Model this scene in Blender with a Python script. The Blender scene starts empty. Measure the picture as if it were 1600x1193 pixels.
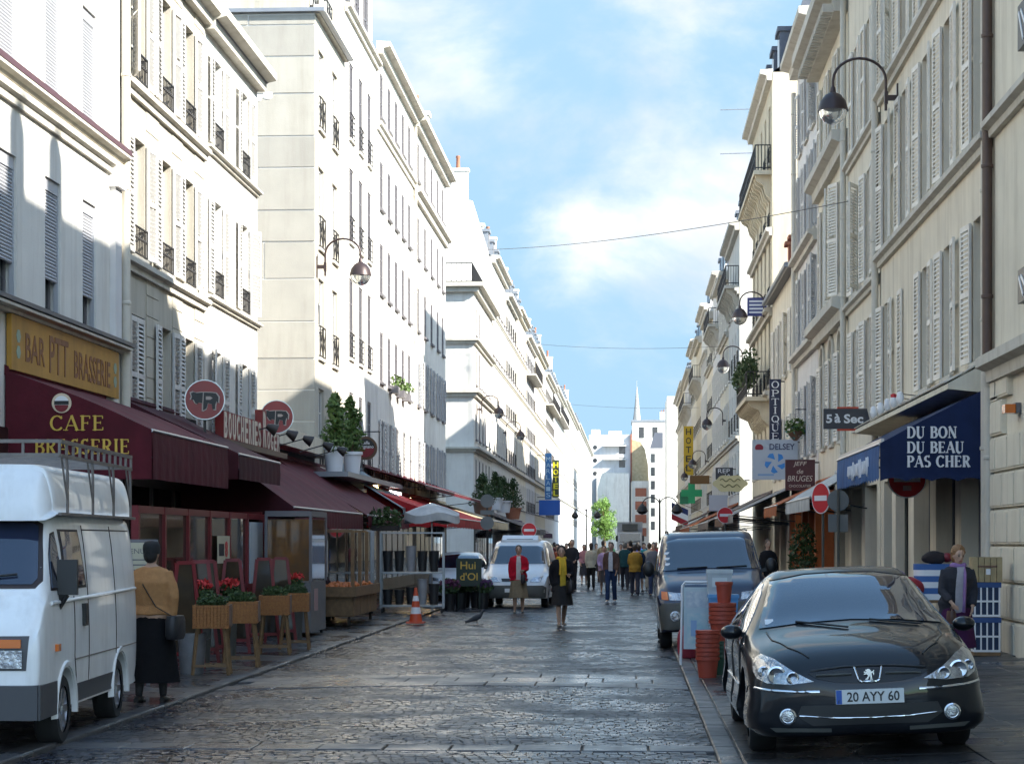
import bpy, bmesh, math, random
from math import sin, cos, pi, radians, sqrt, atan2
from mathutils import Vector, Matrix, noise
from mathutils.geometry import delaunay_2d_cdt
from mathutils.bvhtree import BVHTree
import numpy as np
rng = random.Random(7)
SC = bpy.context.scene
C = SC.collection

# ------------------------------------------------------------------ camera, sky, sun, exposure
cam_d = bpy.data.cameras.new('camera'); cam = bpy.data.objects.new('camera', cam_d); C.objects.link(cam)
cam.location = (0, 0, 1.75); cam.rotation_euler = (radians(90), 0, math.atan(185/3200))
cam_d.sensor_width = 36; cam_d.lens = 72; cam_d.shift_y = 0.156
cam_d.clip_start = 0.1; cam_d.clip_end = 5000
SC.camera = cam
SUN_EL, SUN_TH = radians(33.5), radians(27)      # elevation; how far behind the camera's side the sun stands
sun_vec = Vector((cos(SUN_TH)*cos(SUN_EL), -sin(SUN_TH)*cos(SUN_EL), sin(SUN_EL)))
W = bpy.data.worlds.new('World'); SC.world = W; W.use_nodes = True
nt = W.node_tree; nt.nodes.clear()
def wn(t, **k):
    n = nt.nodes.new(t)
    for a, b in k.items(): setattr(n, a, b)
    return n
sky = wn('ShaderNodeTexSky', sky_type='NISHITA', sun_disc=False)
sky.sun_elevation = SUN_EL; sky.sun_rotation = atan2(sun_vec.x, sun_vec.y); sky.altitude = 50
sky.air_density = 0.85; sky.dust_density = 0.8; sky.ozone_density = 1.0
tc = wn('ShaderNodeTexCoord'); mp = wn('ShaderNodeMapping'); mp.inputs['Scale'].default_value = (1.0, 1.0, 1.7)
mp.inputs['Location'].default_value = (5.5, 6.6, 7.7)
n1 = wn('ShaderNodeTexNoise'); n1.inputs['Scale'].default_value = 6.5; n1.inputs['Detail'].default_value = 9; n1.inputs['Roughness'].default_value = 0.56
n1.inputs['Distortion'].default_value = 0.25
n2 = wn('ShaderNodeTexNoise'); n2.inputs['Scale'].default_value = 2.1; n2.inputs['Detail'].default_value = 3
mul = wn('ShaderNodeMath', operation='MULTIPLY_ADD'); mul.inputs[1].default_value = 0.45; mul.inputs[2].default_value = -0.06
add = wn('ShaderNodeMath', operation='MULTIPLY_ADD'); add.inputs[1].default_value = 0.72
rmp = wn('ShaderNodeValToRGB'); rmp.color_ramp.elements[0].position = 0.465; rmp.color_ramp.elements[1].position = 0.65
rmp.color_ramp.interpolation = 'EASE'
sep = wn('ShaderNodeSeparateXYZ'); thin = wn('ShaderNodeMath', operation='MULTIPLY_ADD'); thin.inputs[1].default_value = -0.16   # cloud layer looks denser towards the horizon
cmix = wn('ShaderNodeMixRGB'); cmix.inputs[2].default_value = (5.6, 5.65, 5.75, 1)
hz = wn('ShaderNodeMixRGB', blend_type='ADD'); hz.inputs[0].default_value = 1.0; hz.inputs[2].default_value = (0.10, 0.35, 0.45, 1)
lim = wn('ShaderNodeMixRGB', blend_type='DARKEN'); lim.inputs[0].default_value = 1.0; lim.inputs[2].default_value = (1.14, 1.82, 2.46, 1)   # keeps the horizon from washing out
sdot = wn('ShaderNodeVectorMath', operation='DOT_PRODUCT'); sdot.inputs[1].default_value = tuple(sun_vec)   # the sky keeps its own glow round the sun
glow = wn('ShaderNodeMapRange'); glow.inputs[1].default_value = 0.1; glow.inputs[2].default_value = 0.8; glow.inputs[3].default_value = 1.0; glow.inputs[4].default_value = 6.0
cglow = wn('ShaderNodeMapRange'); cglow.inputs[1].default_value = 0.1; cglow.inputs[2].default_value = 0.9; cglow.inputs[3].default_value = 1.0; cglow.inputs[4].default_value = 2.6
lmul = wn('ShaderNodeVectorMath', operation='SCALE'); lmul.inputs[0].default_value = (1.14, 1.82, 2.46)
cmul = wn('ShaderNodeVectorMath', operation='SCALE')
n4 = wn('ShaderNodeTexNoise'); n4.inputs['Scale'].default_value = 9.0; n4.inputs['Detail'].default_value = 6
crng = wn('ShaderNodeMapRange'); crng.inputs[1].default_value = 0.42; crng.inputs[2].default_value = 0.60
ccol = wn('ShaderNodeMixRGB'); ccol.inputs[1].default_value = (2.0, 2.22, 2.55, 1); ccol.inputs[2].default_value = (2.9, 2.93, 2.97, 1)
bg = wn('ShaderNodeBackground'); bg.inputs['Strength'].default_value = 0.085
out = wn('ShaderNodeOutputWorld')
L = nt.links.new
L(tc.outputs['Generated'], mp.inputs[0]); L(mp.outputs[0], n1.inputs[0]); L(mp.outputs[0], n2.inputs[0])
L(n2.outputs[0], mul.inputs[0]); L(n1.outputs[0], add.inputs[0]); L(mul.outputs[0], add.inputs[2]); L(tc.outputs['Generated'], sep.inputs[0]); L(sep.outputs['Z'], thin.inputs[0]); L(add.outputs[0], thin.inputs[2]); L(thin.outputs[0], rmp.inputs[0])
L(rmp.outputs[0], cmix.inputs[0]); L(sky.outputs[0], hz.inputs[1]); L(hz.outputs[0], lim.inputs[1]); L(lim.outputs[0], cmix.inputs[1]); L(mp.outputs[0], n4.inputs[0]); L(n4.outputs[0], crng.inputs[0]); L(crng.outputs[0], ccol.inputs[0]); L(tc.outputs['Generated'], sdot.inputs[0]); L(sdot.outputs['Value'], glow.inputs[0]); L(sdot.outputs['Value'], cglow.inputs[0]); L(glow.outputs[0], lmul.inputs['Scale']); L(lmul.outputs[0], lim.inputs[2]); L(ccol.outputs[0], cmul.inputs[0]); L(cglow.outputs[0], cmul.inputs['Scale']); L(cmul.outputs[0], cmix.inputs[2]); L(cmix.outputs[0], bg.inputs[0]); L(bg.outputs[0], out.inputs[0])
sd = bpy.data.lights.new('sun', 'SUN'); so = bpy.data.objects.new('sun', sd); C.objects.link(so)
sd.energy = 2.7; sd.angle = radians(0.53); sd.color = (1.0, 0.945, 0.85)
so.rotation_euler = sun_vec.to_track_quat('Z', 'Y').to_euler()
SC.view_settings.view_transform = 'Standard'; SC.view_settings.look = 'None'; SC.view_settings.exposure = 2.3; SC.view_settings.gamma = 1
SC.render.engine = 'CYCLES'
cy = SC.cycles; cy.use_denoising = True; cy.max_bounces = 6; cy.diffuse_bounces = 4; cy.glossy_bounces = 3; cy.transmission_bounces = 4
cy.caustics_reflective = False; cy.caustics_refractive = False; cy.sample_clamp_indirect = 6; cy.use_adaptive_sampling = True; cy.adaptive_threshold = 0.02

# ------------------------------------------------------------------ materials
MATS = {}
def mat(name, col, rough=0.7, metal=0.0, var=0.0, vscale=6.0, bump=0.0, bscale=40.0, spec=0.5, coat=0.0, stain=0.0, stainscale=0.6,
        col2=None, emit=None, estr=0.0, alpha=None, attr=None, rvar=0.0, trans=0.0):
    if name in MATS: return MATS[name]
    m = bpy.data.materials.new(name); m.use_nodes = True
    t = m.node_tree; b = t.nodes['Principled BSDF']; K = t.links.new
    c = (*col, 1) if len(col) == 3 else col
    b.inputs['Base Color'].default_value = c; b.inputs['Roughness'].default_value = rough; b.inputs['Metallic'].default_value = metal
    b.inputs['Specular IOR Level'].default_value = spec
    if coat: b.inputs['Coat Weight'].default_value = coat; b.inputs['Coat Roughness'].default_value = 0.03
    if trans: b.inputs['Transmission Weight'].default_value = trans
    if emit: b.inputs['Emission Color'].default_value = (*emit, 1); b.inputs['Emission Strength'].default_value = estr
    geo = t.nodes.new('ShaderNodeNewGeometry'); last = None
    if var or col2 or stain or attr:
        last = t.nodes.new('ShaderNodeRGB').outputs[0]; last.default_value = c
    if attr:
        a = t.nodes.new('ShaderNodeAttribute'); a.attribute_name = attr
        mx = t.nodes.new('ShaderNodeMixRGB'); mx.blend_type = 'MULTIPLY'; mx.inputs[0].default_value = 1
        K(last, mx.inputs[1]); K(a.outputs['Color'], mx.inputs[2]); last = mx.outputs[0]
    if var or col2:
        n = t.nodes.new('ShaderNodeTexNoise'); n.inputs['Scale'].default_value = vscale; n.inputs['Detail'].default_value = 6; n.inputs['Roughness'].default_value = 0.6
        K(geo.outputs['Position'], n.inputs['Vector'])
        mx = t.nodes.new('ShaderNodeMixRGB'); r = t.nodes.new('ShaderNodeMapRange'); r.inputs[1].default_value = 0.3; r.inputs[2].default_value = 0.7
        K(n.outputs[0], r.inputs[0]); K(r.outputs[0], mx.inputs[0]); K(last, mx.inputs[1])
        if col2: mx.inputs[2].default_value = (*col2, 1)
        else:
            mx.blend_type = 'MULTIPLY'; mx.inputs[2].default_value = (1-var, 1-var, 1-var*0.95, 1)
        last = mx.outputs[0]
        if rvar:
            r2 = t.nodes.new('ShaderNodeMapRange'); r2.inputs[1].default_value = 0.35; r2.inputs[2].default_value = 0.65
            r2.inputs[3].default_value = max(0.03, rough-rvar); r2.inputs[4].default_value = min(1, rough+rvar)
            K(n.outputs[0], r2.inputs[0]); K(r2.outputs[0], b.inputs['Roughness'])
    if stain:   # rain streaks: noise stretched downwards
        mpn = t.nodes.new('ShaderNodeMapping'); mpn.inputs['Scale'].default_value = (3*stainscale, 3*stainscale, 0.28*stainscale)
        n = t.nodes.new('ShaderNodeTexNoise'); n.inputs['Scale'].default_value = 1.6; n.inputs['Detail'].default_value = 7; n.inputs['Roughness'].default_value = 0.65
        K(geo.outputs['Position'], mpn.inputs[0]); K(mpn.outputs[0], n.inputs['Vector'])
        r = t.nodes.new('ShaderNodeMapRange'); r.inputs[1].default_value = 0.48; r.inputs[2].default_value = 0.75; r.inputs[4].default_value = stain
        mx = t.nodes.new('ShaderNodeMixRGB'); mx.blend_type = 'MULTIPLY'; mx.inputs[2].default_value = (0.55, 0.5, 0.44, 1)
        K(n.outputs[0], r.inputs[0]); K(r.outputs[0], mx.inputs[0]); K(last, mx.inputs[1]); last = mx.outputs[0]
    if last: K(last, b.inputs['Base Color'])
    if bump:
        n = t.nodes.new('ShaderNodeTexNoise'); n.inputs['Scale'].default_value = bscale; n.inputs['Detail'].default_value = 5
        K(geo.outputs['Position'], n.inputs['Vector'])
        bp = t.nodes.new('ShaderNodeBump'); bp.inputs['Strength'].default_value = bump; bp.inputs['Distance'].default_value = 0.02
        K(n.outputs[0], bp.inputs['Height']); K(bp.outputs[0], b.inputs['Normal'])
    MATS[name] = m
    return m
M_ = mat
def wallmat(name, col, st=0.35): return mat(name, col, 0.85, var=0.12, vscale=1.3, bump=0.18, bscale=30, spec=0.2, stain=st)
white_w = wallmat('stucco_white', (0.74, 0.72, 0.67), 0.45)
cream_w = wallmat('stucco_cream', (0.80, 0.72, 0.58), 0.55)
cream2_w = wallmat('stucco_pale_cream', (0.77, 0.71, 0.58), 0.5)
stone_w = wallmat('old_stone', (0.52, 0.485, 0.41), 0.5)
ochre_w = wallmat('ochre_stone', (0.66, 0.59, 0.45), 0.45)
grey_w = wallmat('stucco_grey', (0.70, 0.69, 0.68), 0.35)
trim_w = wallmat('stone_trim', (0.60, 0.57, 0.50), 0.55)
shut_m = mat('shutter_paint', (0.82, 0.78, 0.70), 0.55, var=0.15, vscale=9, stain=0.3)
shutw_m = mat('shutter_white', (0.60, 0.59, 0.57), 0.5, var=0.1, vscale=9)
shutg_m = mat('shutter_grey', (0.42, 0.43, 0.45), 0.5, var=0.1, vscale=9)
roller_m = mat('roller_blind', (0.42, 0.43, 0.46), 0.5, var=0.06)
frame_m = mat('window_frame_white', (0.68, 0.66, 0.62), 0.5, var=0.08)
framed_m = mat('window_frame_dark', (0.16, 0.15, 0.16), 0.5)
glass_m = mat('window_glass', (0.035, 0.04, 0.045), 0.06, spec=0.8, var=0.3, vscale=0.8)
shopglass_m = mat('shop_glass', (0.03, 0.032, 0.034), 0.03, spec=0.9)
iron_m = mat('black_iron', (0.03, 0.028, 0.028), 0.5, metal=0.3)
zinc_m = mat('zinc_roof', (0.30, 0.32, 0.35), 0.45, metal=0.35, var=0.2, vscale=2)
slate_m = mat('slate_roof', (0.12, 0.13, 0.16), 0.5, var=0.25, vscale=8)
terra_m = mat('terracotta', (0.42, 0.17, 0.10), 0.8, var=0.2)
pipe_m = mat('drainpipe_cream', (0.60, 0.56, 0.48), 0.5, var=0.1, stain=0.3)
pipeb_m = mat('drainpipe_brown', (0.10, 0.06, 0.045), 0.5, var=0.2)
lampbrown_m = mat('lamp_brown_metal', (0.06, 0.04, 0.038), 0.4, metal=0.3)
lampglass_m = mat('lamp_glass', (0.8, 0.82, 0.8), 0.08, trans=0.85)
wood_m = mat('worn_wood', (0.22, 0.13, 0.06), 0.65, var=0.35, vscale=12)
black_m = mat('black_plastic', (0.015, 0.015, 0.016), 0.45)
rubber_m = mat('tyre_rubber', (0.018, 0.018, 0.019), 0.75, var=0.2, vscale=20)
chrome_m = mat('chrome', (0.75, 0.75, 0.76), 0.15, metal=1.0)
alu_m = mat('wheel_alloy', (0.42, 0.42, 0.44), 0.3, metal=0.9)
redp_m = mat('red_paint', (0.19, 0.010, 0.016), 0.45, var=0.15)
leaf_m = mat('leaf_green', (0.055, 0.11, 0.022), 0.6, col2=(0.10, 0.16, 0.03), vscale=14)
leafd_m = mat('leaf_dark', (0.025, 0.055, 0.015), 0.6, col2=(0.05, 0.085, 0.02), vscale=14)
signw_m = mat('sign_white', (0.75, 0.76, 0.78), 0.4)
signred_m = mat('sign_red', (0.55, 0.02, 0.03), 0.4)
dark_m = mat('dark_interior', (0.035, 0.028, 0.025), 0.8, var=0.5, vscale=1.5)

# ------------------------------------------------------------------ mesh helpers
SCR = bpy.data.scenes.new('scratch')     # small scene in which modifiers and text are evaluated, removed at the end
def evaluated(ob):
    SCR.view_layers[0].update(); dg = SCR.view_layers[0].depsgraph
    return bpy.data.meshes.new_from_object(ob.evaluated_get(dg))

class MB:
    def __init__(s): s.v = []; s.f = []; s.m = []; s.c = None
    def face(s, pts, m=0):
        b = len(s.v); s.v.extend([tuple(p) for p in pts]); s.f.append(tuple(range(b, b+len(pts)))); s.m.append(m)
    def mesh(s, vs, fs, m=0, T=None):
        b = len(s.v); s.v.extend([tuple(T @ Vector(p)) if T else tuple(p) for p in vs])
        for f in fs: s.f.append(tuple(i+b for i in f)); s.m.append(m)
        return s
    def box(s, x0, x1, y0, y1, z0, z1, m=0, T=None):
        return s.mesh([(x0,y0,z0),(x1,y0,z0),(x1,y1,z0),(x0,y1,z0),(x0,y0,z1),(x1,y0,z1),(x1,y1,z1),(x0,y1,z1)],
               [(0,3,2,1),(4,5,6,7),(0,1,5,4),(1,2,6,5),(2,3,7,6),(3,0,4,7)], m, T)
    def bar(s, a, b, w, h=None, m=0, up=(0,0,1)):
        a, b = Vector(a), Vector(b); h = h or w; d = (b-a)
        if d.length < 1e-6: return s
        d.normalize(); r = d.cross(Vector(up))
        if r.length < 1e-4: r = d.cross(Vector((1,0,0)))
        r.normalize(); t = r.cross(d)
        vs = [p + r*sx*w/2 + t*sz*h/2 for p in (a, b) for sx, sz in ((-1,-1),(1,-1),(1,1),(-1,1))]
        return s.mesh(vs, [(3,2,1,0),(4,5,6,7),(0,1,5,4),(1,2,6,5),(2,3,7,6),(3,0,4,7)], m)
    def loft(s, rings, m=0, caps=True, closed=True):
        b = len(s.v); n = len(rings[0])
        for r in rings: s.v.extend([tuple(p) for p in r])
        for i in range(len(rings)-1):
            for j in range(n if closed else n-1):
                k = (j+1) % n
                s.f.append((b+i*n+j, b+i*n+k, b+(i+1)*n+k, b+(i+1)*n+j)); s.m.append(m)
        if caps and closed:
            s.f.append(tuple(b+j for j in reversed(range(n)))); s.m.append(m)
            s.f.append(tuple(b+(len(rings)-1)*n+j for j in range(n))); s.m.append(m)
        return s
    def tube(s, pts, r, n=8, m=0, r2=None, flat=None):
        pts = [Vector(p) for p in pts]; rings = []; rs = r if isinstance(r, (list, tuple)) else [r]*len(pts)
        ref = None
        for i, p in enumerate(pts):
            d = (pts[min(i+1, len(pts)-1)] - pts[max(i-1, 0)]).normalized()
            if ref is None:
                ref = Vector((0,0,1)) if abs(d.z) < 0.9 else Vector((1,0,0))
            u = (ref - d*ref.dot(d)).normalized(); w = d.cross(u); ref = u
            ry = rs[i]*(flat if flat else 1)
            rings.append([p + u*cos(2*pi*k/n)*rs[i] + w*sin(2*pi*k/n)*ry for k in range(n)])
        return s.loft(rings, m)
    def lathe(s, prof, c=(0,0,0), n=16, m=0, axis='z', caps=True):
        c = Vector(c); rings = []
        for r, h in prof:
            ring = []
            for k in range(n):
                a = 2*pi*k/n; x, y = r*cos(a), r*sin(a)
                p = (x, y, h) if axis == 'z' else ((h, x, y) if axis == 'x' else (y, h, x))
                ring.append(c + Vector(p))
            rings.append(ring)
        return s.loft(rings, m, caps)
    def prism(s, pts, T, d, m=0):
        """pts: 2D outline (counter-clockwise) in local xy, pushed from z=0 to z=d, then transformed by T"""
        n = len(pts); vs = [(x, y, 0) for x, y in pts] + [(x, y, d) for x, y in pts]
        fs = [tuple(reversed(range(n))), tuple(range(n, 2*n))] + [(i, (i+1) % n, n+(i+1) % n, n+i) for i in range(n)]
        return s.mesh(vs, fs, m, T)
    def ellipsoid(s, c, r, n=12, k=8, m=0, T=None):
        rings = []
        for i in range(k+1):
            ph = -pi/2 + pi*i/k; cr = max(cos(ph), 0.02)
            rings.append([Vector((c[0]+r[0]*cr*cos(2*pi*j/n), c[1]+r[1]*cr*sin(2*pi*j/n), c[2]+r[2]*sin(ph))) for j in range(n)])
        if T: rings = [[T @ p for p in q] for q in rings]
        return s.loft(rings, m)
    def me(s, name, mats, origin=(0,0,0), smooth=None):
        d = bpy.data.meshes.new(name); o = origin
        d.from_pydata([(x-o[0], y-o[1], z-o[2]) for x, y, z in s.v], [], s.f)
        for q in (mats if isinstance(mats, (list, tuple)) else [mats]): d.materials.append(q)
        if any(s.m): d.polygons.foreach_set('material_index', s.m)
        if smooth is not None:
            d.polygons.foreach_set('use_smooth', [True]*len(d.polygons)); d.update()
            if smooth < 179: d.set_sharp_from_angle(angle=radians(smooth))
        d.update()
        return d
    def build(s, name, mats, parent=None, origin=None, smooth=None):
        if origin is None: origin = tuple(wloc(parent)) if parent else (0,0,0)
        return link(name, s.me(name, mats, origin, smooth), parent)
WLOC = {}
def wloc(o):
    return WLOC.get(o.name, Vector((0,0,0)))
def link(name, data, parent=None, loc=(0,0,0), rz=0):
    o = bpy.data.objects.new(name, data); C.objects.link(o)
    o.location = loc; o.rotation_euler = (0, 0, rz)
    if parent: o.parent = parent; WLOC[o.name] = wloc(parent) + Vector(loc)
    else: WLOC[o.name] = Vector(loc)
    return o
def tag(o, label=None, cat=None, group=None, kind=None):
    if label: o['label'] = label
    if cat: o['category'] = cat
    if group: o['group'] = group
    if kind: o['kind'] = kind
    return o
def empty(name, loc, label=None, cat=None, group=None, rz=0, kind=None):
    o = link(name, None, None, loc, rz); o.empty_display_size = 0.2
    return tag(o, label, cat, group, kind)
def copy_tree(o, loc=None, rz=None, parent=None):
    c = o.copy(); C.objects.link(c); c.parent = parent
    if loc is not None: c.location = loc
    if rz is not None: c.rotation_euler = (0, 0, rz)
    for ch in list(o.children): copy_tree(ch, None, None, c)
    return c
def T(loc=(0,0,0), rz=0, rx=0, ry=0, s=1):
    return Matrix.Translation(loc) @ Matrix.Rotation(rz, 4, 'Z') @ Matrix.Rotation(ry, 4, 'Y') @ Matrix.Rotation(rx, 4, 'X') @ Matrix.Scale(s, 4)
def face_T(o, right, up):
    """frame whose x runs along `right`, y along `up`, z out of the face"""
    r, u = Vector(right).normalized(), Vector(up).normalized(); n = r.cross(u)
    m = Matrix.Identity(4)
    for i in range(3): m[i][0], m[i][1], m[i][2], m[i][3] = r[i], u[i], n[i], o[i]
    return m
TXT = {}
def text_geo(body, bold=0.0, ext=0.004, shear=0.0, space=1.0):
    key = (body, bold, ext, shear, space)
    if key not in TXT:
        cu = bpy.data.curves.new('t', 'FONT'); cu.body = body; cu.size = 1; cu.offset = bold; cu.extrude = ext; cu.align_x = 'CENTER'
        cu.shear = shear; cu.space_character = space; cu.resolution_u = 3
        ob = bpy.data.objects.new('t', cu); SCR.collection.objects.link(ob)
        me = evaluated(ob)
        vs = [v.co.copy() for v in me.vertices]; fs = [tuple(p.vertices) for p in me.polygons]
        bpy.data.meshes.remove(me); bpy.data.objects.remove(ob); bpy.data.curves.remove(cu)
        if vs:
            x0, x1 = min(v.x for v in vs), max(v.x for v in vs); y0, y1 = min(v.y for v in vs), max(v.y for v in vs)
            vs = [((v.x-(x0+x1)/2)/(x1-x0), (v.y-(y0+y1)/2)/(y1-y0), v.z) for v in vs]
        TXT[key] = (vs, fs)
    return TXT[key]
def put_text(mb, body, M, w, h, d=0.006, m=0, **k):
    """text fitted into w x h, centred on M's origin"""
    vs, fs = text_geo(body, **k)
    mb.mesh([M @ Vector((x*w, y*h, (1 if z > 0 else 0)*d)) for x, y, z in vs], fs, m)

# serif capitals drawn with strokes: (thick/thin, polyline); serifs added at the ends marked
def _arc(cx, cy, rx, ry, a0, a1, n=9): return [(cx+rx*cos(radians(a0+(a1-a0)*i/n)), cy+ry*sin(radians(a0+(a1-a0)*i/n))) for i in range(n+1)]
SERIF = {
 'A': (0.8, [('n', [(.05,0),(.40,1)], 's'), ('k', [(.40,1),(.74,0)], 'e'), ('n', [(.17,.33),(.62,.33)], '')]),
 'B': (0.68, [('k', [(.14,0),(.14,1)], 'se'), ('m', [(.14,.97)]+_arc(.34,.75,.22,.22,90,-90)+[(.14,.53)], ''), ('m', [(.14,.5)]+_arc(.36,.27,.26,.25,90,-90)+[(.14,.02)], '')]),
 'C': (0.76, [('m', _arc(.42,.5,.35,.48,40,320,16), 'v')]),
 'D': (0.8, [('k', [(.14,0),(.14,1)], 'se'), ('m', [(.14,.97)]+_arc(.34,.5,.38,.47,90,-90,12)+[(.14,.03)], '')]),
 'E': (0.66, [('k', [(.14,0),(.14,1)], 'se'), ('n', [(.14,.965),(.58,.965)], 'd'), ('n', [(.14,.52),(.46,.52)], 'c'), ('n', [(.14,.035),(.6,.035)], 'u')]),
 'F': (0.62, [('k', [(.14,0),(.14,1)], 'se'), ('n', [(.14,.965),(.56,.965)], 'd'), ('n', [(.14,.5),(.44,.5)], 'c')]),
 'H': (0.8, [('k', [(.14,0),(.14,1)], 'se'), ('k', [(.66,0),(.66,1)], 'se'), ('n', [(.14,.5),(.66,.5)], '')]),
 'I': (0.32, [('k', [(.16,0),(.16,1)], 'se')]),
 'N': (0.84, [('n', [(.12,0),(.12,1)], 's'), ('k', [(.12,1),(.7,0)], ''), ('n', [(.7,0),(.7,1)], 'e')]),
 'O': (0.84, [('m', _arc(.42,.5,.35,.48,0,360,20), '')]),
 'Q': (0.84, [('m', _arc(.42,.5,.35,.48,0,360,20), ''), ('m', [(.42,.2),(.78,-.12)], '')]),
 'P': (0.64, [('k', [(.14,0),(.14,1)], 'se'), ('m', [(.14,.97)]+_arc(.32,.72,.26,.25,90,-90)+[(.14,.47)], '')]),
 'R': (0.72, [('k', [(.14,0),(.14,1)], 'se'), ('m', [(.14,.97)]+_arc(.32,.74,.24,.23,90,-90)+[(.14,.51)], ''), ('k', [(.34,.5),(.62,0)], 'e')]),
 'S': (0.6, [('m', _arc(.3,.745,.21,.23,35,270,10)+_arc(.3,.265,.23,.25,90,-145,10), 'v')]),
 'T': (0.7, [('k', [(.35,0),(.35,1)], 's'), ('n', [(.03,.965),(.67,.965)], 'dD')]),
 'U': (0.8, [('k', [(.14,1),(.14,.3)]+_arc(.4,.3,.26,.29,180,270,6), 's'), ('n', _arc(.4,.3,.26,.29,270,360,6)+[(.66,1)], 'e')]),
}
def serif_text(mb, body, M, w, h, d=0.006, m=0, wt=1.0):
    adv = [SERIF[c][0] if c in SERIF else 0.35 for c in body]; gap = 0.12; tot = sum(adv)+gap*(len(adv)-1)
    sx = w/tot; x0 = -w/2
    W_ = {'k': .17*wt, 'n': .065*wt, 'm': .13*wt}
    def bar2(p, q, t, z):
        a = Vector((x0+p[0]*sx, (p[1]-.5)*h)); b = Vector((x0+q[0]*sx, (q[1]-.5)*h)); dd = b-a
        if dd.length < 1e-6: return
        dd.normalize(); nn = Vector((-dd.y, dd.x))*t*min(h, sx*1.25)/2; e = dd*t*h*0.12
        a -= e; b += e
        mb.prism([(a.x-nn.x, a.y-nn.y), (b.x-nn.x, b.y-nn.y), (b.x+nn.x, b.y+nn.y), (a.x+nn.x, a.y+nn.y)], M, d+z, m)
    zi = 0
    for c, ad in zip(body, adv):
        if c in SERIF:
            for kind, pts, ends in SERIF[c][1]:
                for i in range(len(pts)-1):
                    t = W_[kind]
                    if kind == 'm':
                        dx, dy = pts[i+1][0]-pts[i][0], pts[i+1][1]-pts[i][1]
                        t *= 0.55+0.85*abs(dy)/(abs(dx)+abs(dy)+1e-6)
                    zi += 1; bar2(pts[i], pts[i+1], t, (zi % 7)*0.00015)
                for e, p in (('s', pts[0]), ('e', pts[-1])):
                    if e in ends:
                        y = 0.03 if p[1] < .5 else 0.97
                        zi += 1; bar2((p[0]-.14, y), (p[0]+.14, y), .055*wt, (zi % 7)*0.00015)
                p = pts[-1]
                if 'd' in ends: bar2((p[0], p[1]), (p[0], p[1]-.17), .06*wt, .0003)
                if 'D' in ends: bar2((pts[0][0], p[1]), (pts[0][0], p[1]-.17), .06*wt, .0003)
                if 'u' in ends: bar2((p[0], p[1]), (p[0], p[1]+.17), .06*wt, .0003)
                if 'c' in ends: bar2((p[0], p[1]-.08), (p[0], p[1]+.08), .055*wt, .0003)
                if 'v' in ends:
                    q = pts[0]; bar2((q[0], q[1]-.02), (q[0], q[1]+.16), .06*wt, .0003)
        x0 += (ad+gap)*sx
def leaves(mb, c, r, n, size, m=0, shell=0.0, rg=rng):
    for _ in range(n):
        while True:
            p = Vector((rg.uniform(-1,1), rg.uniform(-1,1), rg.uniform(-1,1)))
            if shell <= p.length <= 1: break
        q = Vector((c[0]+p.x*r[0], c[1]+p.y*r[1], c[2]+p.z*r[2]))
        d = Vector((rg.gauss(0,1), rg.gauss(0,1), rg.gauss(0,.7)+.3)).normalized(); t = d.orthogonal().normalized()
        t = Matrix.Rotation(rg.uniform(0, 6.28), 3, d) @ t; b = d.cross(t); s = size*rg.uniform(.6,1.4)
        mb.face([q-t*s, q+b*s*.45, q+t*s, q-b*s*.45], m)
XL, XR = -8.5, 5.3
def pav(x):   # height of the ground across the street
    return 0.03+0.04*(x-0.7) if x > 0.7 else (0.03+0.02*(-4.9-x) if x < -4.9 else 0.0)
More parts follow.
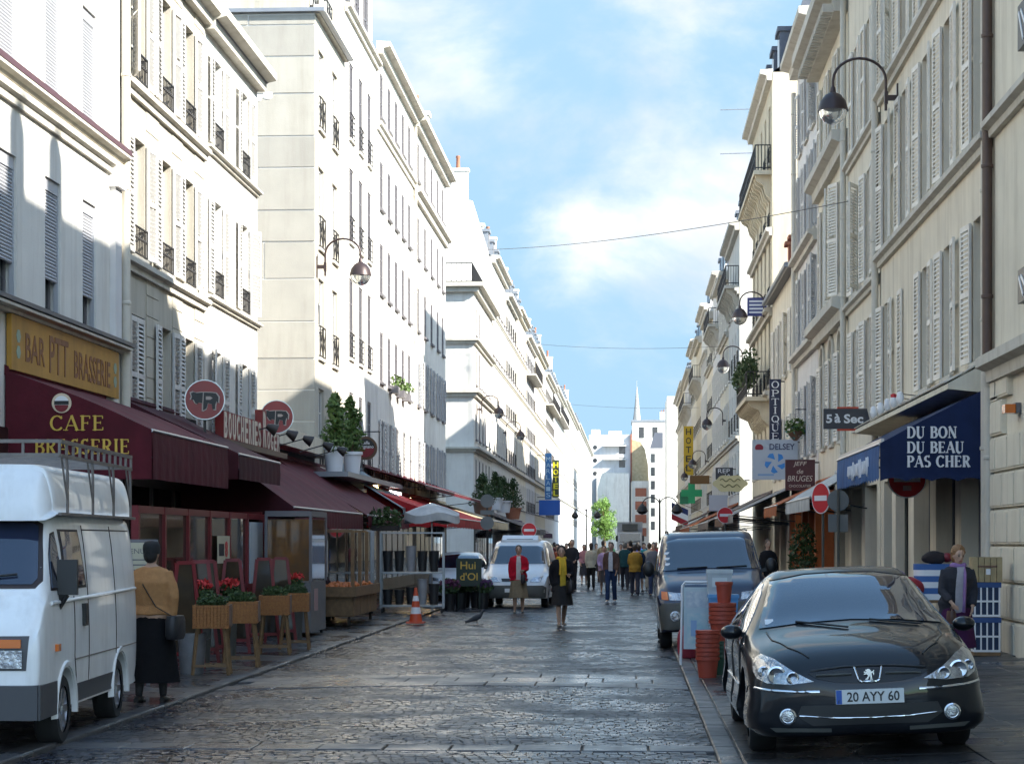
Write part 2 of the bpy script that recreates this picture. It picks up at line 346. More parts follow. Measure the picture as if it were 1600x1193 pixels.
# ------------------------------------------------------------------ ground, road, pavements
def sheet(name, pts, m, label=None, parent=None, z=None):
    mb = MB(); mb.face(pts); o = mb.build(name, m, parent)
    if not parent: tag(o, label, None, None, 'structure')
    return o
asphalt_m = mat('town_ground', (0.09, 0.088, 0.085), 0.75, var=0.3, vscale=0.6)
sheet('ground', [(-1500,-300,-.07),(1500,-300,-.07),(1500,3000,-.07),(-1500,3000,-.07)], asphalt_m, 'grey town ground beyond the street')
def wet_stone(name, col, attr=None, far=False, r0=0.16, r1=0.5, bs=90):
    m = mat(name, col, 0.4, var=0.25, vscale=22, attr=attr); t = m.node_tree; b = t.nodes['Principled BSDF']; K = t.links.new
    geo = [n for n in t.nodes if n.type == 'NEW_GEOMETRY'][0]
    n = t.nodes.new('ShaderNodeTexNoise'); n.inputs['Scale'].default_value = 0.75; n.inputs['Detail'].default_value = 6; n.inputs['Roughness'].default_value = 0.65
    r = t.nodes.new('ShaderNodeMapRange'); r.inputs[1].default_value = 0.4; r.inputs[2].default_value = 0.64; r.inputs[3].default_value = r0; r.inputs[4].default_value = r1
    K(geo.outputs['Position'], n.inputs['Vector']); K(n.outputs[0], r.inputs[0]); K(r.outputs[0], b.inputs['Roughness'])
    n3 = t.nodes.new('ShaderNodeTexNoise'); n3.inputs['Scale'].default_value = bs; n3.inputs['Detail'].default_value = 3
    K(geo.outputs['Position'], n3.inputs['Vector'])
    bp = t.nodes.new('ShaderNodeBump'); bp.inputs['Strength'].default_value = 0.2; bp.inputs['Distance'].default_value = 0.005
    K(n3.outputs[0], bp.inputs['Height'])
    if far:
        mp_ = t.nodes.new('ShaderNodeMapping'); mp_.inputs['Scale'].default_value = (8.5, 9.5, 1)
        vo = t.nodes.new('ShaderNodeTexVoronoi'); vo.feature = 'DISTANCE_TO_EDGE'; vo.inputs['Scale'].default_value = 1.0
        K(geo.outputs['Position'], mp_.inputs[0]); K(mp_.outputs[0], vo.inputs['Vector'])
        r4 = t.nodes.new('ShaderNodeMapRange'); r4.inputs[2].default_value = 0.25; K(vo.outputs['Distance'], r4.inputs[0])
        b2 = t.nodes.new('ShaderNodeBump'); b2.inputs['Strength'].default_value = 0.8; b2.inputs['Distance'].default_value = 0.02
        K(r4.outputs[0], b2.inputs['Height']); K(bp.outputs[0], b2.inputs['Normal']); K(b2.outputs[0], b.inputs['Normal'])
    else: K(bp.outputs[0], b.inputs['Normal'])
    return m
cob_m = wet_stone('cobble_granite', (0.05, 0.05, 0.06), attr='col', r0=.13, r1=.5)
cobfar_m = wet_stone('cobble_far', (0.045, 0.045, 0.053), far=True)
joint_m = mat('cobble_joint', (0.045, 0.043, 0.045), 0.5, var=0.3)
slab_m = wet_stone('paving_slab_stone', (0.085, 0.08, 0.082), attr=None, r0=0.2, r1=0.55, bs=60)
slabp_m = wet_stone('pavement_slab', (0.04, 0.038, 0.04), r0=0.22, r1=0.6, bs=60)
leftpav_m = wet_stone('left_pavement_surface', (0.05, 0.045, 0.045), r0=0.15, r1=0.5, bs=50)
kerb_m = wet_stone('kerb_granite', (0.085, 0.082, 0.083), r0=0.25, r1=0.6, bs=60)
YN = 78.0
mb = MB()
mb.face([(-4.9,-30,-.022),(.7,-30,-.022),(.7,YN,-.022),(-4.9,YN,-.022)], 0)
mb.face([(-4.9,YN,-.002),(.7,YN,-.002),(.7,466,-.002),(-4.9,466,-.002)], 1)
mb.face([(-40,93.5,-.03),(-8.4,93.5,-.03),(-8.4,111.5,-.03),(-40,111.5,-.03)], 1)
road = mb.build('road', [joint_m, cobfar_m]); tag(road, 'wet cobbled carriageway', None, None, 'structure')
def bandY(x): return 24.9-.10*(x+1.6)**2
def in_band(x, y): return bandY(x)-.03 < y < bandY(x)+2.15+.12*(x+4.9)/5.6
# cobbles, laid in shallow arcs
cobs = []
y = 14.0; row = 0
while y < YN+.3:
    x = -4.9+rng.uniform(0, .06)
    step = .102 if y < 30 else (.13 if y < 40 else .17)
    while x < .66:
        w = step*rng.uniform(.9, 1.14); xm = x+w/2
        ph = ((xm+4.9)/1.12) % 1.0
        yy = y + .12*(1-(2*ph-1)**2) + .03*noise.noise((xm*.8, y*.5, 3))
        if x+w < .72 and yy < YN and not (17.12 < yy < 17.62) and not in_band(xm, yy):
            cobs.append((xm, yy, w*.86, step*.84, rng.uniform(-.003, .002), rng.uniform(-.06, .06), rng.random()))
        x += w
    y += step; row += 1
def cob_verts(w, l, dz, rot, rg):
    o = []
    for zz, k in ((-.016, 1.06), (.0, .87)):
        for sx, sy in ((-1,-1),(1,-1),(1,1),(-1,1)):
            jx, jy = rg.uniform(.9,1.06), rg.uniform(.9,1.06)
            px, py = sx*w/2*k*jx, sy*l/2*k*jy
            o.append((px*cos(rot)-py*sin(rot), px*sin(rot)+py*cos(rot), zz if k == 1 else dz+rg.uniform(-.002,.002)))
    return o
CF = [(4,5,6,7),(0,1,5,4),(1,2,6,5),(2,3,7,6),(3,0,4,7)]
vis = [c for c in cobs if c[1] > 16.15]; vis.sort(key=lambda c: c[1]); single = set(id(c) for c in vis[:300])
variants = []
for k in range(10):
    m_ = MB(); m_.mesh(cob_verts(.095, .088, 0, rng.uniform(-.1,.1), rng), CF)
    d = m_.me('cobble', cob_m); a = d.color_attributes.new('col', 'FLOAT_COLOR', 'POINT'); g = .6+.08*k
    a.data.foreach_set('color', [g, g, g*1.02, 1]*8); variants.append(d)
V = []; F = []; CO = []
for c in cobs:
    if id(c) in single:
        o = link('cobble', variants[rng.randrange(10)], road, (c[0], c[1], c[4])); o.rotation_euler = (0, 0, c[5]); o.scale = (c[2]/.095, c[3]/.088, 1)
        continue
    b = len(V); V.extend([(c[0]+p[0], c[1]+p[1], p[2]) for p in cob_verts(c[2], c[3], c[4], c[5], rng)])
    F.extend([tuple(b+i for i in f) for f in CF]); g = .5+1.0*c[6]*c[6]; CO.extend([g, g*.99, g*1.03, 1]*8)
d = bpy.data.meshes.new('cobblestones'); d.from_pydata(V, [], F); d.materials.append(cob_m)
a = d.color_attributes.new('col', 'FLOAT_COLOR', 'POINT'); a.data.foreach_set('color', CO)
o = link('cobblestones', d, road); o['kind'] = 'stuff'
def slab_prism(mb, q, z0, z1, bev=.008):
    """quad slab with a chamfered top: q four xy corners counter-clockwise, z may be a function of x"""
    cx_ = sum(p[0] for p in q)/4; cy_ = sum(p[1] for p in q)/4
    zf = z1 if callable(z1) else (lambda x: z1)
    def ins(p, b): return (p[0]+(b if p[0] < cx_ else -b), p[1]+(b if p[1] < cy_ else -b))
    r0 = [(p[0], p[1], zf(p[0])-z0) for p in q]; r1 = [(p[0], p[1], zf(p[0])-bev) for p in q]
    r2 = [(*ins(p, bev), zf(ins(p, bev)[0])) for p in q]
    mb.loft([r0, r1, r2])
# the arched band of smooth slabs and the narrow strip nearer the camera
for r in range(3):
    for i in range(9):
        x0 = -4.88+i*.62+(.2 if r % 2 else 0); x1 = min(x0+.61, .69)
        if x1-x0 < .1: continue
        f0, f1 = r/3, (r+1)/3
        yy = lambda x, f: bandY(x)+f*(2.15+.12*(x+4.9)/5.6)
        m_ = MB(); slab_prism(m_, [(x0, yy(x0,f0)+.006), (x1, yy(x1,f0)+.006), (x1, yy(x1,f1)-.006), (x0, yy(x0,f1)-.006)], .03, .006+rng.uniform(-.003,.003))
        m_.build('paving_slab', slab_m, road)
for i in range(10):
    x0 = -4.88+i*.56; m_ = MB(); slab_prism(m_, [(x0,17.14),(x0+.545,17.14),(x0+.545,17.60),(x0,17.60)], .03, .006+rng.uniform(-.003,.004)); m_.build('paving_slab', slab_m, road)
# pavements
pr = MB(); pr.face([(.7,-30,pav(.7001)-.02),(XR+.4,-30,pav(XR+.4)-.02),(XR+.4,466,pav(XR+.4)-.02),(.7,466,pav(.7001)-.02)])
pave_r = pr.build('pavement', slabp_m); tag(pave_r, 'grey slab pavement by the shops', None, None, 'structure')
pl = MB(); pl.face([(XL-.4,-30,pav(XL-.4)),(-4.9,-30,pav(-4.901)),(-4.9,466,pav(-4.901)),(XL-.4,466,pav(XL-.4))])
pave_l = pl.build('pavement', leftpav_m); tag(pave_l, 'dark wet pavement before the cafe', None, None, 'structure')
y = 14.6; r = 0
while y < 33:
    x = .89; 
    if r % 2: x -= 0.0
    while x < XR-.02:
        w = rng.choice((.62,.78,.9)); x1 = min(x+w, XR-.01)
        if x1-x > .12:
            m_ = MB(); dz = rng.uniform(-.002,.003); slab_prism(m_, [(x+.004,y+.004),(x1-.004,y+.004),(x1-.004,y+.516),(x+.004,y+.516)], .03, lambda q, dz=dz: pav(q)+dz, .005)
            m_.build('paving_slab', slabp_m, pave_r)
        x = x1
    y += .52; r += 1
y = 14.2
while y < 48:
    for xa, xb, par in ((.70,.88,pave_r),(-5.10,-4.90,pave_l)):
        l = 1.02; m_ = MB(); slab_prism(m_, [(xa,y),(xb,y),(xb,y+l-.012),(xa,y+l-.012)], .06, .034+rng.uniform(-.003,.003), .012); m_.build('kerb_stone', kerb_m, par)
    y += 1.02

# ------------------------------------------------------------------ buildings
SIDE = {'L': (XL, 1, -pi/2), 'R': (XR, -1, pi/2)}
def P(side, u, n, z):
    X, s, _ = SIDE[side]; return (X+s*n, u, z)
def put(name, data, parent, side, u, n, z, ang=0.0):
    w = Vector(P(side, u, n, z))-wloc(parent)
    return link(name, data, parent, w, SIDE[side][2]+ang)
CACHE = {}
def cached(key, fn):
    if key not in CACHE: CACHE[key] = fn()
    return CACHE[key]
def win_mesh(w, h, fm, far, inset=.0):
    def mk():
        mb = MB(); t = .06; y0, y1 = -.21+inset, -.15+inset
        if far: mb.box(-w/2-.08, w/2+.08, -.1, .10, -.09, -.01, 0)
        mb.box(-w/2, w/2, y0, y1, 0, t); mb.box(-w/2, w/2, y0, y1, h-t, h)
        for x in (-w/2, w/2-t): mb.box(x, x+t, y0, y1, t, h-t)
        mb.box(-.035, .035, y0, y1+.01, t, h-t)
        for z in (h*.36, h*.70): mb.box(-w/2+t, -.035, y0+.01, y1-.01, z-.02, z+.02); mb.box(.035, w/2-t, y0+.01, y1-.01, z-.02, z+.02)
        if far: mb.box(-w/2+.01, w/2-.01, y0-.02, y0+.02, .01, h-.01, 1)
        return mb.me('window', [fm, glass_m])
    return cached(('win', w, h, fm.name, far, inset), mk)
def pane_mesh(w, h, i=0.0):
    return cached(('pane', w, h, i), lambda: MB().box(-w/2+.03, w/2-.03, -.195+i, -.175+i, .03, h-.03).me('pane', glass_m))
def shutter_mesh(w, h, m, far=False):
    def mk():
        mb = MB(); t = .055; d = .02
        mb.box(0, t, -d, d, 0, h); mb.box(w-t, w, -d, d, 0, h)
        for z in (0, h*.48, h-.09): mb.box(t, w-t, -d+.002, d-.002, z, z+.09)
        step = .075 if not far else .14; z = .12
        while z < h-.12:
            if not (h*.48-.03 < z < h*.48+.10):
                mb.mesh([(t,-.018,z+.05),(w-t,-.018,z+.05),(w-t,.018,z),(t,.018,z),(t,-.010,z+.056),(w-t,-.010,z+.056),(w-t,.024,z+.008),(t,.024,z+.008)],
                        [(0,1,2,3),(7,6,5,4),(3,2,6,7),(0,4,5,1)])
            z += step
        return mb.me('shutter', m)
    return cached(('sh', w, h, m.name, far), mk)
def railing_mesh(w, h, style):
    def mk():
        mb = MB(); y = .05; r = .012
        for z in (.04, h): mb.bar((-w/2,y,z),(w/2,y,z), .03, .025)
        if style == 'x':
            for x in (-w/2+.02, 0, w/2-.02): mb.bar((x,y,.04),(x,y,h), .022)
            for a, b in ((-w/2, 0), (0, w/2)): mb.bar((a,y-.002,.04),(b,y-.002,h), .018); mb.bar((a,y+.002,h),(b,y+.002,.04), .018)
        elif style == 'flat':
            for z in (h*.25, h*.5, h*.75): mb.bar((-w/2,y,z),(w/2,y,z), .02)
            for x in (-w/2+.02, 0, w/2-.02): mb.bar((x,y,.04),(x,y,h), .022)
        else:
            n = max(3, int(w/.11))
            for i in range(n+1):
                x = -w/2+w*i/n; mb.bar((x,y,.04),(x,y,h), .016)
            for i in range(n):
                x = -w/2+w*(i+.5)/n; mb.lathe([(.008,-.03),(.028,0),(.008,.03)], (x, y, h*.62), 6, axis='y')
        for x in (-w/2, w/2): mb.bar((x,-.1,h),(x,y,h), .025); mb.bar((x,-.1,.04),(x,y,.04), .025)
        return mb.me('railing', iron_m)
    return cached(('rail', w, h, style), mk)
def course(root, side, u0, u1, prof, m, name='string_course', ends=True):
    """prof: outline (n, z) of a moulding, closed against the wall"""
    mb = MB(); mb.loft([[P(side, u, n, z) for n, z in prof] for u in ((u0, u1) if side == 'R' else (u1, u0))])
    return mb.build(name, m, root)
def mould(z, p, h): return [(-.02,z-h),(p*.45,z-h),(p*.5,z-h*.55),(p,z-h*.4),(p,z),(-.02,z+.03)]
def chimney(root, c, sx, sy, z0, z1, m, pots):
    mb = MB(); mb.box(c[0]-sx/2, c[0]+sx/2, c[1]-sy/2, c[1]+sy/2, z0, z1); mb.box(c[0]-sx/2-.07, c[0]+sx/2+.07, c[1]-sy/2-.07, c[1]+sy/2+.07, z1-.12, z1+.06)
    ch = mb.build('chimney', m, root)
    for i in range(pots):
        f = (i+.5)/pots-.5; hh = .45+.35*((i*7) % 3)/2
        p = (c[0]+f*sx*.9 if sx > sy else c[0], c[1]+(f*sy*.9 if sy >= sx else 0), z1+.06)
        d = cached(('pot', hh), lambda: MB().lathe([(.13,0),(.11,hh*.8),(.135,hh*.85),(.135,hh),(.09,hh)], n=10).me('chimney_pot', terra_m, smooth=40))
        link('chimney_pot', d, ch, Vector(p)-wloc(ch))
def building(side, u0, u1, H, cols, rows, label, wm, name='building', cat='building', w=1.0, fm=None, shut=None, rail=None, courses=(), corn=None, roof='mansard',
             far=False, depth=11.0, ground=None, shutp=None, sw=None, z0=None, roofh=2.8, tm=None, dorm=0, skip=(), shutmode='open', closed=(), rail_h=.85, group=None, ends=(1, 1), back=.22, roofm=None, cheeks=None):
    base = pav(XL if side == 'L' else XR)-.05 if z0 is None else z0
    root = empty(name, P(side, (u0+u1)/2, 0, base), label, cat, group)
    fm = fm or frame_m; tm = tm or trim_w
    if far: back = .09
    ins = .22-back
    ops = []
    for ri, (a, b) in enumerate(rows):
        for ci, uc in enumerate(cols):
            if (ri, ci) in skip: continue
            ops.append((uc, w, a, b, ri, ci))
    gops = [(uc, gw, a, b, -1, k) for k, (uc, gw, a, b) in enumerate(ground or [])]
    al = ops+gops
    us = sorted(set([u0, u1]+[o[0]-o[1]/2 for o in al]+[o[0]+o[1]/2 for o in al])); zs = sorted(set([base, H]+[o[2] for o in al]+[o[3] for o in al]))
    mb = MB()
    fl = (lambda p: p) if side == 'R' else (lambda p: list(reversed(p)))
    for i in range(len(us)-1):
        for j in range(len(zs)-1):
            um, zm = (us[i]+us[i+1])/2, (zs[j]+zs[j+1])/2
            if any(abs(um-o[0]) < o[1]/2 and o[2] < zm < o[3] for o in al): continue
            mb.face(fl([P(side,us[i+1],0,zs[j]),P(side,us[i],0,zs[j]),P(side,us[i],0,zs[j+1]),P(side,us[i+1],0,zs[j+1])]))
    for o in al:
        a, b = o[0]-o[1]/2, o[0]+o[1]/2; D = -back if o[4] >= 0 else -.35
        for q in ([(a,0,o[2]),(a,D,o[2]),(a,D,o[3]),(a,0,o[3])], [(b,D,o[2]),(b,0,o[2]),(b,0,o[3]),(b,D,o[3])],
                  [(a,0,o[3]),(a,D,o[3]),(b,D,o[3]),(b,0,o[3])], [(a,D,o[2]),(a,0,o[2]),(b,0,o[2]),(b,D,o[2])]):
            mb.face([P(side, *p) for p in q])
        if o[4] >= 0: mb.face([P(side,a,D-.01,o[2]),P(side,b,D-.01,o[2]),P(side,b,D-.01,o[3]),P(side,a,D-.01,o[3])])
    for u, on in ((u0, ends[0]), (u1, ends[1])):
        mb.face([P(side,u,0,base),P(side,u,-depth,base),P(side,u,-depth,H),P(side,u,0,H)])
    mb.face([P(side,u0,-depth,base),P(side,u1,-depth,base),P(side,u1,-depth,H),P(side,u0,-depth,H)])
    mb.face([P(side,u0,0,H),P(side,u1,0,H),P(side,u1,-depth,H),P(side,u0,-depth,H)])
    mb.build('wall', wm, root)
    shm = shut
    for uc, ww, a, b, ri, ci in ops:
        h = round(b-a, 3)
        wo = put('window', win_mesh(ww, h, fm, far, ins), root, side, uc, 0, a)
        if not far:
            pn = link('pane', pane_mesh(ww, h, ins), wo)
            sl = cached(('sill', ww, tm.name), lambda: MB().box(-ww/2-.06, ww/2+.06, -.2, .07, -.08, 0).me('sill', tm))
            link('sill', sl, wo)
        if shm:
            sww = sw or ww/2
            d = shutter_mesh(sww, round(h-.04, 3), shm, far)
            mode = 'closed' if (ri, ci) in closed else shutmode
            for s in (1, -1):
                j = rng.uniform(.02, .12) if rng.random() < .93 else rng.uniform(.25, .5)
                if far: j = .05
                if mode == 'closed': put('shutter', d, root, side, uc-s*(ww/2)*(1 if side == 'L' else -1), -.02, a+.02, pi if s > 0 else 0)
                else: put('shutter', d, root, side, uc+s*(ww/2+.02)*(1 if side == 'R' else -1), .045, a+.02, j if s > 0 else pi-j)
        if rail: put('railing', railing_mesh(ww-.02, rail_h, rail), root, side, uc, 0, a)
    for k, (uc, gw, a, b, _, _) in enumerate(gops):
        d = cached(('shopwin', gw, b-a), lambda: MB().box(-gw/2, gw/2, -.33, -.28, 0, .12).box(-gw/2, gw/2, -.33, -.28, b-a-.1, b-a).box(-gw/2, -gw/2+.07, -.33, -.28, .12, b-a-.1).box(gw/2-.07, gw/2, -.33, -.28, .12, b-a-.1).box(-.03,.03,-.33,-.28,.12,b-a-.1).me('shop_window', framed_m))
        wo = put('shop_window', d, root, side, uc, 0, a)
        link('pane', cached(('shoppane', gw, b-a), lambda: MB().box(-gw/2+.05, gw/2-.05, -.312, -.30, .1, b-a-.08).me('pane', shopglass_m)), wo)
    for z, p, h in courses: course(root, side, u0, u1, mould(z, p, h), tm)
    if corn:
        z, p, h = corn; course(root, side, u0, u1, mould(z, p, h), tm, 'cornice')
    if roof == 'mansard':
        prof = [(0,H),(-.35,H),(-1.35,H+roofh),(-5.5,H+roofh+.7),(-depth,H+.1)]
        mb = MB(); mb.loft([[P(side,u,n,z) for n, z in prof] for u in (u0+.02, u1-.02)], caps=True); rf = mb.build('roof', roofm or zinc_m, root)
        for i in range(dorm):
            uc = u0+(u1-u0)*(i+.5)/dorm
            mb = MB(); ww, hh = .62, 1.5
            mb.box(-ww, ww, -1.5, -.35, .25, hh+.25); mb.box(-ww-.1, ww+.1, -1.6, -.25, hh+.25, hh+.42)
            mb.box(-ww+.12, ww-.12, -.36, -.335, .4, hh+.12, 1)
            put('dormer', mb.me('dormer', [zinc_m if far else slate_m, glass_m]), rf, side, uc, 0, H)
        if far:
            for ua, ub in ((u0+.0, u0+.32), (u1-.32, u1)):
                mb = MB(); mb.loft([[P(side,u,n,z) for n, z in ((-.2,H),(-.25,H+.35),(-1.2,H+roofh+.22),(-5.5,H+roofh+.95),(-depth+.2,H+.5),(-depth+.2,H))] for u in (ua, ub)]); mb.build('party_wall', white_w, root)
    elif roof == 'slope':
        prof = [(.25,H-.02),(.25,H+.06),(-depth/2,H+roofh),(-depth,H+.1)]
        mb = MB(); mb.loft([[P(side,u,n,z) for n, z in prof] for u in (u0+.02, u1-.02)]); mb.build('roof', roofm or slate_m, root)
    return root
def drain(side, u, z0, z1, root, m=None, r=.06, n=.09):
    mb = MB(); mb.tube([P(side,u,n,z0),P(side,u,n,z1)], r, 10)
    z = z0+.9
    while z < z1: mb.lathe([(r+.005,0),(r+.015,.01),(r+.015,.05),(r+.005,.06)], P(side,u,n,z), 10); z += 1.9
    return mb.build('drainpipe', m or pipe_m, root, smooth=40)

# --- left side, from the camera on
b = building('L', 19.5, 33.72, 15.0, [21.3,23.4,25.5,27.55,29.75,31.8], [(4.98,7.08),(8.22,10.1),(11.2,13.0)], 'white rendered house with roller blinds above the yellow bar sign', white_w,
             w=.80, courses=((8.16,.20,.12),(7.98,.13,.22),(4.97,.22,.10)), corn=(15.0,.4,.4), roof='slope', fm=framed_m)
for ri, (a, z) in enumerate(((4.98,7.08),(8.22,10.1),(11.2,13.0))):
    for ci, u in enumerate([21.3,23.4,25.5,27.55,29.75,31.8]):
        dn = (.62,.55,.02)[ri] if ri < 1 else .02; h = z-a-.18-dn
        def mk():
            mb = MB(); q = 0
            while q < h-.01: mb.mesh([(-.38,-.06,q),(.38,-.06,q),(.38,-.045,q+.022),(.38,-.06,q+.048),(-.38,-.06,q+.048),(-.38,-.045,q+.022)], [(0,1,2,5),(5,2,3,4)]); q += .05
            mb.box(-.395,.395,-.15,-.035,h,h+.17); mb.box(-.395,-.375,-.1,-.03,-dn,h); mb.box(.375,.395,-.1,-.03,-dn,h)
            return mb.me('roller_blind', roller_m)
        put('roller_blind', cached(('roll', round(h,3), round(dn,3)), mk), b, 'L', u, 0, a+dn)
purple_m = mat('lead_band', (0.09,0.045,0.055), .5)
course(b, 'L', 19.5, 33.72, [(0,8.165),(.21,8.165),(.21,8.25),(0,8.29)], purple_m, 'lead_flashing')
course(b, 'L', 19.5, 33.9, [(0,4.985),(.24,4.99),(.24,5.05),(0,5.10)], mat('lead_grey', (.10,.10,.11), .5), 'lead_flashing')
mb = MB(); mb.box(XL, XL+.10, 33.05, 33.45, 5.1, 7.95); mb.box(XL, XL+.17, 33.0, 33.5, 7.55, 7.9); mb.build('pilaster', grey_w, b)
drain('L', 33.74, 2.9, 15, b, pipe_m, .075, .1)
b = building('L', 33.78, 40.5, 12.3, [35.0,37.05,39.0], [(3.6,5.65),(6.66,8.7),(9.66,11.65)], 'pale stone fronted house with open louvred shutters and three stone string courses', stone_w,
             w=.95, shut=shutw_m, rail='bars', courses=((6.56,.16,.22),(9.56,.16,.22)), corn=(12.42,.35,.35), roof='slope', closed=((0,0),), rail_h=.5)
for k in range(28):  # ashlar blocks
    z = 3.2+k*.36
    if z > 12: break
    if any(abs(z-c) < .27 for c in (6.45,9.45)): continue
    for q0, q1 in ((33.86,34.45),(35.55,36.5),(37.6,38.45),(39.55,40.46)):
        mb = MB(); mb.box(XL+.001, XL+.014, q0, q1, z+.012, z+.352); mb.build('stone_block', stone_w, b)
b = building('L', 40.52, 46.3, 12.2, [41.75,44.69], [(3.65,5.65),(6.77,8.72),(9.78,11.62)], 'smooth white house with two columns of shuttered windows and a deep cornice', white_w,
             w=.95, shut=shutw_m, rail='bars', courses=((6.70,.14,.12),(9.71,.14,.12)), corn=(12.42,.45,.42), roof='slope', rail_h=.5)
# one storey shop in the gap
b = empty('shop_building', (XL, 50.5, .05), 'low flat roofed butcher shop with a cream parapet under the blank stone gable', 'shop')
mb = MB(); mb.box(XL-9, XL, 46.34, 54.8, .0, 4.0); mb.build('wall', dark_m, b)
mb = MB(); mb.box(XL-9, XL+.5, 46.34, 54.8, 4.0, 4.12); mb.box(XL+.2, XL+.5, 46.4, 54.75, 4.12, 4.42); mb.build('parapet', cream2_w, b)
b = building('L', 54.9, 60.55, 16.0, [56.0,58.6], [(3.8,5.95),(6.79,8.95),(9.79,12.0),(13.05,15.2)], 'beige stone apartment block with a blank blockwork gable and crossed iron railings', stone_w, w=1.0, rail='x', courses=((16.1,.28,.10),), roof=None, far=False, rail_h=.85, back=.14)
mb = MB(); mb.box(XL-11, XL+.26, 54.72, 60.55, 16.03, 16.13); mb.build('zinc_ledge', zinc_m, b)
mb = MB(); mb.box(XL-11, XL-.25, 55.1, 60.5, 16.13, 19.2); mb.build('attic_wall', stone_w, b)
for u in (56.0, 58.6):
    put('window', win_mesh(1.0, 2.1, frame_m, True), b, 'L', u, -.02, 16.4); put('railing', railing_mesh(1.0, .9, 'x'), b, 'L', u, -.2, 16.3)
# gable blocks, each its own stone, mortar lines recessed
gm = [wallmat('gable_stone_%d' % i, (.40+.03*i, .38+.028*i, .335+.022*i), .35) for i in range(3)]
mort = mat('pale_mortar', (.72,.70,.66), .85)
mb = MB(); mb.box(XL-11, XL-.01, 54.885, 54.895, .1, 16.02); mb.build('mortar', mort, b)
z = 3.0; k = 0
while z < 15.9:
    hh = rng.choice((.85,1.0,1.15)); hh = min(hh, 15.98-z); x = XL-.005; 
    while x > XL-7.4:
        w_ = rng.uniform(1.3,3.2); mb = MB(); x0 = max(x-w_, XL-7.6)
        mb.box(x0+.02, x-.002 if x == XL-.005 else x-.02, 54.862+rng.uniform(-.004,.004), 54.884, z+.02, z+hh-.02)
        if x0 < XL-.4 : mb.build('stone_block', gm[rng.randrange(3)], b)
        x = x0
    z += hh; k += 1
mb = MB()
for q in range(14): mb.ellipsoid((XL-1.6+rng.uniform(-.35,.35), 54.86, 13.75+rng.uniform(-.14,.14)), (rng.uniform(.05,.16), .02, rng.uniform(.04,.1)), 7, 5)
mb.build('loose_plaster', mort, b)
b = building('L', 60.6, 68.4, 17.7, [62.1,64.3,66.4], [(3.9,6.3),(7.33,9.75),(10.85,13.1),(13.98,16.3)], 'white rendered apartment block with tall dark framed windows and slatted guards', white_w, w=.95, fm=framed_m, rail='flat', courses=((17.8,.2,.25),), roof=None, shut=None, far=False, rail_h=.75, back=.10)
mb = MB(); mb.box(XL-10, XL-.15, 60.65, 68.35, 17.7, 20.4); mb.build('attic_wall', white_w, b); mb = MB(); mb.box(XL-10.2, XL+.1, 60.6, 68.45, 20.4, 20.6); mb.build('zinc_ledge', zinc_m, b)
for u in (62.1,64.3,66.4): put('window', win_mesh(.95, 2.1, framed_m, True), b, 'L', u, 0.05, 17.95)
rowsA = [(3.9,5.9),(7.2,8.9),(10.2,11.9),(13.1,14.7),(16.2,17.7)]
b = building('L', 68.45, 80.0, 18.3, [69.7,71.9,74.1,76.3,78.5], rowsA, 'long white apartment block with small windows and louvred lower shutters', white_w, w=.95, fm=framed_m, far=True, courses=((15.9,.16,.3),), corn=(18.55,.45,.4), roof='mansard', roofh=1.8, shut=None)
for u in (69.7,71.9,74.1,76.3,78.5):
    for s in (1,-1): put('shutter', shutter_mesh(.45,1.96,shutw_m,True), b, 'L', u-s*.44, .045, 3.92, .05 if s > 0 else pi-.05)
drain('L', 80.0, 3, 18, b)
for uu in (72.2, 74.4, 76.2):
    mb = MB(); mb.box(XL, XL+.3, uu-.35, uu+.35, 7.0, 7.25); wb = mb.build('window_box', framed_m, b)
    mb = MB(); leaves(mb, (XL+.2, uu, 7.45), (.2,.4,.25), 90, .07); mb.build('foliage', leaf_m, wb)
b = building('L', 80.05, 94.0, 18.2, [81.8,84.6,87.4,90.2,92.6], rowsA, 'white corner apartment block beside the side street with slim grey shutters', white_w, w=.95, fm=framed_m, far=True, courses=((15.7,.3,.45),), corn=(18.5,.5,.45), roofh=1.5, shut=None)
for u in (81.8,84.6,87.4,90.2,92.6):
    for a in (3.92, 7.22):
        for s in (1,-1): put('shutter', shutter_mesh(.42,1.9,shutg_m,True), b, 'L', u-s*.44, .045, a, .05 if s > 0 else pi-.05)
chimney(b, (XL-2.2, 93.3), 3.0, .7, 18, 21.3, white_w, 3)
# beyond the side street
b = building('L', 110.9, 125.5, 15.6, [112.8,115.4,118,120.6,123.2], [(4.2,6.3),(7.4,9.4),(10.4,12.3),(13.1,14.6)], 'white corner house with stepped cornices and a roof terrace railing past the side street', white_w, w=1.0, fm=framed_m, far=True,
             courses=((6.9,.3,.25),(10.0,.35,.35),(12.8,.3,.3)), corn=(15.8,.55,.5), roof=None)
for z, p, h in ((6.9,.3,.25),(10.0,.35,.35),(12.8,.3,.3),(15.8,.55,.5)):
    mb = MB(); mb.box(XL-11, XL+p, 110.9-p, 110.9, z-h*.45, z); mb.box(XL-11, XL+p*.5, 110.9-p*.5, 110.899, z-h, z-h*.45); mb.build('string_course', trim_w, b)
mb = MB()
for i in range(26): x = XL-.1-i*.28; mb.bar((x,111.0,15.8),(x,111.0,16.9), .03)
for i in range(40): mb.bar((XL-.1,111+i*.36,15.8),(XL-.1,111+i*.36,16.9), .03)
for zz in (15.9,16.9): mb.bar((XL-.1,111,zz),(XL-.1,125.4,zz), .05); mb.bar((XL-.1,111,zz),(XL-7.2,111,zz), .05)
mb.build('terrace_railing', iron_m, b)
mb = MB(); mb.box(XL-11, XL-2.6, 113.5, 125.4, 15.8, 18.0); mb.build('attic_wall', white_w, b)
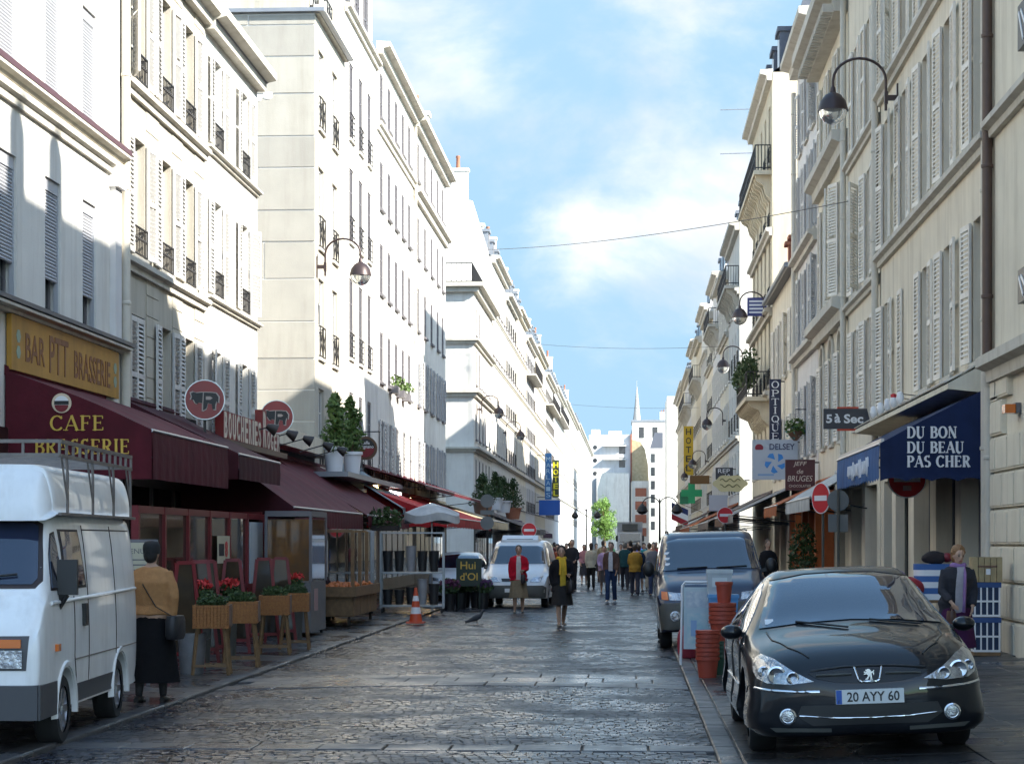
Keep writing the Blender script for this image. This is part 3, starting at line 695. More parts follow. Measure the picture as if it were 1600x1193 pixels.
frontm = mat('dark_shop_front', (.05,.022,.02), .45, var=.5, vscale=1.2); frontg = mat('shop_front_grey', (.10,.09,.08), .5, var=.4, vscale=1.2)
for o_ in list(bpy.data.objects):
    l_ = o_.get('label', '')
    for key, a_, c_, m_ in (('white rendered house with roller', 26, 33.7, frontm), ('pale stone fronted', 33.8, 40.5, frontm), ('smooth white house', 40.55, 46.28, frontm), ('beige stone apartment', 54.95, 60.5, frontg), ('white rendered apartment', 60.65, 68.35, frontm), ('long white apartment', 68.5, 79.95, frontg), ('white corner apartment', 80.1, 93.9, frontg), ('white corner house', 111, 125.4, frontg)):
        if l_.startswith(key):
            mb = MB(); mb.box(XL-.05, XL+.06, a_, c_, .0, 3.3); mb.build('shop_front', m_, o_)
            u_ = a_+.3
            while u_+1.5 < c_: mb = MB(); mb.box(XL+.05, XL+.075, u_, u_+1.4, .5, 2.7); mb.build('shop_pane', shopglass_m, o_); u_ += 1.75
farL = [(125.6,139,19.3,3.2,5,'white'),(139.1,152,18.6,2.6,5,'white'),(152.1,166,19.2,3.0,5,'cream'),(166.1,182,18.5,3.3,6,'pale'),(182.1,204,19.3,2.7,8,'ochre'),(204.1,228,18.6,3.2,9,'white'),(228.1,262,19.2,3.4,11,'pale'),(262.1,330,20.0,3.2,15,'white'),(330.1,452,20.8,3.2,22,'pale')]
ordn = ['first','second','third','fourth','fifth','sixth','seventh','eighth','ninth','tenth','eleventh']
wmats = {'white': white_w, 'cream': cream2_w, 'pale': grey_w, 'ochre': ochre_w}
for i, (a, c, H, rh, n, k) in enumerate(farL):
    fl_ = [(4.2,6.2)]+[(7.3+j*3.0, 9.3+j*3.0) for j in range(int((H-6.5)/3.0))]
    b = building('L', a, c, H, [a+(c-a)*(q+.5)/n for q in range(n)], fl_, 'zinc roofed sunlit %s apartment block, %s in the row past the side street' % ({'pale':'pale grey'}.get(k, k), ordn[i+1]),
                 wmats[k], far=True, w=1.05, fm=framed_m, courses=tuple((6.9+3*q,.12 if q else .2,.18) for q in range(int((H-6)/3))), corn=(H+.05,.5,.45), roofh=rh, dorm=max(3, n-2), depth=12, rail='bars' if i % 2 else None, shut=shut_m if i in (0,2,4) else None, group='sunlit apartment blocks past the side street')
    chimney(b, (XL-4.0, a+.5), 5.0, .6, H, H+rh+2.2, white_w, 6)
    chimney(b, (XL-3.6, c-.6), 3.2, .6, H, H+rh+1.5, stone_w, 4)
    if i in (3,5,6):
        mb = MB(); mb.box(XL, XL+.8, a+1, c-1, H-3.15, H-3.0); mb.build('balcony', trim_w, b)
        mb = MB(); q = a+1
        while q < c-1: mb.bar((XL+.76,q,H-3.0),(XL+.76,q,H-2.05), .03); q += .3
        mb.bar((XL+.76,a+1,H-2.05),(XL+.76,c-1,H-2.05), .05); mb.build('balcony_railing', iron_m, b)

# --- right side
b = building('R', 6, 30.2, 16.5, [8.5,11.3,14.1,16.9,19.7,22.5,25.3,28.3], [(4.9,7.1),(8.2,10.5),(11.5,13.8)], 'cream corner house with a rusticated ground floor in big stone blocks', cream2_w, w=1.05, shut=shut_m,
             courses=((4.42,.28,.36),(7.85,.2,.22)), corn=(16.5,.5,.5), roof='mansard', roofh=.9, skip=((0,7),(1,7),(2,7)))
for u, zt in ((15.2,18.5),(18.4,18.35),(20.6,18.55),(22.5,18.5)):   # arched chimney stacks on the roof
    mb = MB(); prof = [(-.3,16.4),(.3,16.4)]+[(.3*cos(a), zt-.3+.3*sin(a)) for a in [pi*q/8 for q in range(9)]]
    mb.prism([(x, z) for x, z in prof], face_T((XR+.6, u, 0), (0,1,0), (0,0,1)), .22); mb.build('chimney', cream2_w, b)
# rusticated blocks
z = .14
while z < 4.0:
    hh = .52
    u = 30.16; k = 0
    while u > 27.2:
        l = .45 if (int(z/.52) % 2 and k == 0) else .95
        if not (z > 3.2 and u < 29.4):
            mb = MB(); mb.box(XR-.07, XR+.002, u-l+.02, u, z+.02, z+hh-.015); mb.box(XR-.085, XR-.06, u-l+.05, u-.03, z+.05, z+hh-.045); mb.build('stone_block', cream2_w, b)
        u -= l; k += 1
    z += hh
mb = MB(); mb.box(XR-.07, XR, 29.6, 30.18, 3.78, 4.05); mb.build('capital', cream2_w, b)
drain('R', 30.32, .15, 4.0, b, pipe_m, .075, .06)
drain('R', 30.25, 4.4, 15.5, b, pipeb_m, .075, .1)
colR1 = [31.55,34.55,37.15,39.95,42.7]
b = building('R', 30.42, 43.8, 15.3, colR1, [(4.5,6.7),(7.88,10.5),(11.3,13.7)], 'cream rendered house with long rows of open grey white louvred shutters', cream_w, w=1.02, shut=shut_m, sw=.56,
             courses=((7.78,.18,.24),(11.2,.18,.24)), corn=(15.3,.5,.45), roofh=1.5, ground=[(32.3,1.9,.35,3.0),(34.9,2.1,.35,3.0),(37.7,2.1,.35,3.0),(40.4,1.9,.35,3.0),(42.6,1.3,.2,3.0)], skip=((0,3),))
put('shutter', shutter_mesh(.56, 2.16, shut_m), b, 'R', 40.2, .04, 4.52, .0)
drain('R', 30.60, .3, 15, b, pipe_m, .085, .05); drain('R', 43.85, 3.4, 15, b, pipe_m, .075, .12)
# shop roof of flat tiles above the awning
mb = MB(); mb.loft([[P('R',u,n,z) for n, z in ((0,4.42),(.55,4.12),(.55,4.04),(0,3.98))] for u in (31.0, 43.7)]); mb.build('shop_canopy', cream2_w, b)
tile_d = MB().box(-.24,.24,0,.30,0,.02).me('tile', trim_w)
for r in range(2):
    for i in range(25):
        o = put('tile', tile_d, b, 'R', 31.3+i*.5+(.25 if r % 2 else 0), .02+r*.27, 4.42-r*.147+.02); o.rotation_euler = (radians(-28.6), 0, pi/2)
b = building('R', 43.95, 50.3, 15.8, [45.9,48.5], [(4.4,6.75),(7.6,10.05),(10.98,13.4)], 'narrow cream house with two columns of white louvred shutters', cream_w, w=1.0, shut=shut_m, sw=.55,
             courses=((7.44,.16,.2),(10.86,.16,.2)), corn=(15.8,.5,.45), roofh=1.6, ground=[(45.6,2.2,.2,3.0),(48.5,2.2,.2,3.0)])
drain('R', 50.34, 3, 15, b, pipe_m, .075, .12)
b = building('R', 50.38, 58.2, 15.1, [51.9,54.3,56.7], [(4.3,6.6),(8.0,10.9),(12.0,14.3)], 'pale house with a dentilled cornice and heavy moulded string courses', cream2_w, w=1.0, shut=shut_m, sw=.52, courses=((7.73,.4,.55),(11.81,.4,.55)), corn=(15.4,.75,.7), roofh=1.5,
             ground=[(52,2.0,.2,3.0),(54.6,2.0,.2,3.0),(57,1.6,.2,3.0)])
dent = MB().box(-.07,.07,0,.6,0,.2).me('dentil', trim_w)
for q in range(25): put('dentil', dent, b, 'R', 50.6+q*.3, 0, 14.72)
for u in (51.9,54.3,56.7):
    mb = MB(); mb.loft([[P('R', u+q*cos(a), n, 6.62+q*.9*sin(a)) for q, n in ((.5,.01),(.62,.01),(.62,.07),(.5,.07))] for a in [pi*k/10 for k in range(11)]]); mb.build('arch_moulding', trim_w, b)
b = building('R', 58.3, 65.5, 16.6, [59.6,61.9,64.2], [(4.3,6.5),(7.75,10.0),(10.8,13.2),(13.8,15.8)], 'slim pale grey white house next to the low roofed house', grey_w, w=.95, shut=shutw_m, sw=.48, courses=((7.55,.3,.3),(10.6,.3,.3)), corn=(16.9,.55,.5), roofh=1.3,
             ground=[(60,2.0,.2,3.0),(63.2,2.2,.2,3.0)])
drain('R', 65.52, 3, 16, b, pipe_m, .075, .12)
b = building('R', 65.9, 76.9, 10.6, [67.4,70.2,73.0,75.4], [(4.0,6.0),(7.4,9.5)], 'low cream house with a sloping roof and half round gutter', cream2_w, w=.9, shut=shut_m, roof='slope', roofh=2.8, roofm=slate_m, ground=[(68,2.4,.2,2.9),(71.5,2.4,.2,2.9),(74.7,2.4,.2,2.9)])
mb = MB(); mb.tube([P('R',65.9,.32,10.62),P('R',76.9,.32,10.62)], .09, 8); mb.build('gutter', zinc_m, b)
for u in (66.6, 68.0):
    mb = MB(); mb.box(XR-.1, XR+.9, u-.25, u+.25, 10.7, 11.5); mb.box(XR-.22, XR+1.0, u-.34, u+.34, 11.5, 11.62); mb.build('dormer', redp_m if False else terra_m, b)
b = building('R', 77.0, 89.5, 19.3, [78.6,81,83.4,85.8,88.2], [(4.4,6.6),(7.7,10.2),(10.8,13.2),(13.6,15.4),(16.1,18.3)], 'ochre stone mansion block with a corbelled balcony full of plants', ochre_w, w=.95, far=False, courses=((7.4,.3,.3),(10.5,.3,.3),(13.5,.25,.3)), corn=(19.4,.45,.4), roofh=3.4, dorm=4, rail='bars', roofm=slate_m, rail_h=.6)
def balcony(root, side, u0, u1, z, p, corb, mtr):
    mb = MB(); a, c = sorted((P(side,u0,0,z)[0], P(side,u0,p,z)[0])); mb.box(a, c, u0, u1, z-.16, z); bo = mb.build('balcony', mtr, root)
    u = u0+.3
    while u < u1:
        mb = MB(); prof = [(0,z-.16),(p*.9,z-.16),(p*.8,z-.35),(p*.45,z-.5),(p*.3,z-.85),(0,z-1.1)]
        mb.loft([[P(side,q,n,zz) for n, zz in prof] for q in (u, u+.22)]); mb.build('corbel', mtr, bo); u += corb
    mb = MB(); u = u0+.05
    fx = P(side,u0,p-.06,0)[0]; wx = P(side,u0,.02,0)[0]
    while u < u1: mb.bar((fx,u,z),(fx,u,z+.95), .022); u += .13
    k = int(p/.13)
    for uu in (u0+.05, u1-.05):
        for i in range(k): x = wx+(fx-wx)*i/k; mb.bar((x,uu,z),(x,uu,z+.95), .022)
        for zz in (.1,.95): mb.bar((wx,uu,z+zz),(fx,uu,z+zz), .04)
    for zz in (.1,.5,.95): mb.bar((fx,u0+.05,z+zz),(fx,u1-.05,z+zz), .04)
    mb.build('railing', iron_m, bo)
    return bo
balcony(b, 'R', 77.6, 89.0, 15.75, .65, .8, ochre_w)
lb = balcony(b, 'R', 78.0, 85.5, 7.25, .95, .8, ochre_w)
mb = MB()
for q in range(9): leaves(mb, (XR-.75, 78.3+q*.8, 8.3+rng.uniform(-.1,.35)), (.4,.55,.55), 170, .09)
mb.build('balcony_plants', leafd_m, lb)
farR = [(100,111,17.3,2.4,4,'white'),(111.1,121.5,16.3,2.2,4,'cream'),(121.6,132,17.7,2.8,4,'pale'),(132.1,142,16.5,2.0,4,'cream'),(142.1,153,18.2,2.6,4,'white'),(153.1,165,17.0,2.2,4,'ochre'),(165.1,179,18.0,2.6,5,'cream'),(179.1,200,16.8,2.2,7,'pale'),(200.1,232,17.4,2.4,10,'ochre')]
for i, (a, c, H, rh, n, k) in enumerate(farR):
    fl_ = [(4.2,6.2)]+[(7.3+j*3.0, 9.3+j*3.0) for j in range(int((H-6.5)/3.0))]
    b = building('R', a, c, H, [a+(c-a)*(q+.5)/n for q in range(n)], fl_, '%s apartment block in shade, %s past the balcony mansion' % ({'pale':'pale grey'}.get(k, k), ordn[i]), wmats[k], far=True, w=.95, shut=shut_m if i in (1,2,4) else None, rail='bars' if i in (0,3,5,6) else None,
                 courses=((6.9,.2,.25),(H-3.2,.25,.3)), corn=(H+.05,.5,.45), roofh=rh, dorm=max(3, n-2), depth=12, group='shaded apartment blocks past the balcony mansion')
    chimney(b, (XR+3.0, a+.5), 3.4, .6, H, H+rh+1.6, white_w if i == 0 else stone_w, 4)
    if i in (0, 2, 5, 7): balcony(b, 'R', a+.6, c-.8, H-3.0, .7, 1.2, trim_w)
    if i == 0:
        mb = MB(); mb.bar((XR+1.5,a+3,H+2),(XR+1.5,a+3,H+6.2), .05)
        for zz, w_ in ((6.1,2.3),(5.2,.8),(3.9,2.3)): mb.bar((XR+1.5,a+3,H+zz),(XR+1.5-w_,a+3.2,H+zz), .04)
        mb.build('television_aerial', zinc_m, b)
# --- the far end of the street
def block(name, x0, x1, y0, y1, H, m, label, wins=(), wm_=None, cat='building', z0=-.05):
    r = empty(name, ((x0+x1)/2, y0, z0), label, cat); mb = MB(); mb.box(x0, x1, y0, y1, z0, H); mb.build('wall', m, r)
    d = None
    for (x, z, w, h) in wins:
        mb = MB(); mb.box(x-w/2, x+w/2, y0-.06, y0+.02, z, z+h); mb.build('window', wm_ or glass_m, r)
    return r
Y1 = 470.0
r = block('building', -9.5, .2, Y1, Y1+14, 26.3, grey_w, 'modern white block with round windows and recessed balconies closing the street', [(-1.9,18.8+3.1*q,1.4,2.2) for q in range(2)])
for q in range(3):
    mb = MB(); mb.box(-6.2, -.9, Y1-1.3, Y1, 17.4+q*3.1, 17.65+q*3.1); mb.build('balcony', white_w, r)
    mb = MB(); mb.lathe([(.5,0),(.5,.1)], (-8.1, Y1-.02, 17.4+3*q), 14, axis='y'); mb.build('round_window', glass_m, r)
mb = MB(); mb.box(-9.0,-7,Y1+2,Y1+8,26.3,27.6); mb.box(-5,-2,Y1+3,Y1+8,26.3,27.3); mb.build('roof_plant', grey_w, r)
block('building', -7.6, -.25, Y1-8, Y1-1.5, 17.2, white_w, 'blank sunlit white gable wall at the end of the street')
r = block('building', .25, 4.2, Y1-6, Y1+6, 15.5, white_w, 'white block with red brick balcony fronts at the end of the street')
rb = mat('red_brick', (.36,.13,.08), .8, var=.25, vscale=5)
for q in range(4):
    mb = MB(); mb.box(1.1,3.6,Y1-6.25,Y1-6,3.0+q*3.0,4.9+q*3.0); mb.build('balcony_front', rb, r)
    mb = MB(); mb.box(1.0,3.7,Y1-6.3,Y1-6.24,2.75+q*3.0,3.0+q*3.0); mb.build('balcony_edge', white_w, r)
r = empty('gable_wall', (2, Y1+1, 15.5), 'rough yellow rubble stone gable with a curved top above the white block', 'wall')
rub = mat('rubble_stone', (.60,.48,.30), .9, col2=(.42,.32,.18), vscale=1.6, bump=.4, bscale=3)
mb = MB(); prof = [(.3,15.4),(4.2,15.4),(4.0,19.5),(3.3,23),(2.3,24.6),(.3,25.2)]; mb.prism(prof, face_T((0,Y1+.8,0),(1,0,0),(0,0,1)), 1.4); mb.build('rubble_face', rub, r)
mb = MB(); mb.box(.0,.34,Y1-.8,Y1+.6,15.4,26.4); mb.build('brick_edge', rb, r)
r = block('building', .4, 9.6, Y1+14, Y1+28, 30.0, white_w, 'distant roofed apartment block with dormer windows below the church spire', [(2.6+3.2*q, 26.2, 1.2, 2.6) for q in range(3)])
mb = MB(); mb.box(.2, 9.9, Y1+13.8, Y1+28, 30.0, 30.5); mb.build('roof', zinc_m, r); chimney(r, (8.2,Y1+20),2.4,1,30.4,32.6,white_w,4)
r = block('building', 4.3, 7.2, Y1-14, Y1-2, 22.5, white_w, 'tall narrow white house with a slate mansard at the street end', [(5.0,4.4+3*q,.9,1.9) for q in range(6)])
mb = MB(); mb.loft([[(4.3,y,22.5),(7.2,y,22.5),(7.2,y,26.0),(5.4,y,26.0)] for y in (Y1-14,Y1-2)]); mb.build('roof', slate_m, r)
block('building', 5.35, 11, 300, 318, 23.0, white_w, 'white windowless gable of a tall house near the end of the street')
r = empty('church_spire', (3.4, 640, 0), 'slender grey church spire rising above the far roofs', 'spire')
mb = MB(); mb.box(-.4,4.4,638,643,-.05,34.5); mb.build('tower', stone_w, r)
mb = MB(); mb.lathe([(2.1,34.5),(1.4,38),(.75,43.5),(.10,50.2)], (2.0,640.5,0), 8); mb.lathe([(.05,50),(.05,52)],(2.0,640.5,0),6); mb.build('spire_cone', wallmat('spire_stone',(.55,.52,.48)), r)
# ------------------------------------------------------------------ vehicles (local +y is the front)
def cr(p0, p1, p2, p3, t):
    return tuple(.5*((2*b)+(-a+c)*t+(2*a-5*b+4*c-d)*t*t+(-a+3*b-3*c+d)*t**3) for a, b, c, d in zip(p0, p1, p2, p3))
def smooth_path(pts, n):
    out = []
    for i in range(len(pts)-1):
        p0 = pts[max(i-1,0)]; p3 = pts[min(i+2,len(pts)-1)]
        for k in range(n): out.append(cr(p0, pts[i], pts[i+1], p3, k/n))
    out.append(tuple(pts[-1])); return out
def shell(stations, nu=4, nv=4):
    """stations: (y, [(x,z)...]) half sections from centre top to centre bottom; smoothed both ways and mirrored"""
    S = [[(x, y, z) for x, z in prof] for y, prof in stations]
    S = [smooth_path(s, nv) for s in S]
    cols = [smooth_path([S[i][j] for i in range(len(S))], nu) for j in range(len(S[0]))]
    rings = []
    for i in range(len(cols[0])):
        h = [cols[j][i] for j in range(len(cols))]
        h = [(max(x, 0), y, z) for x, y, z in h]; h[0] = (0, h[0][1], h[0][2]); h[-1] = (0, h[-1][1], h[-1][2])
        rings.append([Vector(p) for p in h]+[Vector((-p[0], p[1], p[2])) for p in reversed(h[1:-1])])
    return rings
def cut(me, tools):
    ob = bpy.data.objects.new('tmp', me); SCR.collection.objects.link(ob); tl = []
    for tm_ in tools:
        t = bpy.data.objects.new('tmp', tm_); SCR.collection.objects.link(t); tl.append(t)
        md = ob.modifiers.new('b', 'BOOLEAN'); md.operation = 'DIFFERENCE'; md.solver = 'EXACT'; md.object = t
    r = evaluated(ob)
    for t in tl+[ob]: bpy.data.objects.remove(t)
    return r
class Veh:
    def __init__(s, name, loc, rz, label, cat, stations, paint, wheels=(), wr=.31, ww=.2, roll=0, nu=4, nv=4, group=None, arch=.05):
        s.root = empty(name, loc, label, cat, group, rz); s.root.rotation_euler = (0, roll, rz); s.paint = paint
        mb = MB(); mb.loft(shell(stations, nu, nv)); me = mb.me('body', [paint, black_m])
        bm = bmesh.new(); bm.from_mesh(me); bmesh.ops.recalc_face_normals(bm, faces=bm.faces); bm.to_mesh(me); bm.free()
        if wheels:
            tools = []
            for (x, y) in wheels:
                for sg in (1, -1):
                    q = MB(); a, b_ = (x-ww-.06, x+.5); q.lathe([(wr+arch, sg*a), (wr+arch, sg*b_)], (0, y, wr), 28, 1, 'x')
                    tmm = q.me('c', [black_m]); 
                    bm = bmesh.new(); bm.from_mesh(tmm); bmesh.ops.recalc_face_normals(bm, faces=bm.faces); bm.to_mesh(tmm); bm.free(); tools.append(tmm)
            me = cut(me, tools)
        me.materials.clear(); me.materials.append(paint)
        me.polygons.foreach_set('use_smooth', [True]*len(me.polygons)); me.update(); me.set_sharp_from_angle(angle=radians(38))
        s.body = link('body', me, s.root)
        bm = bmesh.new(); bm.from_mesh(me); s.bvh = BVHTree.FromBMesh(bm); bm.free()
        for (x, y) in wheels:
            for sg in (1, -1): s.wheel(sg*x, y, wr, ww, sg)
    def wheel(s, x, y, r, w, sg):
        key = ('wheel', r, w)
        def tyre():
            mb = MB(); mb.lathe([(r*.64,-w/2),(r*.9,-w/2),(r*.98,-w*.38),(r,-w*.2),(r,w*.2),(r*.98,w*.38),(r*.9,w/2),(r*.64,w/2)], n=32, axis='x', caps=False); return mb.me('wheel', rubber_m, smooth=40)
        def rim():
            mb = MB(); mb.lathe([(r*.66,-w*.45),(r*.66,w*.42),(r*.6,w*.44),(r*.58,w*.25),(.06,w*.22),(.055,w*.34),(.01,w*.35)], n=32, axis='x')
            for k in range(7):
                a = 2*pi*k/7; mb.bar((w*.33, .05*cos(a), .05*sin(a)), (w*.38, r*.6*cos(a), r*.6*sin(a)), .06, .03, up=(1,0,0))
            return mb.me('rim', alu_m, smooth=40)
        o = link('wheel', cached(key, tyre), s.root, (x-sg*w/2, y, r), 0 if sg > 0 else pi)
        link('rim', cached(key+('rim',), rim), o)
    def hit(s, ax, sg, p, off):
        if ax == 'y': o, d = Vector((p[0], 6*sg, p[1])), Vector((0, -sg, 0))
        elif ax == 'x': o, d = Vector((6*sg, p[0], p[1])), Vector((-sg, 0, 0))
        else: o, d = Vector((p[0], p[1], 6)), Vector((0, 0, -1))
        h, n, i, t = s.bvh.ray_cast(o, d)
        if h is None: return None
        if n.dot(d) > 0: n = -n
        return h+n*off
    def patch(s, name, poly, m, ax='y', sg=1, off=.006, g=.06, parent=None, skirt=.012, mirror=False, clean=None):
        outs = []
        for ms in ((1, -1) if mirror else (1,)):
            pl = [(p[0]*ms, p[1]) if ax != 'x' else p for p in poly]; sgn = sg*ms if ax == 'x' else sg
            B = []
            for i in range(len(pl)):
                a, b = Vector(pl[i]), Vector(pl[(i+1) % len(pl)]); k = max(1, int((b-a).length/g))
                B += [a+(b-a)*q/k for q in range(k)]
            nb = len(B); x0, x1 = min(p.x for p in B), max(p.x for p in B); z0, z1 = min(p.y for p in B), max(p.y for p in B)
            def inside(p):
                c = False; j = len(pl)-1
                for i in range(len(pl)):
                    if (pl[i][1] > p[1]) != (pl[j][1] > p[1]) and p[0] < (pl[j][0]-pl[i][0])*(p[1]-pl[i][1])/(pl[j][1]-pl[i][1])+pl[i][0]: c = not c
                    j = i
                return c
            I = []; xx = x0+g/2
            while xx < x1:
                zz = z0+g/2
                while zz < z1:
                    if inside((xx, zz)) and min((Vector((xx, zz))-q).length for q in B) > g*.45: I.append(Vector((xx, zz)))
                    zz += g
                xx += g
            vs, _, fs, _, _, _ = delaunay_2d_cdt(B+I, [(i, (i+1) % nb) for i in range(nb)], [], 1, 1e-5)
            H = [s.hit(ax, sgn, p, off) for p in vs]; mb = MB()
            dirn = {'y': Vector((0,sgn,0)), 'x': Vector((sgn,0,0)), 'z': Vector((0,0,1))}[ax]
            for f in fs:
                q = [H[i] for i in f]
                if any(h is None for h in q): continue
                nn = (q[1]-q[0]).cross(q[2]-q[0])
                if nn.dot(dirn) < 0: q.reverse()
                mb.mesh(q, [(0,1,2)])
            if skirt:
                loop = [H[i] for i in range(nb)] if len(vs) >= nb else []
                for i in range(len(loop)):
                    a, b = loop[i], loop[(i+1) % len(loop)]
                    if a is None or b is None: continue
                    mb.face([a, b, b-dirn*skirt, a-dirn*skirt])
            me = mb.me(name, m); bm = bmesh.new(); bm.from_mesh(me); bmesh.ops.remove_doubles(bm, verts=bm.verts, dist=1e-5); bm.to_mesh(me); bm.free()
            me.polygons.foreach_set('use_smooth', [True]*len(me.polygons)); me.update(); me.set_sharp_from_angle(angle=radians(40))
            outs.append(link(name, me, parent or s.root))
        return outs if mirror else outs[0]
    def strip(s, name, path, m, ax='y', sg=1, w=.012, off=.004, mirror=False, parent=None):
        for ms in ((1, -1) if mirror else (1,)):
            pts = []
            for i in range(len(path)-1):
                for k in range(8): pts.append((path[i][0]+(path[i+1][0]-path[i][0])*k/8, path[i][1]+(path[i+1][1]-path[i][1])*k/8))
            pts.append(path[-1]); sgn = sg*ms if ax == 'x' else sg
            H = [s.hit(ax, sgn, (p[0]*ms, p[1]) if ax != 'x' else p, off) for p in pts]; H = [h for h in H if h is not None]
            if len(H) < 2: continue
            mb = MB(); mb.tube(H, w/2, 6); link(name, mb.me(name, m, smooth=60), parent or s.root)
    def add(s, name, mb, m, parent=None, smooth=None):
        return link(name, mb.me(name, m, smooth=smooth), parent or s.root)

carglass_m = mat('car_glass', (0.012, 0.018, 0.035), 0.02, spec=0.9, coat=1.0)
carglass2_m = mat('van_glass', (0.02, 0.026, 0.05), 0.04, spec=0.8, coat=0.6)
black_paint = mat('black_metallic_paint', (0.008, 0.009, 0.012), 0.35, coat=0.75, spec=0.1)
blue_paint = mat('navy_metallic_paint', (0.005, 0.011, 0.042), 0.35, metal=0.1, coat=0.7, var=.1)
white_paint = mat('old_white_paint', (0.86, 0.86, 0.85), 0.4, coat=0.3, var=0.12, vscale=3, stain=0.28, stainscale=1.5)
white2_paint = mat('white_car_paint', (0.68, 0.69, 0.70), 0.3, coat=0.7, var=.06)
greyplastic_m = mat('grey_bumper_plastic', (0.085, 0.085, 0.075), 0.5, var=.1)
lens_m = mat('headlamp_lens', (0.62, 0.63, 0.64), 0.12, metal=0.75, col2=(0.14,0.14,0.16), vscale=17, bump=0.6, bscale=28, coat=1)
orange_m = mat('indicator_orange', (0.65, 0.16, 0.02), 0.25, coat=.5)
plate_m = mat('plate_white', (0.72,0.73,0.72), 0.4)
plateblue_m = mat('plate_blue', (0.02,0.10,0.42), 0.4)

# --- black saloon
K = lambda *p: list(p)
sed = [(-2.44, K((0,.70),(.15,.70),(.28,.69),(.36,.66),(.38,.58),(.30,.48),(0,.48))),
 (-2.40, K((0,.93),(.4,.92),(.64,.88),(.76,.80),(.79,.55),(.72,.32),(0,.30))),
 (-2.1, K((0,1.02),(.45,1.01),(.74,.97),(.87,.82),(.90,.55),(.85,.24),(0,.22))),
 (-1.7, K((0,1.08),(.42,1.07),(.70,1.02),(.885,.88),(.915,.55),(.87,.21),(0,.2))),
 (-1.3, K((0,1.24),(.40,1.23),(.65,1.17),(.89,.90),(.915,.55),(.87,.20),(0,.2))),
 (-.8, K((0,1.41),(.36,1.40),(.59,1.34),(.89,.92),(.915,.55),(.87,.2),(0,.2))),
 (-.2, K((0,1.46),(.37,1.45),(.60,1.38),(.89,.92),(.915,.55),(.87,.2),(0,.2))),
 (.3, K((0,1.445),(.37,1.435),(.60,1.37),(.89,.92),(.915,.55),(.87,.2),(0,.2))),
 (.75, K((0,1.29),(.40,1.275),(.64,1.21),(.89,.91),(.915,.55),(.87,.2),(0,.2))),
 (1.2, K((0,1.07),(.43,1.055),(.71,1.0),(.885,.88),(.915,.55),(.87,.2),(0,.2))),
 (1.45, K((0,1.0),(.44,.985),(.73,.935),(.88,.85),(.912,.55),(.87,.2),(0,.2))),
 (1.9, K((0,.935),(.44,.92),(.72,.875),(.865,.78),(.905,.53),(.86,.2),(0,.2))),
 (2.18, K((0,.86),(.43,.845),(.69,.80),(.825,.71),(.885,.51),(.83,.2),(0,.2))),
 (2.34, K((0,.76),(.40,.75),(.60,.72),(.72,.65),(.79,.48),(.72,.21),(0,.2))),
 (2.41, K((0,.66),(.32,.655),(.47,.64),(.56,.58),(.60,.46),(.52,.24),(0,.23))),
 (2.44, K((0,.54),(.12,.535),(.19,.525),(.24,.50),(.25,.44),(.2,.36),(0,.34)))]
CX, CY_ = 1.86, 18.35
car = Veh('parked_car', (CX, CY_, pav(CX)-.012), pi, 'glossy black saloon car parked half on the slab pavement, bonnet towards the camera', 'car', sed, black_paint,
          wheels=[(.885, 1.42), (.885, -1.38)], wr=.325, ww=.215, roll=0, nu=5, nv=4)
car.root.rotation_euler = (0, -math.atan(.04)*-1, pi)
car.patch('windscreen', [(-.75,.99),(-.4,1.03),(0,1.045),(.4,1.03),(.75,.99),(.59,1.36),(.3,1.405),(0,1.415),(-.3,1.405),(-.59,1.36)], carglass_m, off=.007, g=.04)
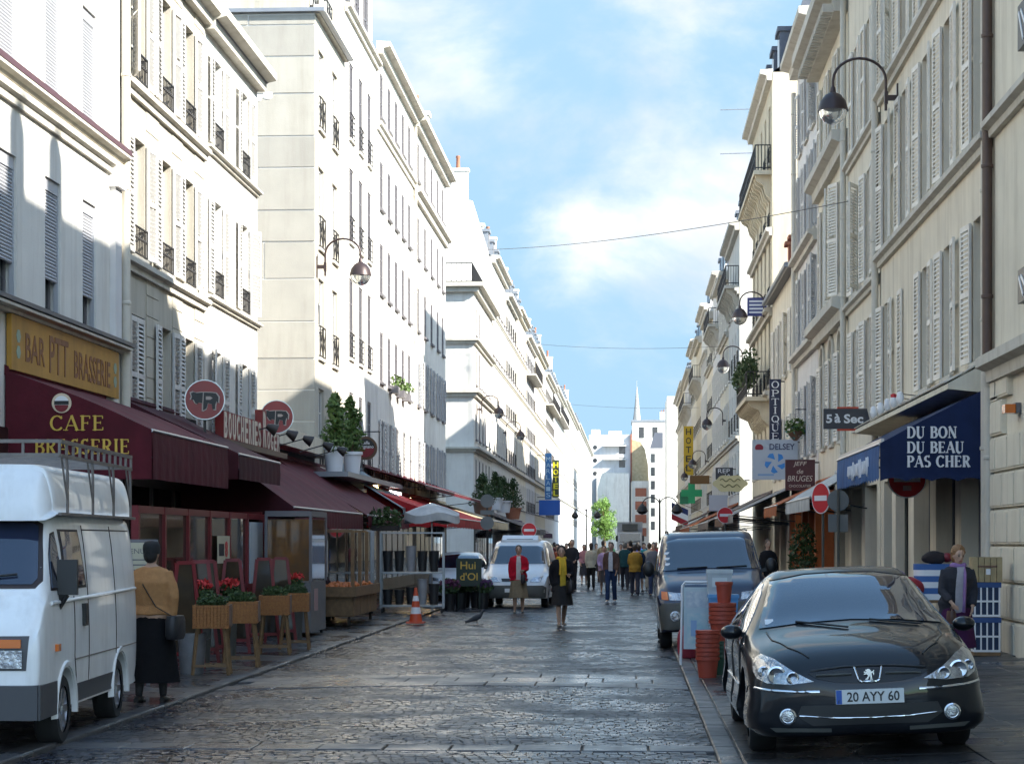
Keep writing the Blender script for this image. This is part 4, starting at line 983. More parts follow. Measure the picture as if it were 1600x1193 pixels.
for side_ in (1,-1):
    car.patch('side_window', [(1.0,.955),(.45,1.26),(.2,1.335),(.02,1.35),(.02,.955)], carglass_m, 'x', side_, off=.006)
    car.patch('side_window', [(-.04,.955),(-.04,1.35),(-.5,1.345),(-.9,1.27),(-1.15,1.14),(-1.2,.965)], carglass_m, 'x', side_, off=.006)
    car.strip('door_seam', [(1.02,.93),(1.08,.7),(1.0,.3)], black_m, 'x', side_); car.strip('door_seam', [(-.02,.94),(-.02,.3)], black_m, 'x', side_)
    car.strip('sill_trim', [(1.0,.52),(-.9,.52)], chrome_m, 'x', side_, w=.02)
    mb = MB(); mb.ellipsoid((side_*.97,.98,.965), (.095,.08,.062), 14, 8); mb.bar((side_*.86,.95,.94),(side_*.95,.97,.95), .06, .04)
    mo = car.add('door_mirror', mb, black_paint, smooth=60)
    mb = MB(); mb.ellipsoid((side_*.97,.915,.965), (.075,.02,.045), 12, 6); car.add('mirror_glass', mb, chrome_m, mo, 60)
    hl = car.patch('headlight', [(p[0]*side_, p[1]) for p in [(.865,.71),(.85,.79),(.79,.825),(.70,.79),(.57,.70),(.42,.622),(.60,.605),(.77,.615),(.84,.65)]], lens_m, off=.009, g=.035)
    for (x, z, r_) in ((.70,.675,.075),(.58,.655,.05),(.79,.70,.045)):
        h = car.hit('y', 1, (x*side_, z), .004)
        mb = MB(); mb.lathe([(r_,0),(r_,.014),(r_*.8,.018),(r_*.35,.002),(.01,.0)], h, 18, axis='y'); car.add('reflector', mb, chrome_m, hl, 40)
    h = car.hit('y', 1, (.63*side_, .36), 0)
    mb = MB(); mb.lathe([(.064,-.05),(.064,.018),(.053,.023),(.048,.010),(.03,.006),(.005,.006)], h, 20, axis='y'); fo = car.add('fog_light', mb, [chrome_m], smooth=40)
    mb = MB(); mb.lathe([(.045,.01),(.042,.018),(.01,.021)], h, 18, axis='y'); car.add('lens', mb, lens_m, fo, 40)
    car.strip('bumper_trim', [(.86*side_,.578),(.74*side_,.560),(.55*side_,.548),(.38*side_,.545)], chrome_m, w=.024, off=.008)
    car.strip('bonnet_seam', [(.70*side_,1.33),(.68*side_,1.7),(.58*side_,2.05),(.44*side_,2.27)], black_m, 'z', w=.012, off=.003)
    car.strip('bumper_seam', [(2.12,.60),(1.95,.575),(1.83,.52)], black_m, 'x', side_, w=.01, off=.001)
    car.strip('wing_seam', [(1.30,.86),(1.12,.84),(1.05,.93)], black_m, 'x', side_, w=.01, off=.001)
    car.patch('lower_lip', [(.3*side_,.235),(.72*side_,.245),(.76*side_,.275),(.3*side_,.262)], greyplastic_m, off=.012)
car.strip('bonnet_seam', [(-.44,.705),(-.2,.725),(0,.73),(.2,.725),(.44,.705)], black_m, w=.022, off=.0)
car.strip('roof_seam', [(-.59,1.372),(-.3,1.417),(0,1.427),(.3,1.417),(.59,1.372)], black_m, w=.012, off=.001)
gr = car.patch('grille', [(-.46,.685),(-.40,.645),(-.25,.610),(0,.597),(.25,.610),(.40,.645),(.46,.685),(.25,.698),(0,.705),(-.25,.698)], black_m, off=.006)
car.strip('grille_bar', [(-.40,.664),(-.13,.668)], greyplastic_m, w=.018, off=.012, parent=gr); car.strip('grille_bar', [(.40,.664),(.13,.668)], greyplastic_m, w=.018, off=.012, parent=gr)
car.patch('air_intake', [(-.52,.44),(-.56,.36),(-.44,.285),(.44,.285),(.56,.36),(.52,.44)], black_m, off=.005)
car.strip('intake_trim', [(-.54,.365),(-.3,.345),(0,.34),(.3,.345),(.54,.365)], chrome_m, w=.012, off=.014)
# badge: chrome U and a rearing beast
car.strip('badge_frame', [(-.105,.715),(-.09,.66),(-.078,.622),(-.055,.610),(.055,.610),(.078,.622),(.09,.66),(.105,.715)], chrome_m, w=.016, off=.016)
lion = [(-.030,-.05),(-.008,-.05),(-.002,-.036),(.008,-.018),(.014,-.012),(.016,-.036),(.010,-.05),(.034,-.05),(.034,-.043),(.026,-.041),(.030,-.016),(.026,.004),(.034,.010),(.042,.002),(.040,-.012),(.047,-.010),(.050,.008),(.044,.020),(.052,.034),(.044,.036),(.036,.024),(.024,.022),
        (.018,.036),(.006,.046),(-.010,.048),(-.020,.040),(-.030,.038),(-.028,.030),(-.018,.026),(-.022,.020),(-.036,.026),(-.046,.022),(-.040,.014),(-.026,.010),(-.042,.004),(-.044,-.004),(-.034,-.004),(-.014,-.002),(-.006,-.014),(-.016,-.030),(-.022,-.042),(-.032,-.042)]
h = car.hit('y', 1, (0, .662), .018)
mb = MB(); mb.prism([(x*.85, z*.85) for x, z in lion], face_T(h, (-1,0,0), (0,0,1)), .008); car.add('badge', mb, chrome_m)
h = car.hit('y', 1, (0, .50), .012)
mb = MB(); mb.box(-.26,.26,h.y-.03,h.y+.012,.445,.555); pt = car.add('number_plate', mb, plate_m)
mb = MB(); mb.box(.215,.258,h.y+.010,h.y+.015,.447,.553); car.add('plate_band', mb, plateblue_m, pt)
mb = MB(); put_text(mb, '20 AYY 60', face_T((-.025,h.y+.0125,.50),(-1,0,0),(0,0,1)), .40, .075, .003, bold=.012); put_text(mb, 'F', face_T((.237,h.y+.0155,.465),(-1,0,0),(0,0,1)), .015, .022, .002); car.add('plate_lettering', mb, [black_m], pt)
h = car.hit('y', 1, (.66, 1.035), .012); mb = MB(); mb.prism([(-.035,-.03),(.035,-.03),(.035,.03),(-.035,.03)], face_T(h, (-1,0,0), (0,-.75,.66)), .003); car.add('windscreen_sticker', mb, signw_m)
for sx in (.05, -.55):
    mb = MB(); pts = [car.hit('y', 1, (sx+.1*q, .985+.012*q), .012) for q in range(5)]; mb.tube([p for p in pts if p], .009, 5); car.add('wiper', mb, black_m)

# --- old white van with raised roof and rack
def vprof(zt, wr, wb, zb, ws, zs=.32, zm=.8, r=.10):
    return K((0,zt),(wr*.6,zt-.005),(wr-.09,zt-.025),(wr,zt-r-.03),(wb,zb),(wb+.015,zm),(ws,zs+.06),(ws-.08,zs),(0,zs))
van = [(-2.08, K((0,1.9),(.5,1.9),(.74,1.88),(.80,1.78),(.86,1.3),(.88,.8),(.84,.5),(.78,.44),(0,.44))),
 (-2.04, vprof(2.0,.89,.955,1.3,.95)), (-1.0, vprof(2.03,.90,.965,1.3,.96)), (0.4, vprof(2.03,.90,.965,1.3,.96)), (1.30, vprof(2.0,.885,.965,1.28,.96)),
 (1.50, vprof(1.93,.87,.965,1.28,.96)), (1.80, vprof(1.62,.91,.965,1.25,.96)), (2.05, vprof(1.36,.94,.965,1.20,.96,r=.06)), (2.13, vprof(1.30,.945,.965,1.16,.955,r=.05)),
 (2.25, vprof(1.14,.93,.955,1.02,.94,r=.05)), (2.31, vprof(1.03,.90,.94,.95,.92,zs=.33,r=.04)), (2.335, K((0,.92),(.5,.92),(.78,.91),(.84,.86),(.87,.8),(.87,.65),(.84,.44),(.78,.38),(0,.38)))]
VX, VY = -5.92, 18.72
vn = Veh('parked_van', (VX, VY, .0), pi+radians(3.5), 'old white panel van with raised roof and steel roof rack, cut by the picture edge', 'van', van, white_paint, wheels=[(.955, 1.35), (.955, -1.12)], wr=.31, ww=.2, nu=4, nv=3)
rubber2 = mat('dark_seal', (.03,.02,.02), .6)
vn.patch('windscreen_seal', [(-.86,1.36),(.86,1.36),(.90,1.42),(.81,1.90),(.74,1.935),(-.74,1.935),(-.81,1.90),(-.90,1.42)], rubber2, off=.006)
ws = vn.patch('windscreen', [(-.83,1.39),(.83,1.39),(.86,1.44),(.78,1.88),(.72,1.905),(-.72,1.905),(-.78,1.88),(-.86,1.44)], carglass2_m, off=.012)
vn.strip('wiper', [(.1,1.40),(.7,1.46)], black_m, w=.02, off=.03, mirror=True, parent=ws)
vn.patch('grille_panel', [(-.86,.70),(.86,.70),(.88,.98),(-.88,.98)], mat('van_dark_grey', (.06,.06,.065), .5), off=.008)
for sg in (1,-1):
    mb = MB(); h = vn.hit('y',1,(.66*sg,.80),.012); mb.box(.66*sg-.17,.66*sg+.17,h.y-.03,h.y+.012,.72,.865); hl = vn.add('headlight', mb, lens_m)
    mb = MB(); mb.box(.66*sg-.16,.66*sg+.16,h.y-.03,h.y+.014,.885,.955); vn.add('indicator', mb, orange_m)
    for (nm, poly) in (('side_window', [(1.84,1.34),(1.66,1.64),(1.50,1.82),(1.42,1.84),(1.40,1.34)]), ('side_window', [(1.32,1.34),(1.32,1.86),(.58,1.86),(.44,1.34)])):
        vn.patch('window_seal', [(p[0]*1.0, p[1]) for p in poly], rubber2, 'x', sg, off=.004)
        cxp = sum(p[0] for p in poly)/len(poly); czp = sum(p[1] for p in poly)/len(poly)
        vn.patch(nm, [(cxp+(p[0]-cxp)*.86, czp+(p[1]-czp)*.92) for p in poly], carglass2_m, 'x', sg, off=.010)
    vn.patch('panel_recess', [(.35,1.34),(.35,1.86),(-1.0,1.86),(-1.0,1.34)], white_paint, 'x', sg, off=-.012, skirt=0)
    for path in ([(.40,1.9),(.40,.42)], [(1.0,1.28),(1.02,.75),(.9,.45)], [(-.9,1.9),(-.9,.5)], [(.40,1.86),(-1.9,1.86)]): vn.strip('door_seam', path, rubber2, 'x', sg, w=.014, off=.0)
    vn.strip('swage_line', [(1.9,1.235),(-2.0,1.275)], white_paint, 'x', sg, w=.035, off=.004)
    vn.strip('swage_line', [(1.0,.72),(-2.0,.72)], mat('van_rust', (.20,.16,.13), .7), 'x', sg, w=.012, off=.002)
    vn.patch('sill_panel', [(.95,.34),(-.74,.34),(-.74,.50),(.95,.50)], mat('van_dark_grey', (0,0,0)), 'x', sg, off=.008)
    mb = MB(); mb.box(1.04*sg-.085, 1.04*sg+.085, 1.56, 1.62, 1.30, 1.60); mb.bar((.95*sg,1.56,1.24),(1.03*sg,1.59,1.34), .05, .05); mb.bar((.95*sg,1.56,1.18),(1.03*sg,1.59,1.3), .04, .04); vn.add('door_mirror', mb, black_m)
    mb = MB(); h = vn.hit('x', sg, (.62,1.08), .012); mb.box(h.x-.02,h.x+.02,.56,.68,1.00,1.20); vn.add('door_handle', mb, black_m)
    mb = MB(); h = vn.hit('x', sg, (1.75,.86), .01); mb.box(h.x-.02,h.x+.02,1.70,1.80,.83,.89); vn.add('indicator', mb, orange_m)
    for yy in (1.35,-1.12):
        mb = MB(); mb.loft([[(sg*(.945+q), yy+r_*cos(a), .31+r_*sin(a)) for q, r_ in ((0,.37),(.045,.375),(.05,.41),(0,.45))] for a in [pi*k/12-.12 for k in range(14)]], closed=True); vn.add('wheel_arch', mb, white_paint, smooth=50)
mb = MB(); mb.box(-.97,.97,2.25,2.42,.30,.58); mb.box(-.99,-.93,1.75,2.40,.30,.58); mb.box(.93,.99,1.75,2.40,.30,.58); vn.add('bumper', mb, mat('van_dark_grey',(0,0,0)))
mb = MB(); mb.box(-.26,.26,2.42,2.43,.40,.51); vn.add('number_plate', mb, plate_m)
hp_ = lambda zt, k=1.0, zb=1.985: K((0,zt),(.6*k,zt),(.76*k,zt-.012),(.835*k,zt-.06),(.885*k,zt-.22),(.90*k,zb+.04),(.89*k,zb),(0,zb))
hi = [(-2.0, hp_(2.38,.96)), (-1.95, hp_(2.42)), (0, hp_(2.42)), (1.35, hp_(2.42)), (1.5, hp_(2.38,.985)), (1.6, hp_(2.27,.97,1.96)), (1.68, K((0,2.03),(.5,2.03),(.68,2.02),(.74,2.01),(.80,1.98),(.82,1.95),(.81,1.93),(0,1.93)))]
mb = MB(); mb.loft(shell(hi, 3, 4)); vn.add('raised_roof', mb, white_paint, smooth=50)
rk_m = mat('rack_steel', (.22,.19,.17), .55, metal=.4, var=.3); rkw_m = mat('rack_pale_steel', (.42,.38,.34), .5, metal=.3, var=.2)
mb = MB()
for sg in (1,-1):
    for zz in (2.49, 2.615): mb.bar((.94*sg,-1.9,zz),(.94*sg,1.45,zz), .03, .03)
    for q in range(13): y = -1.9+q*.279; mb.bar((.94*sg,y,2.49),(.94*sg,y,2.615), .022, .022)
    mb.bar((.955*sg,-2.0,1.99),(.955*sg,1.5,1.99), .03, .025)
    for y in (-1.8,-.9,.1,1.2): mb.tube([(.955*sg,y,1.98),(.955*sg,y,2.35),(.945*sg,y,2.49)], .013, 6); mb.bar((.955*sg,y,2.1),(.94*sg,y+.18,2.49), .014, .014)
for q in range(8): y = -1.9+q*.478; mb.bar((-.94,y,2.50),(.94,y,2.50), .025, .025)
for zz in (2.49,2.615): mb.bar((-.94,1.45,zz),(.94,1.45,zz), .03, .03)
for q in range(7): x = -.94+q*.313; mb.bar((x,1.45,2.49),(x,1.45,2.615), .022, .022)
vn.add('roof_rack', mb, rk_m)

# --- navy van
blu = [(-2.35, K((0,1.75),(.5,1.75),(.66,1.72),(.70,1.62),(.80,1.15),(.82,.8),(.80,.55),(.74,.45),(0,.45))),
 (-2.3, vprof(1.88,.76,.885,1.12,.86,zs=.3,r=.12)), (-1.0, vprof(1.91,.78,.895,1.12,.87,zs=.28,r=.12)), (.3, vprof(1.90,.77,.895,1.12,.87,zs=.28,r=.12)), (.75, vprof(1.84,.75,.895,1.12,.87,zs=.28,r=.11)),
 (1.15, vprof(1.55,.78,.895,1.1,.87,zs=.28,r=.1)), (1.5, vprof(1.28,.82,.895,1.06,.87,zs=.28,r=.06)), (1.7, vprof(1.20,.83,.895,1.02,.87,zs=.28,r=.05)), (2.1, vprof(1.08,.80,.885,.94,.86,zs=.28,r=.05)),
 (2.28, vprof(.97,.76,.86,.84,.83,zs=.29,r=.05)), (2.36, K((0,.80),(.4,.80),(.58,.79),(.68,.76),(.76,.68),(.77,.55),(.73,.38),(.66,.33),(0,.33))), (2.39, K((0,.66),(.2,.66),(.34,.65),(.40,.63),(.44,.58),(.44,.5),(.4,.44),(.34,.42),(0,.42)))]
BX, BY = 1.36, 35.5
bv = Veh('parked_van', (BX, BY, pav(BX)-.03), pi, 'dark blue people carrier van with grey bumper parked behind the black saloon', 'van', blu, blue_paint, wheels=[(.87, 1.55), (.87, -1.25)], wr=.33, ww=.2, nu=4, nv=3)
bv.root.rotation_euler = (0, math.atan(.03), pi)
bv.patch('windscreen', [(-.79,1.26),(0,1.285),(.79,1.26),(.81,1.31),(.70,1.74),(.5,1.785),(-.5,1.785),(-.70,1.74),(-.81,1.31)], carglass_m, off=.01)
bv.patch('bumper', [(-.83,.33),(.83,.33),(.86,.70),(.80,.755),(-.80,.755),(-.86,.70)], greyplastic_m, off=.02)
bi = bv.patch('air_intake', [(-.45,.60),(.45,.60),(.38,.48),(-.38,.48)], black_m, off=.026)
bv.patch('grille', [(-.40,.79),(.40,.79),(.42,.88),(-.42,.88)], black_m, off=.01)
for sg in (1,-1):
    bv.patch('headlight', [(.44*sg,.785),(.70*sg,.80),(.72*sg,.93),(.46*sg,.90)], lens_m, off=.012, g=.04); bv.patch('indicator', [(.72*sg,.80),(.83*sg,.815),(.83*sg,.94),(.735*sg,.93)], orange_m, off=.012, g=.04)
    h = bv.hit('y',1,(.62*sg,.545),.015); mb = MB(); mb.lathe([(.085,-.03),(.085,.02),(.06,.024),(.05,.01),(.005,.012)], h, 18, axis='y'); bv.add('fog_light', mb, lens_m, smooth=40)
    for poly in ([(1.2,1.18),(.75,1.60),(.55,1.72),(.30,1.72),(.30,1.18)], [(.22,1.18),(.22,1.73),(-.8,1.73),(-.8,1.18)], [(-.9,1.18),(-.9,1.73),(-2.0,1.70),(-2.1,1.18)]): bv.patch('side_window', poly, carglass_m, 'x', sg, off=.006, g=.1)
    mb = MB(); mb.ellipsoid((1.02*sg,1.2,1.30), (.10,.07,.13), 14, 8); mb.bar((.86*sg,1.18,1.22),(1.0*sg,1.2,1.27), .06, .06); bv.add('door_mirror', mb, black_m, smooth=60)
    bv.strip('roof_rail', [(.66*sg,-1.9),(.66*sg,.45)], black_m, 'z', w=.035, off=.03)
for x in (-.1,.55): bv.strip('wiper', [(x-.5,1.30),(x,1.285)], black_m, w=.02, off=.02)
for q in range(3):
    h = bv.hit('y',1,(.70,1.36+.09*q),.014); mb = MB(); mb.prism([(-.04,-.025),(.04,-.025),(.04,.025),(-.04,.025)], face_T(h,(-1,0,0),(0,-.6,.8)), .003); bv.add('windscreen_sticker', mb, signw_m)

# --- white delivery van with cooling unit
brl = [(-2.05, K((0,1.6),(.4,1.6),(.60,1.57),(.66,1.48),(.76,1.05),(.78,.7),(.76,.5),(.7,.42),(0,.42))),
 (-2.0, vprof(1.76,.70,.85,1.02,.83,zs=.28,r=.12)), (-.6, vprof(1.80,.72,.86,1.02,.84,zs=.26,r=.12)), (.35, vprof(1.77,.70,.86,1.02,.84,zs=.26,r=.12)), (.65, vprof(1.66,.69,.86,1.02,.84,zs=.26,r=.1)),
 (1.0, vprof(1.36,.72,.86,1.0,.84,zs=.26,r=.08)), (1.25, vprof(1.14,.77,.86,.97,.84,zs=.26,r=.05)), (1.6, vprof(1.0,.77,.86,.88,.84,zs=.26,r=.05)), (1.88, vprof(.86,.72,.83,.75,.81,zs=.26,r=.05)),
 (2.0, K((0,.70),(.4,.70),(.55,.69),(.64,.67),(.72,.6),(.73,.5),(.70,.34),(.62,.28),(0,.28))), (2.04, K((0,.58),(.2,.58),(.3,.57),(.36,.56),(.4,.52),(.4,.46),(.36,.4),(.3,.38),(0,.38)))]
wv = Veh('parked_van', (-2.98, 56.0, .0), pi-radians(2), 'white delivery van with roof cooling unit parked behind the woman in red', 'van', brl, white2_paint, wheels=[(.83, 1.2), (.83, -1.35)], wr=.30, ww=.18, nu=3, nv=3)
wv.patch('windscreen', [(-.74,1.16),(.74,1.16),(.64,1.60),(.5,1.64),(-.5,1.64),(-.64,1.60)], carglass_m, off=.01)
wv.patch('bumper', [(-.80,.28),(.80,.28),(.82,.55),(.74,.60),(-.74,.60),(-.82,.55)], greyplastic_m, off=.015); wv.patch('grille', [(-.34,.70),(.34,.70),(.36,.78),(-.36,.78)], black_m, off=.01, g=.05)
for sg in (1,-1):
    wv.patch('headlight', [(.40*sg,.69),(.68*sg,.70),(.74*sg,.84),(.48*sg,.80)], lens_m, off=.012, g=.05)
    for poly in ([(1.05,1.08),(.7,1.46),(.5,1.58),(.15,1.58),(.15,1.08)],): wv.patch('side_window', poly, carglass_m, 'x', sg, off=.006, g=.1)
    wv.strip('rubbing_strip', [(1.5,.62),(-1.9,.62)], black_m, 'x', sg, w=.07, off=.004)
    mb = MB(); mb.ellipsoid((1.0*sg,.95,1.16), (.11,.08,.11), 12, 8); mb.bar((.84*sg,.95,1.1),(.95*sg,.95,1.13), .05, .05); wv.add('door_mirror', mb, black_m, smooth=60)
mb = MB(); mb.box(-.26,.26,2.05,2.065,.42,.52); wv.add('number_plate', mb, plate_m)
mb = MB(); mb.loft([[(-.55,y,z0_),(.55,y,z0_),(.48,y,z1_),(-.48,y,z1_)] for y, z0_, z1_ in ((-.5,1.78,1.93),(.25,1.76,1.93),(.5,1.70,1.80))]); cu = wv.add('cooling_unit', mb, white2_paint)
mb = MB(); mb.box(-.36,.36,.40,.47,1.745,1.83); wv.add('cooling_grille', mb, black_m, cu)
# --- white small car
hat = [(-1.9, K((0,1.0),(.4,1.0),(.58,.98),(.66,.9),(.72,.7),(.66,.4),(0,.4))), (-1.8, K((0,1.2),(.4,1.19),(.58,1.12),(.76,.88),(.80,.6),(.74,.26),(0,.25))), (-1.3, K((0,1.38),(.4,1.37),(.57,1.30),(.80,.9),(.83,.58),(.78,.22),(0,.22))),
 (-.3, K((0,1.43),(.4,1.42),(.58,1.35),(.81,.91),(.84,.58),(.79,.2),(0,.2))), (.2, K((0,1.40),(.4,1.385),(.58,1.32),(.81,.91),(.84,.58),(.79,.2),(0,.2))), (.6, K((0,1.24),(.4,1.225),(.62,1.17),(.81,.9),(.84,.58),(.79,.2),(0,.2))),
 (1.05, K((0,.98),(.42,.965),(.68,.92),(.80,.84),(.835,.56),(.78,.2),(0,.2))), (1.5, K((0,.88),(.42,.87),(.66,.83),(.78,.74),(.82,.52),(.76,.2),(0,.2))), (1.8, K((0,.74),(.4,.735),(.56,.71),(.66,.64),(.70,.48),(.62,.22),(0,.22))), (1.9, K((0,.58),(.2,.58),(.3,.57),(.36,.54),(.38,.46),(.32,.34),(0,.34)))]
hc = Veh('parked_car', (-5.02, 60.5, .02), pi, 'small white car parked by the flower display next to the delivery van', 'car', hat, white2_paint, wheels=[(.82, 1.15), (.82, -1.15)], wr=.29, ww=.17, nu=3, nv=3)
hc.patch('windscreen', [(-.68,.97),(.68,.97),(.55,1.32),(0,1.37),(-.55,1.32)], carglass_m, off=.008)
hc.patch('grille', [(-.4,.50),(.4,.50),(.4,.56),(-.4,.56)], black_m, off=.008)
for sg in (1,-1):
    hc.patch('headlight', [(.44*sg,.60),(.66*sg,.62),(.68*sg,.71),(.48*sg,.68)], lens_m, off=.01, g=.05); hc.patch('side_window', [(.85,.94),(.35,1.24),(-.9,1.28),(-1.3,.95)], carglass_m, 'x', sg, off=.006, g=.1)
mb = MB(); mb.box(-.26,.26,1.90,1.912,.36,.46); hc.add('number_plate', mb, plate_m)
# --- far truck
tr = empty('delivery_truck', (-.05, 213, 0), 'grey white delivery truck with a box body filling the far end of the street', 'truck', rz=pi)
tw = mat('truck_grey', (.40,.41,.42), .5, var=.1)
mb = MB(); mb.box(-1.2,1.2,1.2,3.0,.6,2.75); mb.box(-1.15,1.15,2.8,3.06,.5,1.0); link('cab', mb.me('cab', white2_paint), tr)
mb = MB(); mb.box(-1.3,1.3,-5.0,1.1,.9,3.75); mb.box(-1.32,1.32,1.0,1.12,3.6,3.8); link('box_body', mb.me('box_body', tw), tr)
mb = MB(); mb.box(-.8,.8,1.1,1.6,2.95,3.6); link('cooling_unit', mb.me('cooling_unit', greyplastic_m), tr)
mb = MB(); mb.box(-1.05,1.05,2.98,3.02,1.7,2.6); link('windscreen', mb.me('windscreen', carglass_m), tr)
mb = MB(); mb.box(-.7,.7,3.0,3.03,1.05,1.5); link('grille', mb.me('grille', black_m), tr)
for sg in (1,-1):
    mb = MB(); mb.box(.75*sg-.2,.75*sg+.2,3.05,3.08,.65,.85); link('headlight', mb.me('headlight', lens_m), tr)
    mb = MB(); mb.box(1.35*sg-.1,1.35*sg+.1,2.8,2.9,1.8,2.4); link('door_mirror', mb.me('door_mirror', black_m), tr)
    for y in (2.2,-3.2):
        mb = MB(); mb.lathe([(.48,-.15),(.48,.15)], (1.05*sg,y,.48), 20, axis='x'); link('wheel', mb.me('wheel', rubber_m), tr)
# ------------------------------------------------------------------ people (local +y is forward)
skin_m = mat('skin', (.50,.31,.22), .55, var=.08, vscale=20); skind_m = mat('skin_dark', (.12,.065,.04), .5); stock_m = mat('stocking', (.36,.22,.15), .6)
eye_m = mat('eye_dark', (.02,.015,.012), .3); lip_m = mat('lips', (.38,.12,.10), .5)
def cloth(name, col, **k): return mat('cloth_'+name, col, .9, var=.22, vscale=16, bump=.35, bscale=70, spec=.15, **k)
def fuse(mb, vox, smooth_it=2):
    me = mb.me('tmp', skin_m); ob = bpy.data.objects.new('tmp', me); SCR.collection.objects.link(ob)
    md = ob.modifiers.new('r', 'REMESH'); md.mode = 'VOXEL'; md.voxel_size = vox; md.use_smooth_shade = True
    ms = ob.modifiers.new('s', 'SMOOTH'); ms.iterations = smooth_it; ms.factor = .5
    r = evaluated(ob); bpy.data.objects.remove(ob)
    return r
def limb(mb, pts, rs, flat=1.0, n=10): mb.tube(pts, rs, n, flat=flat)
def rings_z(mb, rows, n=18, m=0):
    mb.loft([[Vector((cx+rx*cos(2*pi*k/n), cy_+ry*sin(2*pi*k/n), z)) for k in range(n)] for z, rx, ry, cx, cy_ in rows], m)
def person(loc, yaw, h, label, skin=None, hair=((.05,.035,.03),'short'), top=None, tcol=(.1,.1,.1), hem=.80, low='trousers', lcol=(.05,.05,.06), lhem=.42, stride=.3, arms=((.15,.2),(.15,.2)), shoe=(.02,.02,.02), stout=1.0, lean=.0, vox=.016,
           shirt=None, scarf=None, head=(0,0), collar=True, sleeves=1.0, splay=.08, group=None, hat=None, legskin=None):
    s = h/1.70; root = empty('person', loc, label, 'person', group, yaw); skin = skin or skin_m
    def S(*p): return Vector(p)*s
    # legs
    L1, L2 = .42*s, .43*s; hipz = .88*s
    ank = {}; knee = {}; hipj = {}
    for sd_, sg in ((1, 1), (-1, -1)):
        a = stride*sg*.5; bend = .12+(.35*abs(stride) if sg < 0 else .05)
        hp = S(.085*sd_*stout**.5, 0, .88); k = hp+Vector((sd_*.004, sin(a+bend*.5)*L1, -cos(a+bend*.5)*L1)); an = k+Vector((0, sin(a-bend*.6)*L2, -cos(a-bend*.6)*L2))
        hipj[sd_], knee[sd_], ank[sd_] = hp, k, an
    dz = -min(a.z for a in ank.values())+.075*s
    def up(v): return v+Vector((0,0,dz))
    for d in (hipj, knee, ank):
        for q in d: d[q] = up(d[q])
    def B(z, y=0): # torso leans forward about the hips
        zz = z*s+dz-hipz-dz; return Vector((0, sin(lean)*zz+y*s, hipz+dz+cos(lean)*zz))
    torso = [(.84,.150,.105),(.92,.170,.118),(1.02,.138,.098),(1.14,.148,.104),(1.27,.165,.112),(1.36,.168,.098),(1.42,.13,.075),(1.455,.062,.055)]
    def trings(k, z0, z1, grow=0.0, extra=0):
        out = []
        for z, rx, ry in torso:
            if z0-.001 <= z <= z1+.001:
                st = stout if z < 1.36 else 1+(stout-1)*.4; c = B(z)
                out.append((c.z, (rx*st+grow)*s, (ry*st*(1.1 if stout > 1.05 else 1)+grow)*s, c.x, c.y))
        return out
    shl = {sd_: B(1.375)+Vector((sd_*.165*s*(1+(stout-1)*.4), 0, 0)) for sd_ in (1,-1)}; elb = {}; wri = {}; fdir = {}
    for sd_, (pitch, bend) in ((1, arms[0]), (-1, arms[1])):
        d1 = Vector((sd_*splay*1.6, sin(pitch), -cos(pitch))).normalized(); e = shl[sd_]+d1*.285*s
        d2 = Vector((-sd_*.45*sin(min(bend, 1.3)), sin(pitch+bend), -cos(pitch+bend))).normalized(); w_ = e+d2*.245*s
        elb[sd_], wri[sd_], fdir[sd_] = e, w_, d2
    # ---- body: one continuous skin
    mb = MB(); rings_z(mb, trings(1, .84, 1.455))
    hd = B(1.58)+Vector((0, .015*s, 0)); HT = Matrix.Translation(hd) @ Matrix.Rotation(head[0], 4, 'Z') @ Matrix.Rotation(-head[1], 4, 'X')
    limb(mb, [B(1.40), B(1.47, .005), B(1.53, .01)], [.062*s, .054*s, .052*s])
    mb.ellipsoid((0,0,.02*s), (.074*s,.092*s,.108*s), 16, 12, T=HT); mb.ellipsoid((0,.02*s,-.045*s), (.056*s,.068*s,.068*s), 14, 10, T=HT)
    mb.ellipsoid((0,.098*s,-.008*s), (.014*s,.022*s,.026*s), 8, 6, T=HT)
    for sd_ in (1,-1):
        mb.ellipsoid((sd_*.075*s,-.005*s,.0), (.012*s,.024*s,.032*s), 8, 6, T=HT)
        limb(mb, [hipj[sd_]+Vector((0,0,.04*s)), hipj[sd_]*.5+knee[sd_]*.5, knee[sd_], knee[sd_]*.6+ank[sd_]*.4+Vector((0,-.012*s,0)), ank[sd_]], [q*s*stout**.5 for q in (.088,.072,.052,.052,.034)])
        ft = ank[sd_]; limb(mb, [ft+S(0,-.03,-.035), ft+S(0,.06,-.045), ft+S(sd_*.01,.15,-.055)], [.034*s,.036*s,.024*s])
        limb(mb, [shl[sd_], elb[sd_], elb[sd_]*.4+wri[sd_]*.6, wri[sd_]], [.052*s,.040*s,.036*s,.026*s])
        fd = fdir[sd_]; sidev = Vector((sd_,0,0)); nrm = fd.cross(sidev).normalized() if fd.cross(sidev).length > .1 else Vector((0,1,0)); acr = nrm
        limb(mb, [wri[sd_], wri[sd_]+fd*.05*s, wri[sd_]+fd*.09*s], [.024*s,.036*s,.034*s], flat=.5)
    me = fuse(mb, vox)
    # fingers join the same mesh
    fb = MB()
